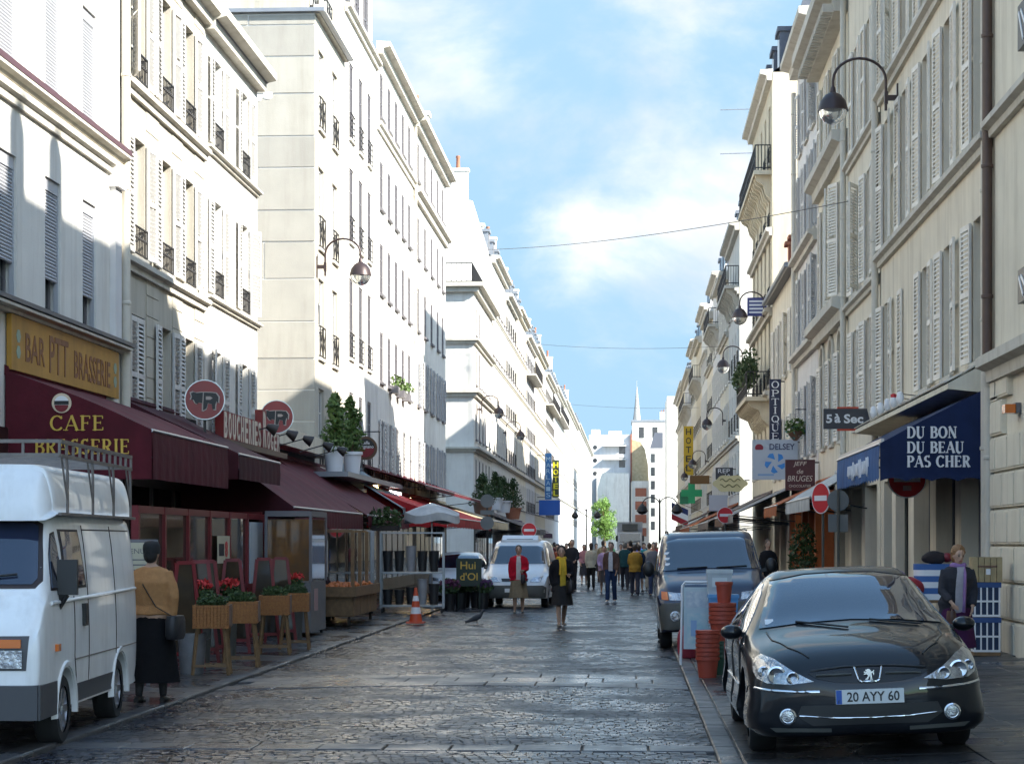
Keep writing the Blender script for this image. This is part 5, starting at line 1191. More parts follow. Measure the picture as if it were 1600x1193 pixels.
    for sd_ in (1,-1):
        fd = fdir[sd_]; acr = fd.cross(Vector((1,0,0))); acr = acr.normalized() if acr.length > .1 else Vector((0,1,0)); inn = Vector((-sd_,0,0))
        for k, ln in enumerate((.062,.075,.07,.055)):
            o = wri[sd_]+fd*.085*s+acr*(.024-.016*k)*s; fb.tube([o, o+fd*ln*.55*s+inn*.008*s, o+fd*ln*.9*s+inn*.028*s], [.0095*s,.0088*s,.0066*s], 6)
        o = wri[sd_]+fd*.03*s+acr*.026*s; fb.tube([o, o+fd*.03*s+acr*.024*s, o+fd*.058*s+acr*.028*s+inn*.01*s], [.011*s,.0105*s,.0075*s], 6)
    bm = bmesh.new(); bm.from_mesh(me); fm_ = fb.me('f', skin); bm.from_mesh(fm_); bm.to_mesh(me); bm.free(); me.materials.clear(); me.materials.append(skin)
    if legskin:
        me.materials.append(legskin); zc = hipz*1.02
        for p in me.polygons:
            if p.center.z < zc and abs(p.center.x) < .2*s*stout and p.center.z < .75*s: p.material_index = 1
    body = link('body', me, root)
    # face
    fc = MB(); lp = MB()
    for sd_ in (1,-1): fc.ellipsoid((sd_*.030*s,.086*s,.016*s), (.012*s,.008*s,.007*s), 8, 5, T=HT); fc.mesh([HT @ Vector((sd_*x*s, .091*s-.008*s*(x > .04), z*s)) for x, z in ((.014,.034),(.048,.032),(.048,.039),(.014,.042))], [(0,1,2,3)])
    link('eyes', fc.me('eyes', eye_m), body); lp.ellipsoid((0,.083*s,-.055*s), (.024*s,.010*s,.008*s), 10, 5, T=HT); link('mouth', lp.me('mouth', lip_m), body)
    # hair
    col, style = hair; hm = mat('hair_%d_%d_%d' % tuple(int(c*255) for c in col), col, .6, var=.4, vscale=40, bump=.6, bscale=60)
    hb = MB(); k = {'short':1.10,'curly':1.30,'bald':0,'long':1.14,'bun':1.12}[style]
    if k:
        hb.ellipsoid((0,-.022*s-(k-1.1)*.075*s,.045*s+(k-1.1)*.06*s), (.077*k*s,.088*min(k,1.16)*s,.092*min(k,1.16)*s), 16, 12, T=HT); hb.ellipsoid((0,-.045*s,-.01*s), (.072*k*s,.062*k*s,.085*k*s), 14, 10, T=HT)
        if style == 'curly':
            r_ = random.Random(int(h*1000))
            for _ in range(46):
                a, e = r_.uniform(0, 6.28), r_.uniform(-.3, 1.4); d = Vector((cos(a)*cos(e), sin(a)*cos(e), sin(e)))
                if d.y > .25 and d.z < .72: continue
                hb.ellipsoid((d.x*.088*s, -.02*s+d.y*.095*s, .035*s+d.z*.10*s), (.024*s,.024*s,.022*s), 7, 5, T=HT)
        if style == 'long': hb.ellipsoid((0,-.06*s,-.09*s), (.075*s,.04*s,.10*s), 12, 8, T=HT)
        if style == 'bun': hb.ellipsoid((0,-.10*s,.05*s), (.04*s,.04*s,.04*s), 10, 8, T=HT)
        hme = fuse(hb, vox*.9, 1); hme.materials.clear(); hme.materials.append(hm); link('hair', hme, root)
    if hat:
        b_ = MB(); b_.loft([[HT @ Vector((rr*s*cos(2*pi*q/18), -.01*s+rr*1.15*s*sin(2*pi*q/18), z*s)) for q in range(18)] for rr, z in ((.088,.0),(.094,.06),(.09,.10),(.07,.135),(.02,.15))]); link('hat', b_.me('hat', hat, smooth=60), root)
    # clothes
    tm_ = top or cloth('t%d_%d_%d' % tuple(int(c*255) for c in tcol), tcol)
    mb = MB(); tr_ = trings(1, hem, 1.42, .026)
    lowz = hem
    if hem < .84: c = B(.84); tr_ = [(B(hem).z, (.172*stout+.04)*s, (.125*stout+.035)*s, 0, B(hem).y+.0)] + tr_
    if collar: c = B(1.45); tr_.append((c.z, .078*s, .068*s, c.x, c.y))
    rings_z(mb, tr_)
    for sd_ in (1,-1):
        e2 = elb[sd_]*(1-sleeves*.92)+wri[sd_]*sleeves*.92
        limb(mb, [shl[sd_]+Vector((-sd_*.03*s,0,.0)), shl[sd_]*.5+elb[sd_]*.5, elb[sd_], elb[sd_]*.35+e2*.65, e2], [q*s*(stout**.35) for q in (.072,.066,.057,.052,.046)])
    tme = fuse(mb, vox, 2)
    for v in tme.vertices:   # folds
        n_ = noise.noise((v.co.x*11/s, v.co.y*11/s, v.co.z*7/s))*.010*s; v.co += v.normal*n_
    tme.materials.clear(); tme.materials.append(tm_); to = link('jacket' if low != 'dress' else 'coat', tme, root)
    if shirt:
        sm_ = cloth('s%d_%d_%d' % tuple(int(c*255) for c in shirt), shirt); mb = MB(); n = 8
        rows = []
        for z in (hem+.02,.95,1.10,1.25,1.36,1.43):
            i = min(range(len(torso)), key=lambda q: abs(torso[q][0]-z)); rx, ry = torso[i][1]*stout, torso[i][2]*stout*(1.1 if stout > 1.05 else 1); c = B(z); w_ = .062 if z < 1.3 else .05
            rows.append([Vector((x*s, c.y+(ry+.038)*s*sqrt(max(.05,1-(x/(rx+.03))**2)), c.z)) for x in [w_*(2*q/n-1) for q in range(n+1)]])
        mb.loft(rows, closed=False); link('shirt', mb.me('shirt', sm_, smooth=60), root)
    if scarf:
        cm_ = cloth('sc%d_%d_%d' % tuple(int(c*255) for c in scarf[0]), scarf[0]); mb = MB(); c = B(1.445)
        mb.tube([c+S(.085*cos(a), .075*sin(a)+.01, .0+.012*sin(3*a)) for a in [2*pi*q/14 for q in range(15)]], .036*s, 8)
        for sd_ in scarf[1]:
            pts = [B(1.44)+S(sd_*.06,.085,0), B(1.33)+S(sd_*.055,.15*stout,0), B(1.15)+S(sd_*.06,.15*stout,0), B(scarf[2])+S(sd_*.065,.15*stout,0)]
            mb.tube(pts, [.036*s,.045*s,.05*s,.05*s], 8, flat=.45)
        link('scarf', mb.me('scarf', cm_, smooth=60), root)
    lm_ = cloth('l%d_%d_%d' % tuple(int(c*255) for c in lcol), lcol); mb = MB()
    if low in ('skirt', 'dress'):
        kz = lhem*s; st = abs(knee[1].y-knee[-1].y)*.5; n = 28; rows = []
        for i in range(7):
            f = i/6; z = (B(1.0).z)*(1-f)+kz*f; rx = (.150*stout*(1-f)+(.205*stout)*f)*s if i else .148*stout*s; ry = (.11*stout*(1-f)+(.13*stout)*f)*s*1.1+st*f
            rows.append([Vector(((rx+.014*s*f*sin(7*a))*cos(a), (ry+.014*s*f*sin(7*a+1))*sin(a)+(knee[1].y+knee[-1].y)*.5*f, z)) for a in [2*pi*q/n for q in range(n)]])
        mb.loft(rows, caps=True); link('skirt', mb.me('skirt', lm_, smooth=80), root)
    else:
        rings_z(mb, trings(1, .84, 1.02, .018))
        for sd_ in (1,-1): limb(mb, [hipj[sd_]+Vector((0,0,.05*s)), hipj[sd_]*.5+knee[sd_]*.5, knee[sd_], knee[sd_]*.5+ank[sd_]*.5, ank[sd_]+Vector((0,0,-.01*s))], [q*s*stout**.5 for q in (.105,.09,.072,.066,.066)], n=12)
        pme = fuse(mb, vox, 1); pme.materials.clear(); pme.materials.append(lm_); link('trousers', pme, root)
    sm2 = mat('shoe_%d_%d_%d' % tuple(int(c*255) for c in shoe), shoe, .4)
    for sd_ in (1,-1):
        ft = ank[sd_]; mb = MB(); rows = []
        for y, w_, hh in ((-.065,.030,.05),(-.03,.038,.066),(.04,.040,.056),(.11,.044,.040),(.165,.032,.026)):
            z0_ = ft.z-.075*s; n = 12
            rows.append([Vector((ft.x+sd_*.008*s+w_*s*cos(a), ft.y+y*s, max(z0_, z0_+hh*.55*s+hh*.62*s*sin(a)))) for a in [2*pi*q/n for q in range(n)]])
        mb.loft(rows); link('shoe', mb.me('shoe', sm2, smooth=50), root)
    return root, dict(wri=wri, shl=shl, elb=elb, s=s, B=B, yaw=yaw, loc=Vector(loc), HT=HT)
def carry(info, sd_, label, col, kind='bag', size=(.28,.12,.22), drop=.12, strap=True, at=None):
    """a bag hanging from a hand or shoulder: its own thing"""
    R = Matrix.Translation(info['loc']) @ Matrix.Rotation(info['yaw'], 4, 'Z'); s = info['s']
    top_ = at if at is not None else info['wri'][sd_]+Vector((0,.0,-.07*s)); p = R @ top_
    o = empty('handbag' if kind == 'bag' else 'carrier_bag', p, label, 'bag', rz=info['yaw']); m = mat('bag_%d_%d_%d' % tuple(int(c*255) for c in col), col, .5, var=.15, bump=.3, bscale=30)
    a, b, c = size; mb = MB(); rows = []
    for z, k in ((-drop-c, .82), (-drop-c*.85, 1.0), (-drop-c*.3, .96), (-drop, .78)):
        rows.append([Vector((b/2*k*(abs(cos(q))**.6)*(1 if cos(q) > 0 else -1), a/2*k*(abs(sin(q))**.6)*(1 if sin(q) > 0 else -1), z)) for q in [2*pi*t/16 for t in range(16)]])
    mb.loft(rows); link('pouch', mb.me('pouch', m, smooth=50), o)
    mb = MB(); mb.tube([(0,-a*.3,-drop-.02),(0,-a*.12,-.02),(0,0,.01),(0,a*.12,-.02),(0,a*.3,-drop-.02)], .011, 6); link('handle', mb.me('handle', m, smooth=60), o)
    return o
def sling(info, pts, label, col, size, hang):
    """a shoulder bag: strap through pts (body space) and a pouch at the end"""
    R = Matrix.Translation(info['loc']) @ Matrix.Rotation(info['yaw'], 4, 'Z'); p = R @ Vector(hang)
    o = empty('shoulder_bag', p, label, 'bag', rz=info['yaw']); m = mat('bag_%d_%d_%d' % tuple(int(c*255) for c in col), col, .5, var=.15, bump=.3, bscale=30); a, b, c = size
    mb = MB(); rows = [[Vector((b/2*k*(abs(cos(q))**.6)*(1 if cos(q) > 0 else -1), a/2*k*(abs(sin(q))**.6)*(1 if sin(q) > 0 else -1), z)) for q in [2*pi*t/16 for t in range(16)]] for z, k in ((-c,.85),(-c*.85,1),(-c*.2,1),(0,.85))]
    mb.loft(rows); link('pouch', mb.me('pouch', m, smooth=50), o)
    mb = MB(); mb.tube([Vector(q)-Vector(hang) for q in pts], .016, 6, flat=.4); link('strap', mb.me('strap', m), o)
    return o
FC, AW = pi, 0.0   # facing the camera / walking away
# woman in the tan sweater, seen from behind
pr_, inf = person((-5.14,21.75,.03), AW-.12, 1.67, 'person in tan knitted sweater, black skirt and dark hat walking away beside the white van', skin_m, ((.012,.010,.010),'short'), tcol=(.46,.235,.10), hem=.85, low='skirt', lcol=(.012,.012,.014), lhem=.22,
                 stride=.22, arms=((-.12,.25),(.15,.25)), stout=1.42, splay=.16, vox=.013, hat=mat('hat_black',(.012,.012,.014),.8), legskin=mat('black_stocking',(.015,.015,.017),.7))
s_ = inf['s']; sling(inf, [(.05*s_,.05*s_,1.47*s_),(-.10*s_,-.02*s_,1.46*s_),(-.02*s_,-.20*s_,1.28*s_),(.13*s_,-.215*s_,1.05*s_),(.27*s_,-.12*s_,.95*s_)], 'black shoulder bag slung on the person in the tan sweater', (.02,.02,.024), (.36,.15,.25), (.31*s_,-.10*s_,.95*s_))
# woman with the yellow scarf
pr_, inf = person((-1.43,42.4,0), FC+.25, 1.64, 'person in black jacket with yellow scarf and dark skirt striding down the road', skin_m, ((.045,.03,.025),'curly'), tcol=(.014,.014,.018), hem=.74, low='skirt', lcol=(.03,.028,.028), lhem=.46, stride=.55, arms=((-.15,.3),(.3,1.25)),
                 stout=1.16, shirt=(.62,.42,.05), scarf=((.72,.46,.05),(1,-1),1.10), vox=.014, legskin=stock_m, head=(-.2,0))
carry(inf, -1, 'black handbag carried by the person with the yellow scarf', (.012,.012,.015), size=(.42,.13,.26), drop=.05)
# woman in red
pr_, inf = person((-2.75,50.4,0), FC+.05, 1.62, 'person in red cardigan and beige skirt standing before the white delivery van', skin_m, ((.07,.045,.035),'short'), tcol=(.50,.012,.03), hem=.80, low='skirt', lcol=(.25,.19,.12), lhem=.40, stride=.14, arms=((.0,.15),(.15,1.25)),
                 stout=1.2, shirt=(.6,.55,.5), vox=.015, legskin=stock_m)
carry(inf, -1, 'dark handbag held in front of the red cardigan', (.02,.016,.02), size=(.30,.12,.22), drop=.03)
# walker in jeans
person((-.56,59.6,0), FC-.1, 1.70, 'person in brown open jacket, white top and blue jeans walking in mid road', skin_m, ((.06,.035,.025),'bun'), tcol=(.12,.07,.055), hem=.86, lcol=(.03,.05,.11), stride=.4, arms=((-.15,.2),(.2,.25)), shirt=(.62,.6,.62), shoe=(.5,.5,.5), vox=.018)
# old woman behind the saloon
pr_, inf = person((3.95,25.2,pav(3.95)), FC+.12, 1.50, 'person with curly ginger hair, lilac scarf and dark coat behind the black saloon', skin_m, ((.34,.17,.07),'curly'), tcol=(.045,.045,.055), hem=.55, low='skirt', lcol=(.07,.02,.07), lhem=.35, stride=.12, arms=((.15,.75),(.05,.5)), lean=.2,
                 stout=1.3, shirt=(.50,.47,.50), scarf=((.34,.20,.42),(-1,),.80), vox=.012, head=(.1,.2))
carry(inf, 1, 'small brown handbag held by the person with the lilac scarf', (.07,.03,.02), size=(.2,.1,.2), drop=.04)
# stall keeper, shop doorway figure
person((-6.35,42.3,.06), FC-.9, 1.55, 'person with ginger hair bending over the wooden fruit stall', skin_m, ((.30,.10,.03),'short'), tcol=(.05,.03,.035), hem=.8, lcol=(.03,.03,.03), stride=.1, lean=.45, arms=((.6,.5),(.5,.6)), vox=.02)
person((3.25,48.8,pav(3.25)), FC+.3, 1.62, 'person in black jacket standing by the orange shop front', skin_m, ((.12,.06,.035),'short'), tcol=(.02,.018,.02), hem=.8, lcol=(.02,.02,.025), stride=.1, vox=.02)
# the crowd further down
crowd = [(-1.45,75.7,AW+.1,1.66,'cream coat and black trousers','long',(.50,.46,.36),(.02,.02,.02),'trousers',0),(-.75,78,AW,1.62,'pale blue top and grey trousers','short',(.45,.50,.60),(.10,.10,.12),'trousers',0),(-2.05,72,FC,1.78,'charcoal suit','short',(.03,.03,.035),(.03,.03,.035),'trousers',0),
 (.30,72,AW-.3,1.6,'navy coat and bare calves','bun',(.02,.035,.07),(.02,.035,.07),'skirt',.5),(.70,76,AW,1.66,'stone jacket and stone trousers','short',(.40,.36,.28),(.35,.31,.25),'trousers',0),(1.05,70,FC+.2,1.6,'pale blue shirt pushing a shopping trolley','short',(.30,.36,.50),(.2,.2,.24),'trousers',0),
 (.95,84,FC,1.7,'red sweater','short',(.45,.06,.05),(.05,.05,.08),'trousers',0),(1.55,80,AW,1.74,'white shirt','short',(.62,.6,.56),(.08,.07,.07),'trousers',0),(-2.6,88,AW,1.7,'black coat','short',(.02,.02,.022),(.02,.02,.02),'trousers',0),(-3.2,83,FC,1.6,'dark brown coat','curly',(.06,.04,.03),(.03,.03,.03),'skirt',.4),
 (-.1,92,FC,1.7,'grey hooded jacket','short',(.2,.2,.21),(.04,.05,.09),'trousers',0),(.35,98,AW,1.72,'royal blue jacket','short',(.03,.06,.25),(.05,.05,.05),'trousers',0),(-1.6,96,FC,1.64,'beige raincoat','long',(.42,.36,.26),(.05,.04,.04),'skirt',.4),(-3.6,97,AW,1.7,'maroon jacket','short',(.14,.03,.04),(.05,.05,.06),'trousers',0),
 (.15,67,AW,1.64,'mustard jumper','short',(.38,.22,.04),(.05,.05,.07),'trousers',0),(.75,66.5,FC,1.68,'grey fleece and jeans','short',(.16,.16,.18),(.04,.06,.12),'trousers',0),(-.9,70,FC,1.58,'lilac blouse','bun',(.36,.26,.42),(.07,.06,.06),'skirt',.4),(-3.1,74,AW,1.72,'denim jacket','short',(.06,.09,.16),(.03,.03,.035),'trousers',0),(-2.4,67.5,FC,1.62,'brick red coat','curly',(.28,.07,.04),(.03,.03,.03),'trousers',0),(1.45,74,FC,1.7,'cream jumper','long',(.5,.44,.33),(.09,.08,.08),'trousers',0),(-.2,76,AW,1.7,'dark teal anorak','short',(.02,.07,.08),(.04,.04,.05),'trousers',0),(.6,90,FC,1.66,'turquoise top','long',(.06,.30,.32),(.05,.05,.06),'trousers',0),(-1.2,90,AW,1.75,'sand coloured blouson','short',(.36,.29,.18),(.05,.05,.08),'trousers',0),
 (-2.3,80,AW,1.68,'olive parka','short',(.08,.08,.04),(.04,.04,.05),'trousers',0),(-1.9,84,FC,1.6,'pink cardigan','long',(.42,.20,.22),(.05,.05,.06),'skirt',.4),(.0,82,AW,1.75,'black leather jacket','short',(.015,.015,.016),(.05,.06,.10),'trousers',0),(-.4,87,FC,1.62,'white blouse','bun',(.6,.58,.55),(.06,.05,.05),'skirt',.4),(-1.0,101,FC,1.72,'dark green fleece','short',(.02,.06,.04),(.05,.05,.06),'trousers',0),(-2.9,93,FC,1.66,'cobalt dress','long',(.04,.08,.3),(.04,.08,.3),'skirt',.45),(.7,110,AW,1.7,'charcoal overcoat','short',(.05,.05,.055),(.03,.03,.03),'trousers',0),
 (1.3,104,FC,1.7,'tan jacket','short',(.30,.20,.11),(.04,.04,.06),'trousers',0),(-4.2,76,FC+.4,1.66,'white apron over dark clothes','short',(.6,.6,.58),(.03,.03,.03),'trousers',0)]
for i, (x, y, yw, h, d, hs, c1, c2, lw, lh) in enumerate(crowd):
    person((x, y, 0), yw, h, 'person wearing %s in the distant crowd, %s' % (d, 'back turned' if abs(yw) < 1 else 'face towards us'), skin_m, (rng.choice(((.03,.022,.018),(.10,.06,.035),(.16,.15,.14),(.05,.03,.02))), hs), tcol=c1, hem=.78, low=lw, lcol=c2, lhem=lh or .4,
           stride=rng.uniform(.15,.5)*rng.choice((1,-1)), arms=((rng.uniform(-.2,.3), rng.uniform(.2,.9)), (rng.uniform(-.2,.3), rng.uniform(.2,.9))), stout=rng.uniform(.95,1.15), vox=.026, group='people in the crowd down the street')
b = empty('carrier_bag', (-1.02,76.5,0), 'white plastic carrier bag held in the crowd beside the cream coat', 'bag'); mb = MB(); mb.loft([[Vector((.16*k*cos(a)*(1+.08*sin(3*a)), .12*k*sin(a), z)) for a in [2*pi*q/14 for q in range(14)]] for z, k in ((.22,.8),(.30,1.15),(.42,1.05),(.56,.5),(.66,.18))]); mb.build('bag_body', mat('plastic_white',(.7,.7,.72),.4), b, smooth=60)
t_ = empty('shopping_trolley', (1.05,69.3,0), 'dark green wheeled shopping trolley pushed in the crowd', 'trolley'); mb = MB(); mb.loft([[(1.05+sx*w_,69.3+sy*d_,z) for sx, sy in ((-1,-1),(1,-1),(1,1),(-1,1))] for z, w_, d_ in ((.12,.16,.12),(.35,.2,.15),(.7,.2,.14),(.78,.15,.1))]); mb.build('bag_body', cloth('trolley',(.03,.06,.04)), t_, smooth=50)
mb = MB()
for sx in (-1,1): mb.lathe([(.09,-.02),(.09,.02)], (1.05+sx*.2,69.4,.09), 14, axis='x')
mb.build('wheels', rubber_m, t_); mb = MB(); mb.tube([(.92,69.45,.1),(.92,69.5,.95),(1.18,69.5,.95),(1.18,69.45,.1)], .012, 6); mb.build('frame', chrome_m, t_)
# pigeon
pg = empty('pigeon', (-3.25,43.3,0), 'dark grey pigeon standing on the wet cobbles', 'pigeon', rz=-pi/2+.15)
pgm = mat('pigeon_grey', (.05,.052,.06), .6, var=.3, vscale=20); mb = MB(); PT = T((0,0,.15), rx=.5)
mb.ellipsoid((0,0,0), (.065,.13,.062), 14, 10, T=PT); mb.tube([(0,.07,.19),(0,.105,.25),(0,.115,.28)], [.045,.032,.028], 10); mb.ellipsoid((0,.125,.295), (.026,.034,.026), 10, 8); mb.tube([(0,-.08,.12),(0,-.17,.075),(0,-.25,.05)], [.05,.035,.03], 8, flat=.5)
for sd_ in (1,-1): mb.tube([(.025*sd_,.0,.11),(.025*sd_,.0,.012)], [.016,.006], 6)
pm = fuse(mb, .008, 1); pm.materials.clear(); pm.materials.append(pgm); link('body', pm, pg)
mb = MB(); mb.tube([(0,.155,.293),(0,.185,.285)], [.009,.002], 6); link('beak', mb.me('beak', black_m), pg)
for sd_ in (1,-1):
    mb = MB(); mb.ellipsoid((.055*sd_,-.02,.01), (.018,.13,.05), 10, 8, T=PT); link('wing', mb.me('wing', pgm, smooth=60), pg)
    mb = MB(); q = .025*sd_
    for a in (-.5,0,.5): mb.tube([(q,0,.006),(q+.03*sin(a),.03*cos(a),.005)], .004, 5)
    link('foot', mb.me('foot', terra_m), pg)
# ------------------------------------------------------------------ awnings, signs, lamps, stalls
def fabric(name, col, rough=.75): return mat('awning_'+name, col, rough, var=.4, vscale=1.6, bump=.9, bscale=4.5, spec=.3, stain=.5)
def awning(side, u0, u1, zw, zf, proj, val, m, label, panel=False, sag=.10, pm=None, n0=0.02, scallop=True, boxm=None, group='shop awnings'):
    root = empty('awning', P(side, (u0+u1)/2, n0, zw), label, 'awning', group)
    nseg = 8; k = max(6, int((u1-u0)/.45)); rows = []
    for i in range(nseg+1):
        f = i/nseg; n = n0+(proj-n0)*f; z = zw+(zf-zw)*f-sag*sin(pi*f)*.6
        rows.append([Vector(P(side, u0+(u1-u0)*j/k, n+.02*sin(j*1.7), z+.035*sin(pi*f)*sin(j*2.1+f)+(.03*(j % 2)*f*(1-f)))) for j in range(k+1)])
    top = rows; bot = [[p-Vector((0,0,.018)) for p in r] for r in rows]
    mb = MB(); mb.loft(top, closed=False); mb.loft(list(reversed(bot)), closed=False)
    for a in (0, k): mb.loft([[t[a] for t in top], [t[a] for t in bot]], closed=False)
    mb.build('canopy', m, root, smooth=50)
    if val:
        kk = max(8, int((u1-u0)/.06)); kk = min(kk, 240); mb = MB(); r0, r1, r2 = [], [], []
        for j in range(kk+1):
            u = u0+(u1-u0)*j/kk; w = .005*sin(j*.9)+.006*sin(u*2.3); dz = (.05*abs(sin(u*pi/.35)) if scallop else 0)
            r0.append(P(side,u,proj+.005,zf+.01)); r1.append(P(side,u,proj+.02+w*.6,zf-val*.5)); r2.append(P(side,u,proj+.015+w,zf-val+dz))
        mb.loft([r0,r1,r2], closed=False); X, s_, _ = SIDE[side]
        mb.loft([[(p[0]-s_*.006,p[1],p[2]) for p in r] for r in (r2,r1,r0)], closed=False); mb.build('valance', m, root, smooth=60)
    if panel:
        kk = 24; pts = [P(side,u0,n0,zw), P(side,u0,proj,zf)]
        lo = []
        for j in range(kk+1):
            n = proj+(n0-proj)*j/kk; lo.append(P(side,u0-.012,n,zf-val+(.05*abs(sin(j*pi/6)) if scallop else 0)))
        up_ = [P(side,u0-.012,proj+(n0-proj)*j/kk, zf+(zw-zf)*j/kk-sag*.6*sin(pi*(1-j/kk))+.01) for j in range(kk+1)]
        mb = MB(); mb.loft([up_, lo], closed=False); mb.loft([[(p[0],p[1]+.008,p[2]) for p in r] for r in (lo, up_)], closed=False); pan = mb.build('side_panel', pm or m, root)
        root['panel'] = pan.name
    for u in ([u0+.15, u1-.15] if u1-u0 < 6 else [u0+.15, (u0+u1)/2, u1-.15]):
        mb = MB(); mb.tube([P(side,u,n0,zf-.25),P(side,u,proj*.6,zf-.12),P(side,u,proj-.03,zf-.03)], .016, 6); mb.build('folding_arm', iron_m, root)
    mb = MB(); a, b_ = P(side,u0,n0-.02,zw+.02), P(side,u1,n0-.02,zw+.02); mb.tube([a, b_], .07, 8); mb.build('roller_box', boxm or m, root)
    mb = MB(); mb.tube([P(side,u0,proj,zf),P(side,u1,proj,zf)], .022, 8); mb.build('front_bar', alu_m, root)
    return root
burg = fabric('burgundy', (.105,.008,.018)); burg2 = fabric('burgundy_dark', (.06,.006,.013)); bred = fabric('bright_red', (.46,.018,.02)); slateb = fabric('slate_blue', (.22,.28,.31)); beige_a = fabric('beige', (.52,.41,.26)); grey_a = fabric('grey', (.30,.29,.28))
taupe_a = fabric('taupe', (.20,.16,.14)); purple_a = fabric('purple', (.09,.03,.09)); navy_a = fabric('navy', (.008,.022,.085)); sky_a = fabric('mid_blue', (.02,.11,.33)); white_a = fabric('white_canvas', (.60,.60,.58)); orange_a = fabric('orange', (.46,.12,.03)); brown_a = fabric('brown', (.16,.09,.06))
gold_m = mat('gold_lettering', (.62,.40,.06), .5); red_letter = mat('brown_lettering', (.25,.10,.04), .6, var=.3)
camT = lambda x, y, z: face_T((x, y, z), (1,0,0), (0,0,1))       # faces the camera
# cafe awning with its lettered side
a1 = awning('L', 27.4, 32.6, 4.07, 3.26, 2.03, .66, burg, 'burgundy cafe awning with gold CAFE BRASSERIE on its side panel', panel=True, sag=-.06, scallop=False)
pan = bpy.data.objects[a1['panel']]; del a1['panel']
mb = MB(); serif_text(mb, 'CAFE', camT(-7.49,27.375,3.36), .74, .20); mb.build('lettering', gold_m, pan); mb = MB(); serif_text(mb, 'BRASSERIE', camT(-7.42,27.375,3.04), 1.30, .20); mb.build('lettering', gold_m, pan)
mb = MB(); mb.lathe([(.135,0),(.135,-.006),(.005,-.006)], (-7.70,27.375,3.63), 24, axis='y'); em = mb.build('emblem', mat('emblem_cream',(.68,.55,.40),.5), pan)
mb = MB(); mb.lathe([(.10,-.007),(.10,-.010),(.005,-.010)], (-7.70,27.375,3.63), 24, axis='y'); mb.build('emblem_disc', signw_m, em)
mb = MB(); mb.box(-7.80,-7.60,27.361,27.364,3.61,3.66); mb.build('emblem_band', black_m, em); mb = MB(); mb.prism([(.095*cos(a), .095*sin(a)) for a in [pi+pi*q/10 for q in range(11)]], camT(-7.70,27.3645,3.605), .002); mb.build('emblem_base', redp_m, em)
a2 = awning('L', 33.95, 38.0, 4.13, 3.22, 1.95, .42, burg2, 'dark burgundy awning behind the lettered cafe awning', panel=True, sag=.02, scallop=False); del a2['panel']
a3 = awning('L', 38.05, 47.9, 3.75, 2.40, 2.2, .36, burg, 'long burgundy awning above the wicker planters', panel=True, sag=-.12, pm=burg2, scallop=False); del a3['panel']
awning('L', 48.1, 57.0, 3.8, 2.38, 2.3, .3, burg, 'sagging burgundy awning above the fruit stall', sag=.08)
awning('L', 57.3, 64.3, 4.0, 2.70, 2.1, .2, slateb, 'slate blue awning next to the bright red one', sag=.05)
awning('L', 64.8, 90.0, 4.15, 3.55, 2.0, .12, burg, 'flat dark red awning stretched high above the stalls', sag=.0, scallop=False)
a7 = awning('L', 58.0, 76.0, 3.3, 2.45, 3.3, .30, bred, 'bright red awning over the flower display', panel=True, sag=.05, n0=1.0); del a7['panel']
awning('L', 78.0, 93.5, 3.5, 2.6, 2.9, .35, beige_a, 'beige sunlit awning with scalloped edge at the side street corner', sag=.05)
awning('L', 112, 127, 3.6, 2.5, 2.9, .5, taupe_a, 'taupe awning just past the side street', sag=.05)
awning('L', 127.5, 142, 3.4, 2.6, 2.6, .4, grey_a, 'grey awning beyond the taupe one', sag=.05)
awning('L', 143, 160, 3.3, 2.4, 2.4, .4, purple_a, 'purple awning far down the sunny side', sag=.05)
# yellow bar sign
sg_ = empty('signboard', (XL+.05, 30.4, 4.15), 'yellow painted board reading BAR PTT BRASSERIE above the cafe awning', 'sign')
mb = MB(); mb.box(XL+.02, XL+.09, 27.44, 33.3, 4.10, 4.86); mb.build('board', mat('aged_yellow_board', (.50,.26,.035), .55, var=.3, vscale=2.2, stain=.6), sg_)
mb = MB()
fT = lambda u, z, x=XL+.091: face_T((x, u, z), (0,1,0), (0,0,1))
put_text(mb, 'BAR', fT(28.55,4.46), .95, .40, bold=.01); mb.build('lettering', red_letter, sg_); mb = MB(); put_text(mb, 'PTT', fT(29.75,4.47), 1.0, .54, bold=.012); mb.build('lettering', red_letter, sg_); mb = MB(); put_text(mb, 'BRASSERIE', fT(31.65,4.44), 2.15, .42, bold=.01); mb.build('lettering', red_letter, sg_)
for u in (27.75, 33.05):
    mb = MB(); mb.lathe([(.10,0),(.10,.006)], (XL+.09,u,4.58), 6, axis='x'); mb.lathe([(.10,0),(.10,.006)], (XL+.09,u,4.36), 6, axis='x'); mb.build('ornament', mat('ornament_green',(.28,.36,.28),.6), sg_)
# terrace under the awnings
tr_ = empty('cafe_terrace', (-6.75, 33, .06), 'dark red glazed terrace front under the burgundy awnings', 'terrace')
for i in range(7):
    u = 27.6+i*1.6; mb = MB(); mb.box(-6.80,-6.70,u,u+.10,.06,2.25); mb.build('post', redp_m, tr_)
    if i < 6:
        mb = MB(); mb.box(-6.78,-6.72,u+.10,u+1.6,.06,.95); mb.box(-6.79,-6.71,u+.10,u+1.6,2.15,2.25); mb.box(-6.80,-6.70,u+.1,u+1.6,.95,1.02); mb.build('panel', redp_m, tr_)
        mb = MB(); mb.box(-6.755,-6.745,u+.10,u+1.6,1.02,2.15); mb.build('pane', mat('terrace_glass',(.025,.02,.018),.05,spec=.7,col2=(.07,.05,.03),vscale=1.6), tr_)
mb = MB(); mb.box(-8.4,-6.75,37.2,37.3,.06,2.3); mb.build('end_wall', redp_m, tr_)
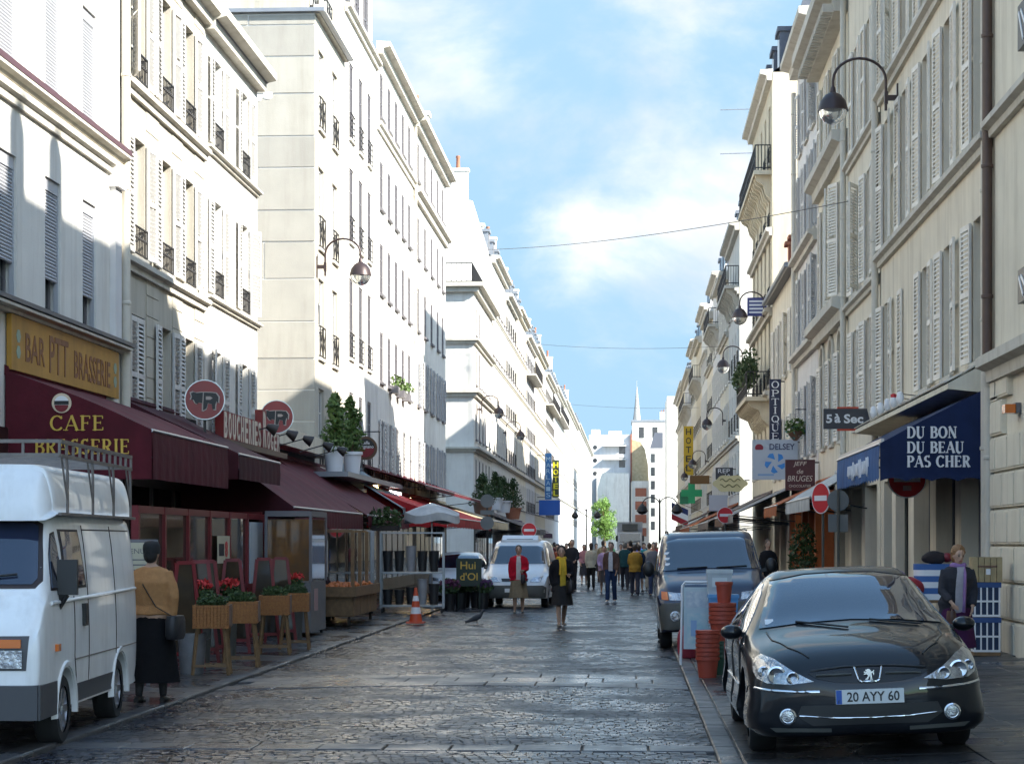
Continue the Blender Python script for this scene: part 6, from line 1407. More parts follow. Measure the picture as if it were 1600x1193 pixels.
pb = empty('notice', (-6.69, 33.3, 1.55), 'white price notice reading 8 stuck on the terrace glass', 'notice'); mb = MB(); mb.box(-6.695,-6.685,32.9,33.9,1.4,1.85); mb.build('sheet', mat('paper_cream',(.55,.5,.36),.7), pb)
mb = MB(); put_text(mb, '8', fT(33.6,1.63,-6.684), .22, .26, bold=.03); mb.build('numeral', signred_m, pb); mb = MB(); mb.box(-6.6845,-6.683,33.0,33.42,1.52,1.72); mb.build('photo_patch', dark_m, pb)
wb_ = empty('white_panel', (-6.69, 36.2, 1.6), 'pale blue white blank panel hung behind the terrace glass', 'panel'); mb = MB(); mb.box(-6.695,-6.68,35.7,36.95,1.02,2.1); mb.build('sheet', mat('panel_pale',(.45,.52,.58),.4), wb_)
# menu board
mbd = empty('menu_board', (-5.86,24.0,pav(-5.86)), 'cream menu board on a dark stand beyond the person in the tan sweater', 'board')
mb = MB(); mb.box(-6.12,-5.62,23.98,24.02,1.22,1.74); mb.build('board', mat('paper_cream',(0,0,0)), mbd); mb = MB(); mb.bar((-6.0,24.05,.05),(-5.93,24.05,1.76), .04); mb.bar((-5.72,24.05,.05),(-5.79,24.05,1.76), .04); mb.box(-6.14,-5.60,24.02,24.04,1.74,1.78); mb.build('stand', framed_m, mbd)
mb = MB(); put_text(mb, 'MENU', camT(-5.87,23.979,1.64), .26, .06, .002)
for q in range(5): mb.box(-6.05,-5.72+.04*(q % 2),23.9785,23.98,1.53-.06*q,1.545-.06*q)
mb.build('writing', framed_m, mbd)
# tapered red windbreak frames
wbk = None
for i, (x, y, a) in enumerate(((-5.95,27.1,.5),(-6.0,28.3,.2),(-6.05,29.0,.35),(-6.05,30.9,.15),(-5.95,33.0,.3),(-5.9,34.3,.2))):
    o = empty('windbreak_panel', (x, y, pav(x)), 'tapered red framed clear windbreak panel, %s from the camera along the planters' % ordn[i], 'panel', 'red windbreak panels', a)
    mb = MB(); mb.bar((-.26,0,0),(-.11,0,1.42), .05); mb.bar((.26,0,0),(.11,0,1.42), .05); mb.bar((-.11,0,1.42),(.11,0,1.42), .05); mb.bar((-.24,0,.2),(.24,0,.2), .05); link('frame', mb.me('frame', redp_m), o)
    mb = MB(); mb.mesh([(-.22,-.004,.22),(.22,-.004,.22),(.10,-.004,1.40),(-.10,-.004,1.40),(-.22,.004,.22),(.22,.004,.22),(.10,.004,1.40),(-.10,.004,1.40)], [(3,2,1,0),(4,5,6,7),(0,1,5,4),(1,2,6,5),(2,3,7,6),(3,0,4,7)]); link('pane', mb.me('pane', mat('terrace_glass',(0,0,0))), o)
# wicker planters on trestles
wick = mat('wicker', (.40,.17,.05), .7, col2=(.24,.09,.025), vscale=30, bump=.5, bscale=60); brnp = mat('planter_brown', (.16,.08,.05), .6, var=.2)
for i, (x, y) in enumerate(((-5.40,26.2),(-5.34,27.9),(-5.42,31.0),(-5.36,32.5))):
    o = empty('planter', (x, y, pav(x)), 'wicker planter of clipped green herbs on wooden trestle legs, %s from the camera' % ordn[i], 'planter', 'wicker planters', .12)
    mb = MB(); z = .62
    while z < .9:
        for sy in (-1,1):
            for q in range(10): xx = -.22+q*.044; mb.box(xx, xx+.04, sy*.20-.012-(.008 if (q+int(z*50)) % 2 else 0), sy*.20+.012, z, z+.032)
        for sx in (-1,1):
            for q in range(9): yy = -.19+q*.042; mb.box(sx*.22-.012, sx*.22+.012+(.008 if (q+int(z*50)) % 2 else 0), yy, yy+.038, z, z+.032)
        z += .035
    mb.box(-.23,.23,-.21,.21,.60,.625); bk = link('basket', mb.me('basket', wick), o); bk['kind'] = 'stuff'
    mb = MB(); mb.box(.235,.25,-.2,.2,.62,.9); link('side_board', mb.me('side_board', brnp), o)
    mb = MB(); mb.box(-.20,.20,-.18,.18,.84,.885); link('soil', mb.me('soil', dark_m), o)
    mb = MB(); leaves(mb, (0,0,.94), (.21,.2,.10), 900, .022); link('foliage', mb.me('foliage', leafd_m), o)
    mb = MB(); mb.bar((-.21,-.17,.60),(-.21,.17,.60), .03); 
    for sx in (-1,1):
        for sy in (-1,1): q = MB(); q.bar((sx*.17,sy*.16,.61),(sx*.23,sy*.21,0), .034); link('leg', q.me('leg', wood_m), o)
    q = MB(); q.bar((-.22,-.2,.12),(.22,-.2,.12), .03); q.bar((-.22,.2,.12),(.22,.2,.12), .03); q.bar((0,-.2,.12),(0,.2,.12), .03); link('stretcher', q.me('stretcher', wood_m), o)
for i, (x, y) in enumerate(((-5.9,28.0),(-5.85,29.6),(-5.75,35.0))):
    o = empty('flower_pot', (x, y, pav(x)), 'red geranium standing %s the wicker planters' % ('just behind', 'between', 'beyond')[i], 'flowers', 'red geraniums'); q = MB(); q.lathe([(.10,0),(.14,.9),(.15,.92),(.12,.9)], n=14); link('pot', q.me('pot', greyplastic_m, smooth=40), o)
    q = MB(); leaves(q, (0,0,1.0), (.14,.14,.1), 120, .05); link('foliage', q.me('foliage', leafd_m), o); q = MB(); leaves(q, (0,0,1.1), (.15,.15,.08), 120, .035); link('blooms', q.me('blooms', mat('bloom_red',(.55,.03,.03),.6)), o)
tb = empty('zinc_tub', (-5.66,26.2,pav(-5.66)), 'grey zinc tub on the pavement beside the first wicker planter', 'tub'); q = MB(); q.lathe([(.15,0),(.17,.25),(.185,.5),(.195,.5),(.195,.52),(.17,.52),(.15,.05)], n=20); link('tub_body', q.me('tub_body', mat('dull_zinc',(.22,.22,.23),.5,metal=.4,var=.3), smooth=40), tb)
q = MB()
for sx in (-1,1): q.tube([(sx*.19,-.05,.44),(sx*.23,-.03,.46),(sx*.23,.03,.46),(sx*.19,.05,.44)], .008, 5)
link('handles', q.me('handles', mat('dull_zinc',(0,0,0))), tb)
# glass display cabinet
dc = empty('display_cabinet', (-6.1,37.2,pav(-6.1)), 'grey based glass display cabinet at the end of the terrace', 'cabinet'); q = MB(); q.box(-.4,.4,-.9,.9,.08,.98); link('base', q.me('base', mat('cabinet_grey',(.16,.16,.17),.5,var=.2)), dc)
for sx in (-.4,.4):
    for sy in (-.9,.9): q = MB(); q.bar((sx,sy,.98),(sx,sy,2.2), .05); link('post', q.me('post', framed_m), dc); q = MB(); q.lathe([(.05,-.02),(.05,.02)], (sx*.85,sy*.85,.05), 10, axis='x'); link('caster', q.me('caster', rubber_m), dc)
q = MB(); q.box(-.38,.38,-.905,-.895,1.0,2.1); q.box(.395,.405,-.88,.88,1.0,2.1); link('pane', q.me('pane', mat('cabinet_glass',(.10,.07,.05),.05,spec=.8,col2=(.22,.10,.03),vscale=3)), dc); q = MB(); q.box(-.42,.42,-.92,.92,2.15,2.25); link('top', q.me('top', framed_m), dc)
q = MB(); q.box(.402,.41,-.5,-.1,.45,.85); link('sticker', q.me('sticker', mat('pink_paper',(.45,.28,.28),.6)), dc)
# fruit stall
fs = empty('fruit_stall', (-6.05,42.6,pav(-6.05)), 'wooden fruit cart on casters heaped with oranges below four bare posts', 'stall'); q = MB(); q.box(-.5,.5,-1.9,1.9,.20,.62); link('body', q.me('body', wood_m), fs)
for i in range(7):
    q = MB(); q.box(.502,.52,-1.88+i*.54,-1.88+i*.54+.5,.22,.60); link('plank', q.me('plank', wood_m), fs)
for i in range(2): q = MB(); q.box(-.48+i*.49,-.48+i*.49+.47,-1.92,-1.902,.22,.60); link('plank', q.me('plank', wood_m), fs)
q = MB(); q.box(-.58,-.54,-2.0,2.0,.60,.80); q.box(.54,.58,-2.0,2.0,.60,.80); q.box(-.54,.54,-2.0,-1.96,.60,.80); q.box(-.54,.54,1.96,2.0,.60,.80); q.box(-.54,.54,-1.96,1.96,.62,.66); link('tray', q.me('tray', wood_m), fs)
q = MB()
for _ in range(420): q.ellipsoid((rng.uniform(-.46,.46), rng.uniform(-1.85,1.85), .70+rng.uniform(0,.12)), (.045,.045,.042), 7, 5)
fr = link('oranges', q.me('oranges', mat('orange_fruit',(.55,.16,.02),.5,col2=(.42,.09,.02),vscale=6), smooth=60), fs); fr['kind'] = 'stuff'
for sx in (-.45,.45):
    for sy in (-1.5,-.4,.7): q = MB(); q.bar((sx,sy,.62),(sx,sy,1.92), .07); link('post', q.me('post', wood_m), fs)
    for sy in (-1.7,1.7): q = MB(); q.lathe([(.08,-.025),(.08,.025)], (sx*.9,sy,.08), 12, axis='x'); q.bar((sx*.9,sy,.08),(sx*.9,sy,.22), .04); link('caster', q.me('caster', rubber_m), fs)
q = MB(); q.bar((-.45,-1.5,1.92),(.45,-1.5,1.92), .05); q.bar((-.45,.7,1.92),(.45,.7,1.92), .05); link('crossbar', q.me('crossbar', wood_m), fs)
ps = empty('price_poster', (-6.25,41.0,1.0), 'white striped price poster hung on the fruit stall post', 'poster'); q = MB(); q.box(-.16,.16,-.01,.01,.05,.78); link('sheet', q.me('sheet', mat('paper_white',(.62,.58,.54),.7)), ps)
q = MB()
for i in range(7): q.box(-.12,.12,-.0125,-.0105,.12+i*.07,.145+i*.07)
q.prism([(-.06,.62),(-.03,.62),(.1,.74),(.06,.74)], face_T((0,-.0125,0),(1,0,0),(0,0,1)), .002); link('stripes', q.me('stripes', dark_m), ps)
# steel flower trolleys with buckets
def rack(x, y, L_, label):
    o = empty('flower_trolley', (x,y,pav(x)), label, 'trolley', 'steel flower trolleys', .06); h = L_/2; steel = mat('galvanised',(.32,.33,.35),.4,metal=.6,var=.2)
    for sx in (-h,h):
        for sy in (-.35,.35): q = MB(); q.bar((sx,sy,.12),(sx,sy,1.95), .04); link('post', q.me('post', steel), o); q = MB(); q.lathe([(.06,-.02),(.06,.02)], (sx*.95,sy,.06), 12, axis='x'); link('caster', q.me('caster', rubber_m), o)
    for z in (.16,.95): q = MB(); q.box(-h,h,-.37,.37,z,z+.04); link('shelf', q.me('shelf', steel), o)
    q = MB(); q.bar((-h,-.35,1.93),(h,-.35,1.93), .035); q.bar((-h,.35,1.93),(h,.35,1.93), .035); link('top_bar', q.me('top_bar', steel), o); return o
rack(-5.25,49.2,1.5,'galvanised steel flower trolley stacked with dark buckets behind the traffic cone'); rack(-6.6,47.4,1.2,'galvanised steel flower trolley standing behind the fruit cart')
bk_d = {}
def bucket(x, y, z, r, h, col, label):
    m = mat('bucket_%d' % int(col*1000), (col,col,col*1.05), .45, var=.2); d = cached(('bkt', r, h, col), lambda: MB().lathe([(r*.75,0),(r,h),(r*1.08,h),(r*1.08,h-.02),(r*.9,h-.02),(r*.7,.02)], n=16).me('bucket_body', m, smooth=40))
    o = link('bucket', d, None, (x,y,z)); tag(o, label, 'bucket', 'florist buckets')
sh = ('lower','upper')
pos = ['far left','mid left','middle','mid right','far right']
for k, z in enumerate((.21,1.0)):
    for i in range(5):
        lt = (i == 3 and k == 0) or (i == 2 and k == 1)
        bucket(-5.82+i*.28, 48.98-.02*i, pav(-5.25)+z, .125, .62 if lt else rng.choice((.42,.5,.36)), .30 if lt else .025, '%s plastic florist bucket on the %s trolley shelf, %s of five' % ('pale grey' if lt else 'black', sh[k], pos[i]))
tp = empty('shrub_pot', (-5.9,49.0,2.0-.02+pav(-5.25)), 'leafy green plants laid along the top of the flower trolley', 'plant'); q = MB(); q.box(-.3,.35,-.2,.2,0,.12); link('tray', q.me('tray', dark_m), tp); q = MB(); leaves(q, (0,0,.3), (.45,.3,.3), 320, .07); link('foliage', q.me('foliage', leafd_m), tp)
# traffic cone
cn = empty('traffic_cone', (-4.54,43.2,.03), 'orange and white traffic cone at the kerb before the flower trolley', 'cone'); och = mat('cone_orange',(.60,.085,.03),.5,var=.1)
q = MB(); q.box(-.19,.19,-.19,.19,0,.035); link('base', q.me('base', och), cn)
for nm, z0_, z1_, m_ in (('cone_body',.035,.20,och),('stripe',.20,.34,signw_m),('cone_body',.34,.47,och),('stripe',.47,.58,signw_m),('cone_body',.58,.75,och)):
    rr = lambda z: .145-.155*z; q = MB(); q.lathe([(rr(z0_),z0_),(rr(z1_),z1_)], n=20); link(nm, q.me(nm, m_, smooth=40), cn)
# flower display
dispc = [((.12,.16,.03),'yellow green foliage'),((.16,.03,.10),'purple asters'),((.30,.03,.06),'crimson blooms'),((.10,.03,.12),'violet heather')]
for i, (x, y, c) in enumerate(((-4.75,53.2,0),(-4.45,53.6,0),(-4.45,54.9,1),(-4.1,54.4,2),(-3.85,53.4,3),(-4.65,52.6,1))):
    col, nm = dispc[c]; o = empty('flower_bucket', (x,y,.03 if x < -4.9 else 0), 'black tub of %s in the kerb display, %s from the trolley' % (nm, ordn[i]), 'flowers', 'tubs in the kerb flower display')
    q = MB(); q.lathe([(.13,0),(.17,.42),(.18,.42),(.15,.4)], n=14); link('tub', q.me('tub', black_m, smooth=40), o); q = MB(); leaves(q, (0,0,.56), (.27,.27,.16), 220, .06); link('foliage', q.me('foliage', leafd_m), o)
    q = MB(); leaves(q, (0,0,.66), (.28,.28,.14), 260, .045); link('blooms', q.me('blooms', mat('bloom_%d' % c, col, .6, var=.4, vscale=20)), o)
hb = empty('shop_board', (-4.2,53.2,.0), 'dark green board with gold lettering standing among the flower tubs', 'board'); q = MB(); q.box(-.33,.33,-.02,.02,.60,1.32); q.bar((-.28,.05,0),(-.28,.0,1.2), .03); q.bar((.28,.05,0),(.28,.0,1.2), .03); link('board', q.me('board', mat('board_green',(.015,.03,.022),.5)), hb)
q = MB(); put_text(q, 'Hui', face_T((-.02,-.021,1.14),(1,0,0),(0,0,1)), .40, .20, .003, bold=.01); put_text(q, "d'Ol", face_T((0,-.021,.85),(1,0,0),(0,0,1)), .46, .20, .003, bold=.01); link('lettering', q.me('lettering', gold_m), hb)
# white parasol
um = empty('parasol', (-5.15,53.0,pav(-5.35)), 'white canvas market parasol with scalloped edge before the red awning', 'parasol'); q = MB(); n = 24
q.loft([[Vector((r*cos(2*pi*k/n), r*sin(2*pi*k/n), z+(.05*sin(4*2*pi*k/n) if r > .69 else 0))) for k in range(n)] for r, z in ((.02,2.72),(.4,2.60),(.72,2.42),(.73,2.22),(.70,2.24),(.69,2.38),(.4,2.56),(.02,2.66))]); link('canopy', q.me('canopy', white_a, smooth=40), um)
q = MB(); q.tube([(0,0,0),(0,0,2.7)], .025, 10); q.lathe([(.25,0),(.25,.06),(.04,.1)], n=16); link('pole', q.me('pole', alu_m), um)
# butcher signs
def disc_sign(x, y, z, label):
    o = empty('round_sign', (x,y,z), label, 'sign', 'round butcher signs', .18)
    q = MB(); q.lathe([(.345,-.11),(.36,-.11),(.36,.11),(.345,.11)], n=36, axis='y', caps=False); link('rim', q.me('rim', alu_m, smooth=40), o)
    q = MB(); q.lathe([(.345,-.105),(.345,.105)], n=36, axis='y'); fc_ = link('face', q.me('face', mat('sign_dark_red',(.26,.018,.018),.35)), o)
    bull = [(-.25,.12),(-.20,.14),(-.15,.12),(-.06,.13),(.10,.13),(.2,.12),(.25,.05),(.24,-.06),(.21,-.02),(.19,-.10),(.19,-.17),(.14,-.17),(.13,-.08),(.06,-.06),(.03,-.16),(-.02,-.19),(-.05,-.19),(-.05,-.06),(-.11,-.05),(-.13,-.08),(-.17,-.06),(-.20,0),(-.25,.0),(-.23,.05)]
    q = MB(); q.prism([(x_*1.08, z_*1.1) for x_, z_ in bull], face_T((0,-.106,0),(1,0,0),(0,0,1)), .004); link('bull_outline', q.me('bull_outline', mat('outline_grey',(.45,.38,.34),.5)), fc_)
    q = MB(); q.prism([(x_*.98, z_*.98) for x_, z_ in bull], face_T((0,-.1105,0),(1,0,0),(0,0,1)), .004); link('bull', q.me('bull', black_m), fc_)
    q = MB(); q.prism([(-.03,.14),(-.015,.14),(-.03,-.19),(-.05,-.19)], face_T((0,-.115,0),(1,0,0),(0,0,1)), .003)
    loop = [(.02,.06),(.10,.06),(.14,.03),(.10,0),(.02,0)]
    q.prism(list(reversed(loop)), face_T((0,-.115,0),(1,0,0),(0,0,1)), .003); link('letter_stroke', q.me('letter_stroke', mat('outline_grey',(0,0,0))), fc_)
    q = MB(); q.bar((0,0,-.34),(0,0,-.75), .05); link('post', q.me('post', iron_m), o)
disc_sign(-7.65,36.5,4.30,'round red butcher sign with black bull before the shuttered windows'); disc_sign(-7.65,44.0,4.45,'round red butcher sign with black bull before the blank stone gable')
bs = empty('shop_lettering', (-7.62,40.4,3.7), 'row of upright white faced letters spelling a butcher shop name above the awning', 'sign')
q = MB(); q.box(-7.70,-7.45,37.2,44.2,3.55,3.66); q.bar((-7.6,37.5,3.6),(-8.45,37.5,3.6), .06); q.bar((-7.6,43.9,3.6),(-8.45,43.9,3.6), .06); link('rail', q.me('rail', pipeb_m, (-7.62,40.4,3.7)), bs)
u = 37.45
for ch in 'BOUCHERIES':
    w_ = .16 if ch == 'I' else .36; q = MB(); q.box(-7.66,-7.50,u,u+w_,3.66,4.18); bl = q.build('letter_block', mat('letter_box_red',(.20,.02,.02),.5), bs); q = MB(); put_text(q, ch, fT(u+w_/2,3.92,-7.499), w_*.8, .48, .01, bold=.02); q.build('letter_face', mat('letter_cream',(.66,.58,.48),.5), bl); u += w_+.05
u += .12; q = MB(); q.box(-7.66,-7.50,u,u+.45,3.66,4.45); bl = q.build('letter_block', mat('letter_box_red',(0,0,0)), bs); q = MB(); put_text(q, 'R', fT(u+.22,4.05,-7.499), .34, .72, .01, bold=.02); q.build('letter_face', mat('letter_cream',(0,0,0)), bl); u += .5
for ch in 'OGER':
    q = MB(); q.box(-7.66,-7.50,u,u+.34,3.66,4.05); bl = q.build('letter_block', mat('letter_box_red',(0,0,0)), bs); q = MB(); put_text(q, ch, fT(u+.17,3.85,-7.499), .27, .36, .01, bold=.02); q.build('letter_face', mat('letter_cream',(0,0,0)), bl); u += .39
for i, u in enumerate((41.0,43.4,45.6,48.6,51.0)):
    o = empty('floodlight', (-7.3,u,3.85), 'small black sign floodlight on an arm, %s along the shop parapet' % ordn[i], 'lamp', 'sign floodlights'); q = MB(); q.bar((-.6,0,.05),(0,.05,.22), .025); link('arm', q.me('arm', iron_m), o)
    q = MB(); q.lathe([(.05,-.1),(.09,0),(.13,.12),(.12,.12)], (0,0,0), 12); d = q.me('lamp_head', iron_m, smooth=40); h_ = link('lamp_head', d, o, (.05,.05,.2)); h_.rotation_euler = (0, radians(115), .3)
# coffee sign on bracket
cs = empty('round_sign', (-8.05,62,4.6), 'small round brown and red coffee sign on an iron bracket by the potted conifers', 'sign'); q = MB(); q.lathe([(.36,-.06),(.36,.06)], n=30, axis='y'); link('rim', q.me('rim', mat('sign_brown',(.09,.045,.02),.4)), cs)
q = MB(); q.lathe([(.29,-.065),(.29,.065)], n=30, axis='y'); f_ = link('face', q.me('face', black_m), cs); q = MB(); q.prism([(.28*cos(a), .28*sin(a)-.0) for a in [pi+pi*k/12 for k in range(13)]], face_T((0,-.066,0),(1,0,0),(0,0,1)), .003); link('red_half', q.me('red_half', redp_m), f_)
q = MB(); put_text(q, 'Caffe', face_T((0,-.067,.16),(1,0,0),(0,0,1)), .26, .10, .004); put_text(q, 'Vergnano', face_T((0,-.0705,.03),(1,0,0),(0,0,1)), .5, .13, .004); link('lettering', q.me('lettering', signw_m), f_)
q = MB(); q.bar((-.45,0,.5),(.45,0,.5), .03); q.bar((.42,0,.5),(.42,0,-.5), .025); q.bar((-.45,0,.5),(-.45,0,-.9), .03); q.bar((0,0,.5),(0,0,.34), .02); link('bracket', q.me('bracket', iron_m), cs)
# potted conifers on the flat roofs
def potted(x, y, z, h, r, label, m=None, potm=None, cat='shrub'):
    o = empty('potted_shrub', (x,y,z), label, cat, 'potted shrubs on the shop roofs'); q = MB(); q.lathe([(r*.5,0),(r*.65,.6),(r*.75,.6),(r*.75,.68),(r*.6,.66)], n=14); link('pot', q.me('pot', potm or signw_m, smooth=40), o)
    q = MB(); q.tube([(0,0,.6),(.03,0,h*.6),(0,.02,h*.9)], [.04,.03,.012], 6); link('trunk', q.me('trunk', wood_m), o)
    q = MB()
    for k in range(9): f = k/8; leaves(q, (rng.uniform(-.08,.08), rng.uniform(-.08,.08), .75+(h-.85)*f), (r*(1.05-.75*f), r*(1.05-.75*f), h*.11), 95, .08)
    link('crown', q.me('crown', m or leafd_m), o)
potted(-7.75,53.3,3.56,2.0,.42,'tall green conifer in a pale pot under the iron railings',leaf_m); potted(-7.7,56.4,3.56,2.1,.40,'second tall conifer in a pale pot nearer the coffee sign',leaf_m)
potted(-7.0,97,2.9,2.0,.7,'broad dark shrub standing at the side street corner',leafd_m,brnp); potted(-7.2,116,3.4,2.0,.7,'bushy green shrub on the roof past the side street',leafd_m); potted(-7.0,122,3.1,2.3,.75,'round dark clipped shrub above the taupe awning',leafd_m,terra_m); potted(-7.4,112.5,3.5,2.0,.6,'slim green shrub at the corner of the side street',leafd_m)
q = MB(); q.box(XL, XL+1.3, 52.0, 64.5, 3.42, 3.55); o = q.build('shop_roof', zinc_m); tag(o, 'flat zinc shop roof carrying the two potted conifers', 'roof')
# wall lamps
def gooseneck(side, u, z, reach, label, dia=.6):
    X, s_, _ = SIDE[side]; o = empty('wall_lamp', (X, u, z), label, 'lamp', 'gooseneck wall lamps', 0 if side == 'L' else pi)
    q = MB(); q.box(0,.03,-.05,.05,-.28,.28); q.box(.03,.22,-.04,.04,-.05,.05); q.box(.20,.27,-.045,.045,-.12,.12); link('bracket', q.me('bracket', lampbrown_m), o)
    r = (reach-.24)/2; pts = [(.24,0,-.25),(.24,0,.1),(.24,0,.35)]+[(.24+r-r*cos(a),0,.35+r*.85*sin(a)) for a in [pi*k/12 for k in range(1,13)]]+[(reach,0,.18)]
    q = MB(); q.tube(pts, .028, 8); link('arm', q.me('arm', lampbrown_m, smooth=60), o)
    R = dia/2; q = MB(); q.lathe([(.03,.24),(.05,.2),(.06,.12),(R*.55,.06),(R*.85,-.06),(R,-.22),(R*1.02,-.25),(R*.97,-.25)], (reach,0,0), 22); link('shade', q.me('shade', lampbrown_m, smooth=50), o)
    q = MB(); q.lathe([(R*.93,-.24),(R*.85,-.36),(R*.55,-.47),(.03,-.52)], (reach,0,0), 20); link('bowl', q.me('bowl', lampglass_m, smooth=60), o)
gooseneck('R', 41.0, 10.55, 1.28, 'big brown gooseneck lamp on the shuttered cream house'); gooseneck('L', 55.15, 9.2, 1.2, 'brown gooseneck lamp at the corner of the stone gable')
gooseneck('R', 78.2, 10.5, 1.15, 'gooseneck lamp at the corner of the ochre mansion'); gooseneck('R', 93.3, 9.9, 1.1, 'gooseneck lamp beyond the plant balcony'); gooseneck('R', 113, 8.4, 1.1, 'gooseneck lamp on the white block in shade'); gooseneck('R', 139, 7.2, 1.1, 'gooseneck lamp near the yellow hotel sign')
gooseneck('L', 113.5, 9.1, 1.2, 'gooseneck lamp on the white corner house past the side street'); gooseneck('L', 136, 9.0, 1.2, 'second gooseneck lamp past the side street'); gooseneck('R', 160, 7.0, 1.1, 'distant gooseneck lamp just past the yellow hotel sign')
def lamppost(x, y, h, label):
    o = empty('street_lamp', (x,y,pav(x)), label, 'lamp', 'twin lantern posts'); q = MB(); q.lathe([(.16,0),(.14,.5),(.08,.7),(.06,h-.6),(.05,h)], n=10); link('post', q.me('post', iron_m), o)
    for sx in (-1,1):
        q = MB(); q.tube([(0,0,h-.5)]+[(sx*(.55-.55*cos(a)),0,h-.4+.5*sin(a)) for a in [pi*k/8 for k in range(9)]], .035, 6); link('arm', q.me('arm', iron_m), o); q = MB(); q.lathe([(.05,.15),(.25,-.05),(.38,-.35),(.34,-.35),(.2,-.5),(.02,-.55)], (sx*1.1,0,h-.45), 14); link('shade', q.me('shade', iron_m), o)
lamppost(1.85,130,4.4,'black twin lantern post standing before the far white gable'); lamppost(-4.3,200,5.0,'black twin lantern post on the far sunny pavement')
# road signs
def noentry(x, y, z, r, rz, label, post=True, plate=False):
    o = empty('road_sign', (x,y,pav(x)), label, 'sign', 'no entry signs', rz); q = MB(); q.lathe([(r,-.012),(r,.012)], (0,0,z), 32, axis='y'); f_ = link('disc', q.me('disc', signw_m), o)
    q = MB(); q.lathe([(r*.94,-.015),(r*.94,-.008)], (0,0,z), 32, axis='y'); link('red_face', q.me('red_face', signred_m), f_); q = MB(); q.box(-r*.68,r*.68,-.019,-.0155,z-r*.17,z+r*.17); link('white_bar', q.me('white_bar', signw_m), f_)
    q = MB(); q.tube([(0,.045,0),(0,.045,z+r*.8)], .03, 10); link('post', q.me('post', greyplastic_m, smooth=60), o)
    if plate: q = MB(); q.box(-.07,.07,-.021,-.0195,z-r*.62,z-r*.36); link('sticker', q.me('sticker', mat('pink_paper',(0,0,0))), f_)
noentry(4.62,34.6,2.62,.325,.05,'no entry sign half hidden under the blue awning',plate=True); noentry(3.97,43.0,2.5,.325,-1.05,'no entry sign turned sideways by the chocolate shop')
noentry(-4.3,87,2.25,.32,0,'no entry sign above the white delivery van'); noentry(2.9,63,2.45,.25,.1,'no entry sign behind the blue people carrier')
o = empty('road_sign', (4.22,42.0,pav(4.22)), 'pair of grey sign backs, one round and one square, on a dark pole', 'sign'); gb = mat('sign_back_grey',(.16,.17,.17),.5,metal=.3); q = MB(); q.lathe([(.22,-.012),(.22,.012)], (0,0,2.42), 30, axis='y'); link('round_back', q.me('round_back', gb), o); q = MB(); q.box(-.2,.2,-.012,.012,1.78,2.14); link('square_back', q.me('square_back', gb), o); q = MB(); q.tube([(0,-.04,0),(0,-.04,2.95)], .03, 10); link('post', q.me('post', greyplastic_m), o)
o = empty('road_sign', (-4.2,60,0), 'two round sign backs stacked on one pole before the beige awning', 'sign'); q = MB(); q.lathe([(.2,-.012),(.2,.012)], (0,0,2.95), 24, axis='y'); q.lathe([(.2,-.012),(.2,.012)], (0,0,2.3), 24, axis='y'); q.box(-.2,.2,-.012,.012,2.55,2.68); link('backs', q.me('backs', gb), o); q = MB(); q.tube([(0,.03,0),(0,.03,3.15)], .03, 8); link('post', q.me('post', iron_m), o)
# blue shop awning
a = awning('R', 31.0, 37.3, 4.02, 3.22, 1.56, .56, navy_a, 'navy blue awning lettered DU BON DU BEAU PAS CHER', panel=True, sag=.0); pan = bpy.data.objects[a['panel']]; del a['panel']
for ch in a.children:
    if ch.name.startswith('valance') or ch.name.startswith('canopy'): ch.data.materials.clear(); ch.data.materials.append(sky_a if ch.name.startswith('valance') else navy_a)
q = MB()
for txt, z, w_ in (('DU BON',3.39,.78),('DU BEAU',3.165,.89),('PAS CHER',2.955,.99)): serif_text(q, txt, camT(4.14+w_*.47,30.972,z), w_*.94, .168, wt=1.25)
q.build('lettering', signw_m, pan)
q = MB(); q.box(3.755,3.80,31.0,37.3,3.225,3.30); q.build('silver_rail', alu_m, a)
q = MB()
for k in range(9):
    u0 = 32.3+k*.34; pts = [(3.712,u0+.3*t,2.93+.10*sin(t*9+k*1.7)*(1 if k % 3 else 1.5)) for t in [j/10 for j in range(11)]]; q.tube(pts, .014, 5)
q.build('script_lettering', signw_m, a)
mbx = MB(); mbx.box(5.24,5.46,30.75,30.98,2.75,4.12); mbx.build('end_box', cream2_w, a)
for i, u in enumerate((37.0,37.9,38.8,39.9,41.0)):
    o = empty('spot_lamp', (XR-.48,u,4.2), 'small %s spot lamp on the tiled shop roof, %s from the awning' % ('red and white' if i == 1 else 'white', ordn[i]), 'lamp', 'spot lamps on the tiled roof'); q = MB(); q.lathe([(.02,.24),(.055,.21),(.075,.09),(.045,.02),(.015,0)], n=12); link('lamp_head', q.me('lamp_head', signw_m, smooth=50), o); q = MB(); q.bar((0,0,.2),(.46,0,.14), .015); link('arm', q.me('arm', iron_m), o)
    if i == 1: q = MB(); q.lathe([(.058,.17),(.058,.25),(.015,.27)], n=12); link('cap', q.me('cap', signred_m), o)
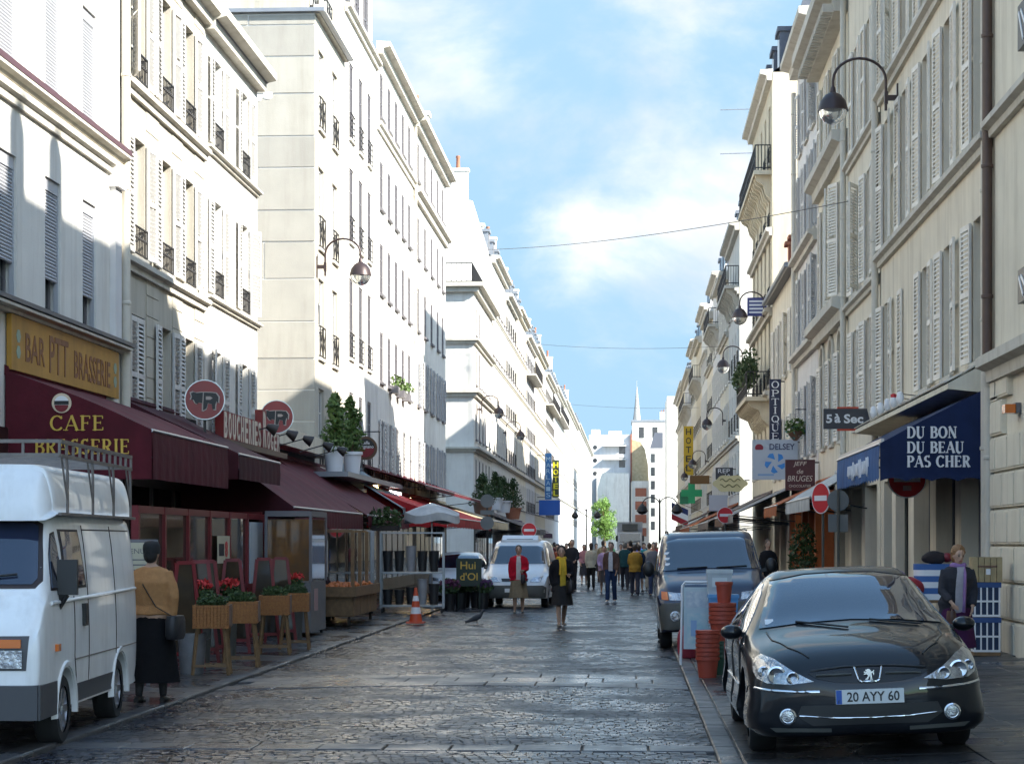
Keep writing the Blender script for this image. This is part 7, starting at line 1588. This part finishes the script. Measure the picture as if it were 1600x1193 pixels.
# projecting shop signs on the right
def boxsign(x0, x1, y, z0, z1, m, label, name='hanging_sign', arm=True):
    o = empty(name, (x1, y, (z0+z1)/2), label, 'sign'); q = MB(); q.box(x0, x1-.12, y-.07, y+.07, z0, z1); f_ = q.build('panel', m, o)
    if arm: q = MB(); q.bar((x1-.14,y,z1-.08),(XR+.02,y,z1-.08), .04); q.bar((x1-.14,y,z0+.08),(XR+.02,y,z0+.08), .04); q.build('bracket', iron_m, o)
    return o, f_
dgrey = mat('sign_dark_grey',(.05,.05,.058),.5); ored = mat('sign_orange_red',(.55,.07,.03),.5)
o = empty('hanging_sign', (XR,45.2,4.45), 'dark grey arrow sign reading 5 a Sec with orange red bars', 'sign'); q = MB(); q.prism([(4.22,4.22),(5.10,4.22),(5.24,4.34),(5.16,4.66),(4.22,4.66)], face_T((0,45.24,0),(1,0,0),(0,0,1)), .12); f_ = q.build('panel', dgrey, o)
q = MB(); q.box(4.52,4.98,45.13,45.25,4.60,4.70); q.build('top_bar', ored, o); q = MB(); q.box(4.52,4.98,45.13,45.25,4.18,4.28); q.build('bottom_bar', ored, o)
q = MB(); put_text(q, '5', camT(4.34,45.119,4.44), .13, .19, bold=.03); put_text(q, 'à', camT(4.52,45.119,4.45), .13, .20, bold=.03); put_text(q, 'Sec', camT(4.87,45.119,4.44), .42, .20, bold=.03); q.build('lettering', signw_m, f_)
o, f_ = boxsign(4.35,5.3,58,3.2,4.06,mat('sign_maroon',(.075,.014,.018),.4),'dark maroon hanging sign reading JEFF de BRUGES'); q = MB()
for t_, z, w_, h_ in (('JEFF',3.93,.38,.15),('de',3.73,.18,.13),('BRUGES',3.53,.70,.16),('CHOCOLATIER',3.32,.62,.07)): put_text(q, t_, camT(4.76,57.929,z), w_, h_, shear=.2 if t_ != 'CHOCOLATIER' else 0)
q.build('lettering', mat('letter_cream',(0,0,0)), f_)
o, f_ = boxsign(3.78,5.3,64,3.68,4.92,mat('sign_pale',(.50,.53,.58),.4),'white hanging sign reading DELSEY with a blue swirl'); q = MB(); put_text(q, 'DELSEY', camT(4.70,63.929,4.70), .78, .19, bold=.015); q.build('lettering', mat('letter_navy',(.02,.025,.09),.5), f_)
q = MB(); q.prism([(.13*cos(a)-.0, .115*sin(a)) for a in [-.6+(pi+1.2)*k/14 for k in range(15)]], camT(3.99,63.929,4.67), .004); q.build('red_dot', mat('dot_red',(.30,.01,.03),.4), f_)
q = MB()
for k in range(5):
    a0 = 2*pi*k/5+.3; pts = [(.10*cos(a0), .10*sin(a0)), (.30*cos(a0+.2), .30*sin(a0+.2)), (.33*cos(a0+.55), .33*sin(a0+.55)), (.30*cos(a0+.95), .30*sin(a0+.95)), (.20*cos(a0+.75), .20*sin(a0+.75))]; q.prism(pts, camT(4.48,63.929,4.20), .004+.0006*k)
q.build('swirl', mat('swirl_blue',(.04,.24,.62),.4), f_); q = MB(); q.box(3.95,4.45,63.925,63.929,3.80,3.86); q.build('small_print', mat('print_blue',(.25,.38,.58),.5), f_)
o, f_ = boxsign(4.78,5.3,71,5.15,7.35,mat('sign_navy',(.012,.016,.05),.4),'tall navy vertical sign reading OPTIQUE'); q = MB()
for k, ch in enumerate('OPTIQUE'): serif_text(q, ch, camT(4.98,70.929,7.16-k*.295), .26 if ch != 'I' else .12, .23, wt=1.1)
q.build('lettering', signw_m, f_)
o, f_ = boxsign(4.45,5.3,78.5,10.35,11.05,mat('banner_blue',(.05,.06,.22),.5),'small blue notice board with white lines high on the ochre mansion'); q = MB()
for k in range(4): q.box(4.52,5.0+.1*(k % 2),78.423,78.429,10.45+k*.14,10.52+k*.14)
q.build('white_lines', signw_m, f_)
o, f_ = boxsign(4.35,5.25,168,7.2,11.2,mat('sign_yellow',(.55,.36,.01),.4),'tall yellow vertical HOTEL sign far down the shaded side'); q = MB()
for k, ch in enumerate('HOTEL'): put_text(q, ch, camT(4.74,167.92,10.75-k*.74), .42, .52, bold=.01)
q.build('lettering', black_m, f_)
o = empty('pharmacy_cross', (XR,150,5.3), 'green pharmacy cross on the shaded side', 'sign'); q = MB(); q.prism([(-.25,-.75),(.25,-.75),(.25,-.25),(.75,-.25),(.75,.25),(.25,.25),(.25,.75),(-.25,.75),(-.25,.25),(-.75,.25),(-.75,-.25),(-.25,-.25)], camT(4.45,149.9,5.3), .2); q.build('cross', mat('cross_green',(.02,.36,.13),.4), o); q = MB(); q.box(3.6,4.25,149.85,150.1,4.5,5.4); q.build('lower_panel', mat('cross_green_dark',(.03,.22,.10),.4), o); q = MB(); q.bar((4.9,150,5.3),(5.32,150,5.3), .08); q.build('bracket', iron_m, o)
boxsign(3.9,5.3,135,5.55,6.1,mat('sign_wood',(.20,.10,.03),.6),'brown wooden hanging sign before the green pharmacy cross')
o, f_ = boxsign(4.3,5.3,104,4.9,5.5,dgrey,'dark hanging sign with white capitals behind the cream scroll sign'); q = MB(); put_text(q, 'REP', camT(4.72,103.92,5.33), .6, .2); put_text(q, 'JA', camT(4.9,103.92,5.07), .35, .2); q.build('lettering', signw_m, f_)
o = empty('hanging_sign', (XR,92,4.2), 'cream scroll shaped hanging sign with green script above the awnings', 'sign'); pts = [(.75*cos(a)*(1+.06*cos(6*a)), .38*sin(a)*(1+.10*cos(6*a))) for a in [2*pi*k/36 for k in range(36)]]; q = MB(); q.prism(pts, camT(4.45,91.95,4.35), .1); f_ = q.build('panel', mat('scroll_cream',(.50,.46,.28),.5), o)
q = MB()
for k, zz in enumerate((4.5,4.25)): q.tube([(4.0+t*.9,91.84,zz+.06*sin(t*16+k)) for t in [j/30 for j in range(31)]], .02, 5)
q.build('script_lettering', mat('script_green',(.10,.11,.05),.5), f_); q = MB(); q.bar((5.1,92,4.5),(5.32,92,4.5), .05); q.build('bracket', iron_m, o)
o, f_ = boxsign(4.2,5.3,110,3.4,4.25,mat('sign_pale',(0,0,0)),'small pale hanging sign beyond the cream scroll sign')
fl = empty('flag', (3.55,150,4.1), 'blue white and red French flag hanging from a shop', 'flag'); fc3 = [mat('flag_blue',(.02,.03,.12),.7), signw_m, mat('flag_red',(.35,.02,.03),.7)]
for k in range(3):
    q = MB(); rows = []
    for i in range(5): x = -.55+i*.3; rows.append([Vector((x, .12*sin(i*1.3), .55-k*.42-i*.14)), Vector((x, .12*sin(i*1.3), .13-k*.42-i*.14))])
    q.loft(rows, closed=False); q.loft([[p+Vector((0,.02,0)) for p in reversed(r)] for r in rows], closed=False); link('stripe', q.me('stripe', fc3[k], smooth=60), fl)
q = MB(); q.bar((-.6,0,.7),(1.75,0,-.2), .04); link('pole', q.me('pole', wood_m), fl)
# right-hand awnings and shop fronts
awning('R', 46.0, 53.0, 3.5, 2.75, 1.3, .3, white_a, 'pale grey canvas awning by the chocolate sign', sag=.02, scallop=False); awning('R', 53.5, 58.5, 3.4, 2.7, 1.5, .3, orange_a, 'orange awning under the maroon sign', sag=.03)
awning('R', 60.0, 67.5, 3.6, 2.55, 2.3, .25, grey_a, 'grey striped slope awning under the white swirl sign', sag=.0, scallop=False); awning('R', 68.5, 75.5, 3.5, 2.6, 2.2, .35, brown_a, 'brown awning before the ochre mansion', sag=.05); awning('R', 77, 88, 3.6, 2.5, 2.4, .3, taupe_a, 'taupe awning under the plant balcony', sag=.05)
awning('R', 101, 120, 3.6, 2.5, 2.4, .4, orange_a, 'orange brown awning beyond the blue people carrier', sag=.05); awning('R', 123, 141, 3.8, 2.8, 2.2, .4, brown_a, 'dark brown awning below the pharmacy cross', sag=.05); awning('R', 145, 162, 3.6, 2.6, 2.0, .4, white_a, 'white awning near the hotel sign', sag=.05)
of = empty('orange_shop', (XR-.1,62.5,pav(XR)), 'bright orange painted shop front posts under the grey awning', 'shop front'); om = mat('orange_paint',(.50,.12,.025),.5,var=.15)
for u, w_ in ((53.6,.35),(55.6,.3),(57.6,.35),(60.0,.35),(62.0,.5)): q = MB(); q.box(XR-.5,XR-.02,u,u+w_,.18,2.75); q.build('post', om, of)
q = MB(); q.box(XR-.5,XR-.02,53.6,62.5,2.75,3.1); q.build('fascia', om, of)
dk = empty('potted_shrub', (4.35,52.0,pav(4.35)), 'dark clipped shrub in a pot beside the orange shop front', 'shrub'); q = MB(); q.lathe([(.2,0),(.26,.45),(.28,.45),(.22,.42)], n=14); link('pot', q.me('pot', black_m, smooth=40), dk); q = MB(); leaves(q, (0,0,1.25), (.38,.38,.85), 900, .06); link('crown', q.me('crown', leafd_m), dk); q = MB(); q.tube([(0,0,.4),(0,0,1.3)], .03, 6); link('trunk', q.me('trunk', wood_m), dk)
hb_ = empty('hanging_basket', (4.98,62.3,5.05), 'green hanging flower basket on an iron bracket under the slim pale house', 'flowers'); q = MB(); q.lathe([(.05,-.25),(.2,-.08),(.24,.05),(.2,.05)], n=14); link('basket', q.me('basket', brnp, smooth=50), hb_); q = MB(); leaves(q, (0,0,.15), (.33,.33,.3), 260, .07); link('foliage', q.me('foliage', leaf_m), hb_); q = MB(); leaves(q, (0,0,0), (.32,.32,.25), 60, .05); link('blooms', q.me('blooms', mat('bloom_teal',(.08,.22,.20),.6)), hb_); q = MB(); q.bar((0,0,.7),(.33,0,.7), .03); q.bar((0,0,.7),(0,0,.1), .012); link('bracket', q.me('bracket', iron_m), hb_)
# black sign boxes on the corner house
for i, (z0_, z1_) in enumerate(((8.35,8.95),(4.95,5.4))):
    o = empty('wall_sign', (XR,27.6,z0_), ('upper' if i == 0 else 'lower')+' black wall sign with pale strokes at the right picture edge', 'sign'); q = MB(); q.box(XR-.09,XR,26.6,27.95,z0_,z1_); q.build('panel', black_m, o); q = MB(); q.bar((XR-.095,27.2,z0_+.08),(XR-.095,27.7,z1_-.1), .01, .05); q.bar((XR-.095,27.55,z0_+.08),(XR-.095,27.85,z1_-.1), .01, .05); q.build('strokes', signw_m, o)
o = empty('wall_light', (XR-.02,28.2,3.55), 'small amber wall light under the corner house cornice', 'lamp'); q = MB(); q.box(XR-.22,XR-.07,28.15,28.4,3.5,3.62); q.build('lens', orange_m, o); q = MB(); q.box(XR-.08,XR-.01,28.15,28.4,3.5,3.64); q.build('base', framed_m, o)
# goods by the shop on the right
def crate(x, y, z, label):
    o = empty('plastic_crate', (x,y,z), label, 'crate', 'blue and white slatted crates'); bl = mat('crate_blue',(.025,.07,.22),.5); q = MB(); q.box(-.19,.19,-.14,.14,.40,.47); link('rim', q.me('rim', bl), o); q = MB(); q.box(-.18,.18,-.13,.13,0,.03); link('bottom', q.me('bottom', signw_m), o)
    q = MB(); q.box(-.165,.165,-.115,.115,.03,.40); link('liner', q.me('liner', mat('crate_dark_blue',(.015,.03,.08),.6)), o)
    for i in range(5): q = MB(); xx = -.175+i*.0825; q.box(xx,xx+.02,-.135,-.118,.03,.40); link('slat', q.me('slat', signw_m), o)
    q = MB(); q.box(-.178,.178,-.137,-.116,.20,.225); link('band', q.me('band', signw_m), o)
crate(4.86,28.4,pav(4.9)+.05,'blue rimmed white slatted crate at the bottom of the stack behind the drainpipe'); crate(4.86,28.4,pav(4.9)+.53,'blue rimmed white slatted crate on top of the stack behind the drainpipe')
q = MB(); q.box(4.68,5.04,28.25,28.55,pav(4.9),pav(4.9)+.05); o = q.build('wooden_pallet', wood_m); tag(o, 'low wooden pallet under the slatted crates', 'pallet')
hm_ = empty('wooden_hamper', (4.86,28.4,pav(4.9)+1.005), 'pale wooden hamper with a dark strap on top of the crates', 'hamper'); pw = mat('pale_wood',(.42,.32,.17),.6,var=.25,vscale=9)
for i in range(5): q = MB(); xx = -.2+i*.082; q.box(xx,xx+.074,-.15,.15,0,.34); link('plank', q.me('plank', pw), hm_)
q = MB(); q.box(-.13,.13,-.158,-.15,.2,.225); link('strap', q.me('strap', brnp), hm_); q = MB(); q.box(-.02,.04,-.162,-.158,.10,.18); link('label_tag', q.me('label_tag', signw_m), hm_)
tb_ = empty('striped_bag', (4.35,29.6,pav(4.35)+.75), 'blue and white striped shopping bag on the sale table', 'bag'); 
for i in range(6): q = MB(); q.loft([[Vector((.30*(abs(cos(a))**.5)*(1 if cos(a) > 0 else -1)*(1+.02*sin(5*a+i)), .2*(abs(sin(a))**.5)*(1 if sin(a) > 0 else -1), z)) for a in [2*pi*k/20 for k in range(20)]] for z in (i*.085, i*.085+.085)]); link('stripe', q.me('stripe', mat('stripe_blue',(.04,.12,.34),.6) if i % 2 else signw_m, smooth=60), tb_)
st_ = empty('sale_table', (4.3,29.7,pav(4.3)), 'trestle table of goods before the shop window', 'table'); q = MB(); q.box(-.75,.75,-.3,.3,.71,.75); link('table_top', q.me('table_top', wood_m), st_)
for sx in (-.7,.7):
    for sy in (-.25,.25): q = MB(); q.bar((sx,sy,0),(sx,sy,.71), .04); link('leg', q.me('leg', wood_m), st_)
def plump(name, x, y, z, r, m, label, cat, n=9):
    o = empty(name, (x,y,z), label, cat); q = MB()
    for k in range(n): q.ellipsoid((rng.uniform(-.4,.4)*r[0], rng.uniform(-.4,.4)*r[1], r[2]*(.45+rng.uniform(-.1,.4))), (r[0]*.7, r[1]*.7, r[2]*.5), 12, 8)
    d = fuse(q, .02, 2); d.materials.clear(); d.materials.append(m); link('bag_body', d, o); return o
plump('purple_bag', 3.75,29.7,pav(4.3)+.75,(.26,.2,.34),mat('nylon_purple',(.16,.07,.40),.45,var=.3,vscale=9),'shiny purple bag on the sale table behind the saloon roof','bag')
o = plump('cushion', 4.35,29.6,pav(4.35)+1.26,(.19,.13,.15),mat('plush_black',(.02,.014,.016),.9),'black and red plush cushion lying on the striped bag','cushion'); q = MB(); q.ellipsoid((.17,0,.09),(.08,.09,.07),12,8); link('red_end', q.me('red_end', redp_m, smooth=60), o)
plump('red_bag', 3.98,29.45,pav(4.3)+.75,(.2,.15,.26),mat('nylon_red',(.32,.02,.03),.5,var=.2),'small red bag beside the purple bag on the sale table','bag')
# goods between the two dark vehicles
sb = empty('sandwich_board', (.94,28.6,pav(.94)), 'white framed sandwich board of posters between the saloon and the blue van', 'board'); q = MB(); q.tube([(-.24,0,0),(-.22,.02,1.10),(-.18,.02,1.15),(.18,.02,1.15),(.22,.02,1.10),(.24,0,0)], .016, 8); link('frame', q.me('frame', signw_m), sb); q = MB(); q.tube([(-.24,.4,0),(-.2,.06,1.12),(.2,.06,1.12),(.24,.4,0)], .014, 6); link('rear_frame', q.me('rear_frame', signw_m), sb)
q = MB(); q.box(-.2,.2,.0,.02,.22,1.08); f_ = link('panel', q.me('panel', mat('poster_pale',(.50,.56,.58),.5,col2=(.36,.50,.56),vscale=4)), sb); q = MB(); q.box(-.15,.12,-.004,-.001,.3,.72); link('poster', q.me('poster', mat('poster_teal',(.28,.48,.55),.5,col2=(.55,.6,.6),vscale=9)), f_)
q = MB(); q.box(-.17,.17,-.004,-.001,.80,1.02); link('header', q.me('header', mat('poster_white',(.62,.64,.64),.5,col2=(.35,.42,.5),vscale=14)), f_); q = MB(); q.box(-.1,-.02,-.007,-.0045,.4,.62); q.box(.0,.09,-.007,-.0045,.34,.5); link('print', q.me('print', mat('print_blue',(0,0,0))), f_)
for i, (x, y, z, w_, h_, c, nm) in enumerate(((1.28,28.3,.0,.40,.62,(.42,.50,.58),'pale blue plastic storage box at the bottom of the stack by the sandwich board'),(1.27,28.3,.62,.40,.36,(.10,.30,.60),'blue printed storage box in the middle of the stack by the sandwich board'),(1.22,28.3,.98,.34,.34,(.50,.56,.60),'clear plastic box on top of the stack by the sandwich board'))):
    o = empty('storage_box', (x,y,pav(x)+z), nm, 'box', 'storage boxes'); q = MB(); q.loft([[(sx*w_/2*k,sy*w_/2*k,zz) for sx, sy in ((-1,-1),(1,-1),(1,1),(-1,1))] for zz, k in ((0,.9),(h_-.05,1),(h_-.05,1.05),(h_,1.05))]); link('box_body', q.me('box_body', mat('boxplastic_%d' % i, c, .25, var=.2, vscale=6)), o)
    q = MB(); q.box(-w_*.3,w_*.3,-w_*.49,-w_*.47,h_*.3,h_*.7); link('sticker', q.me('sticker', mat('sticker_%d' % i, ((.6,.62,.6),(.62,.5,.25),(.55,.62,.66))[i], .5)), o)
def potstack(x, y, n, r, m, label, z0=0.0, step=.055):
    o = empty('pot_stack', (x,y,pav(x)+z0), label, 'pots', 'stacked plastic pots'); d = cached(('sp', r, m.name), lambda: MB().lathe([(r*.78,0),(r*.97,.22),(r*1.08,.225),(r*1.08,.27),(r*.9,.27)], n=20).me('pot', m, smooth=40))
    for i in range(n): link('pot', d, o, (0,0,i*step))
rp = mat('pot_red',(.34,.055,.03),.5,var=.1); gp = mat('pot_green',(.02,.07,.045),.5)
potstack(.97,25.9,7,.14,rp,'short stack of brick red plastic pots nearest the kerb'); potstack(1.18,26.4,4,.17,gp,'dark green plastic pots under the tall red stack'); potstack(1.18,26.4,5,.165,rp,'tall stack of brick red plastic pots above the green ones',.43); potstack(1.20,26.4,1,.105,rp,'single small red pot on the tallest stack',.92)
plump('red_sack', .86,30.4,pav(.86),(.16,.15,.4),mat('sack_red',(.30,.03,.05),.6,var=.2),'small red sack on the kerb by the blue van wheel','sack')
# cables across the street
def cable(a, b_, sag, label):
    q = MB(); a, b_ = Vector(a), Vector(b_); q.tube([a+(b_-a)*t-Vector((0,0,4*sag*t*(1-t))) for t in [k/24 for k in range(25)]], .011, 5); o = q.build('cable', iron_m); tag(o, label, 'cable', 'cables strung across the street')
cable((XL,92.0,14.9),(XR,49.0,9.85),.35,'thin black cable strung across the street, nearest and highest of three'); cable((XL,141,15.6),(XR,112,12.4),.3,'thin black cable strung across the street, second from the camera'); cable((XL,186,14.6),(XR,160,12.2),.3,'thin black cable strung across the street, farthest of three')
# far signs on the sunny side
def lsign(x0, x1, y, z0, z1, m, label):
    o = empty('hanging_sign', (x0,y,(z0+z1)/2), label, 'sign'); q = MB(); q.box(x0,x1,y-.1,y+.1,z0,z1); f_ = q.build('panel', m, o); q = MB(); q.bar((XL,y,z1-.2),(x0,y,z1-.2), .06); q.bar((XL,y,z0+.2),(x0,y,z0+.2), .06); q.build('bracket', iron_m, o); return f_
f_ = lsign(-7.75,-7.15,186,5.6,9.8,mat('sign_sky_blue',(.03,.16,.42),.4),'tall blue vertical sign with pale letters on the sunny side'); q = MB()
for k, ch in enumerate('MARLAIS'): put_text(q, ch, camT(-7.45,185.89,9.25-k*.54), .38, .40)
q.build('lettering', mat('letter_sky',(.40,.60,.75),.5), f_)
f_ = lsign(-7.75,-7.1,204,6.2,9.9,mat('sign_deep_green',(.03,.05,.02),.4),'vertical HOTEL sign with yellow letters beside the blue one'); q = MB()
for k, ch in enumerate('HOTEL'): put_text(q, ch, camT(-7.42,203.89,9.4-k*.7), .5, .56, bold=.03)
q.build('lettering', mat('letter_yellow',(.68,.62,.02),.5), f_)
lsign(-8.2,-6.3,184,4.15,5.5,mat('sign_royal_blue',(.02,.12,.50),.4),'broad royal blue sign box below the vertical blue sign')
# far street tree
te = empty('street_tree', (-5.6,440,0), 'bright green leafy tree at the far end of the street', 'tree'); q = MB(); q.tube([(0,0,0),(.1,0,3),(0,.1,6.5)], [.32,.24,.1], 8)
for k in range(7): a = k*.9; q.tube([(.05,0,3+.5*k),(1.3*cos(a),1.3*sin(a),5+.7*k)], [.12,.04], 6)
link('trunk', q.me('trunk', wood_m), te); q = MB()
for k in range(80):
    a, rr, z = rng.uniform(0,6.28), rng.uniform(0,3.0), rng.uniform(2.6,11.0); w_ = 1-((z-6)/6)**2*.6; leaves(q, (rr*w_*cos(a), rr*w_*sin(a), z), (.95,.95,.85), 70, .22)
link('crown', q.me('crown', mat('tree_leaf',(.10,.20,.03),.6,col2=(.16,.27,.05),vscale=1.5)), te)

# lamps burning under the far stalls
lit_m = mat('lit_bulb', (.9,.8,.5), .5, emit=(1.0,.72,.30), estr=9.0); tube_m = mat('lit_tube', (.9,.9,.9), .5, emit=(1.0,.95,.85), estr=8.0)
for i, (x, y, z) in enumerate(((-7.55,60.2,3.35),(-7.2,66.5,3.1),(-6.9,70.5,3.0))):
    o = empty('stall_lamp', (x,y,z), 'lit warm bulb hung under the stall awnings, %s from the camera' % ordn[i], 'lamp', 'lit stall bulbs'); q = MB(); q.ellipsoid((0,0,0), (.10,.10,.09), 12, 8); link('bulb', q.me('bulb', lit_m, smooth=60), o); q = MB(); q.bar((0,0,.08),(0,0,.5), .015); link('flex', q.me('flex', black_m), o)
o = empty('strip_light', (-7.3,63.4,3.3), 'lit white strip light under the slate blue awning', 'lamp'); q = MB(); q.tube([(-.1,-.6,0),(.1,.6,-.05)], .025, 8); link('tube', q.me('tube', tube_m), o); q = MB(); q.bar((-.1,-.65,.04),(.1,.65,-.01), .06, .03); link('fitting', q.me('fitting', signw_m), o)
bpy.data.scenes.remove(SCR)
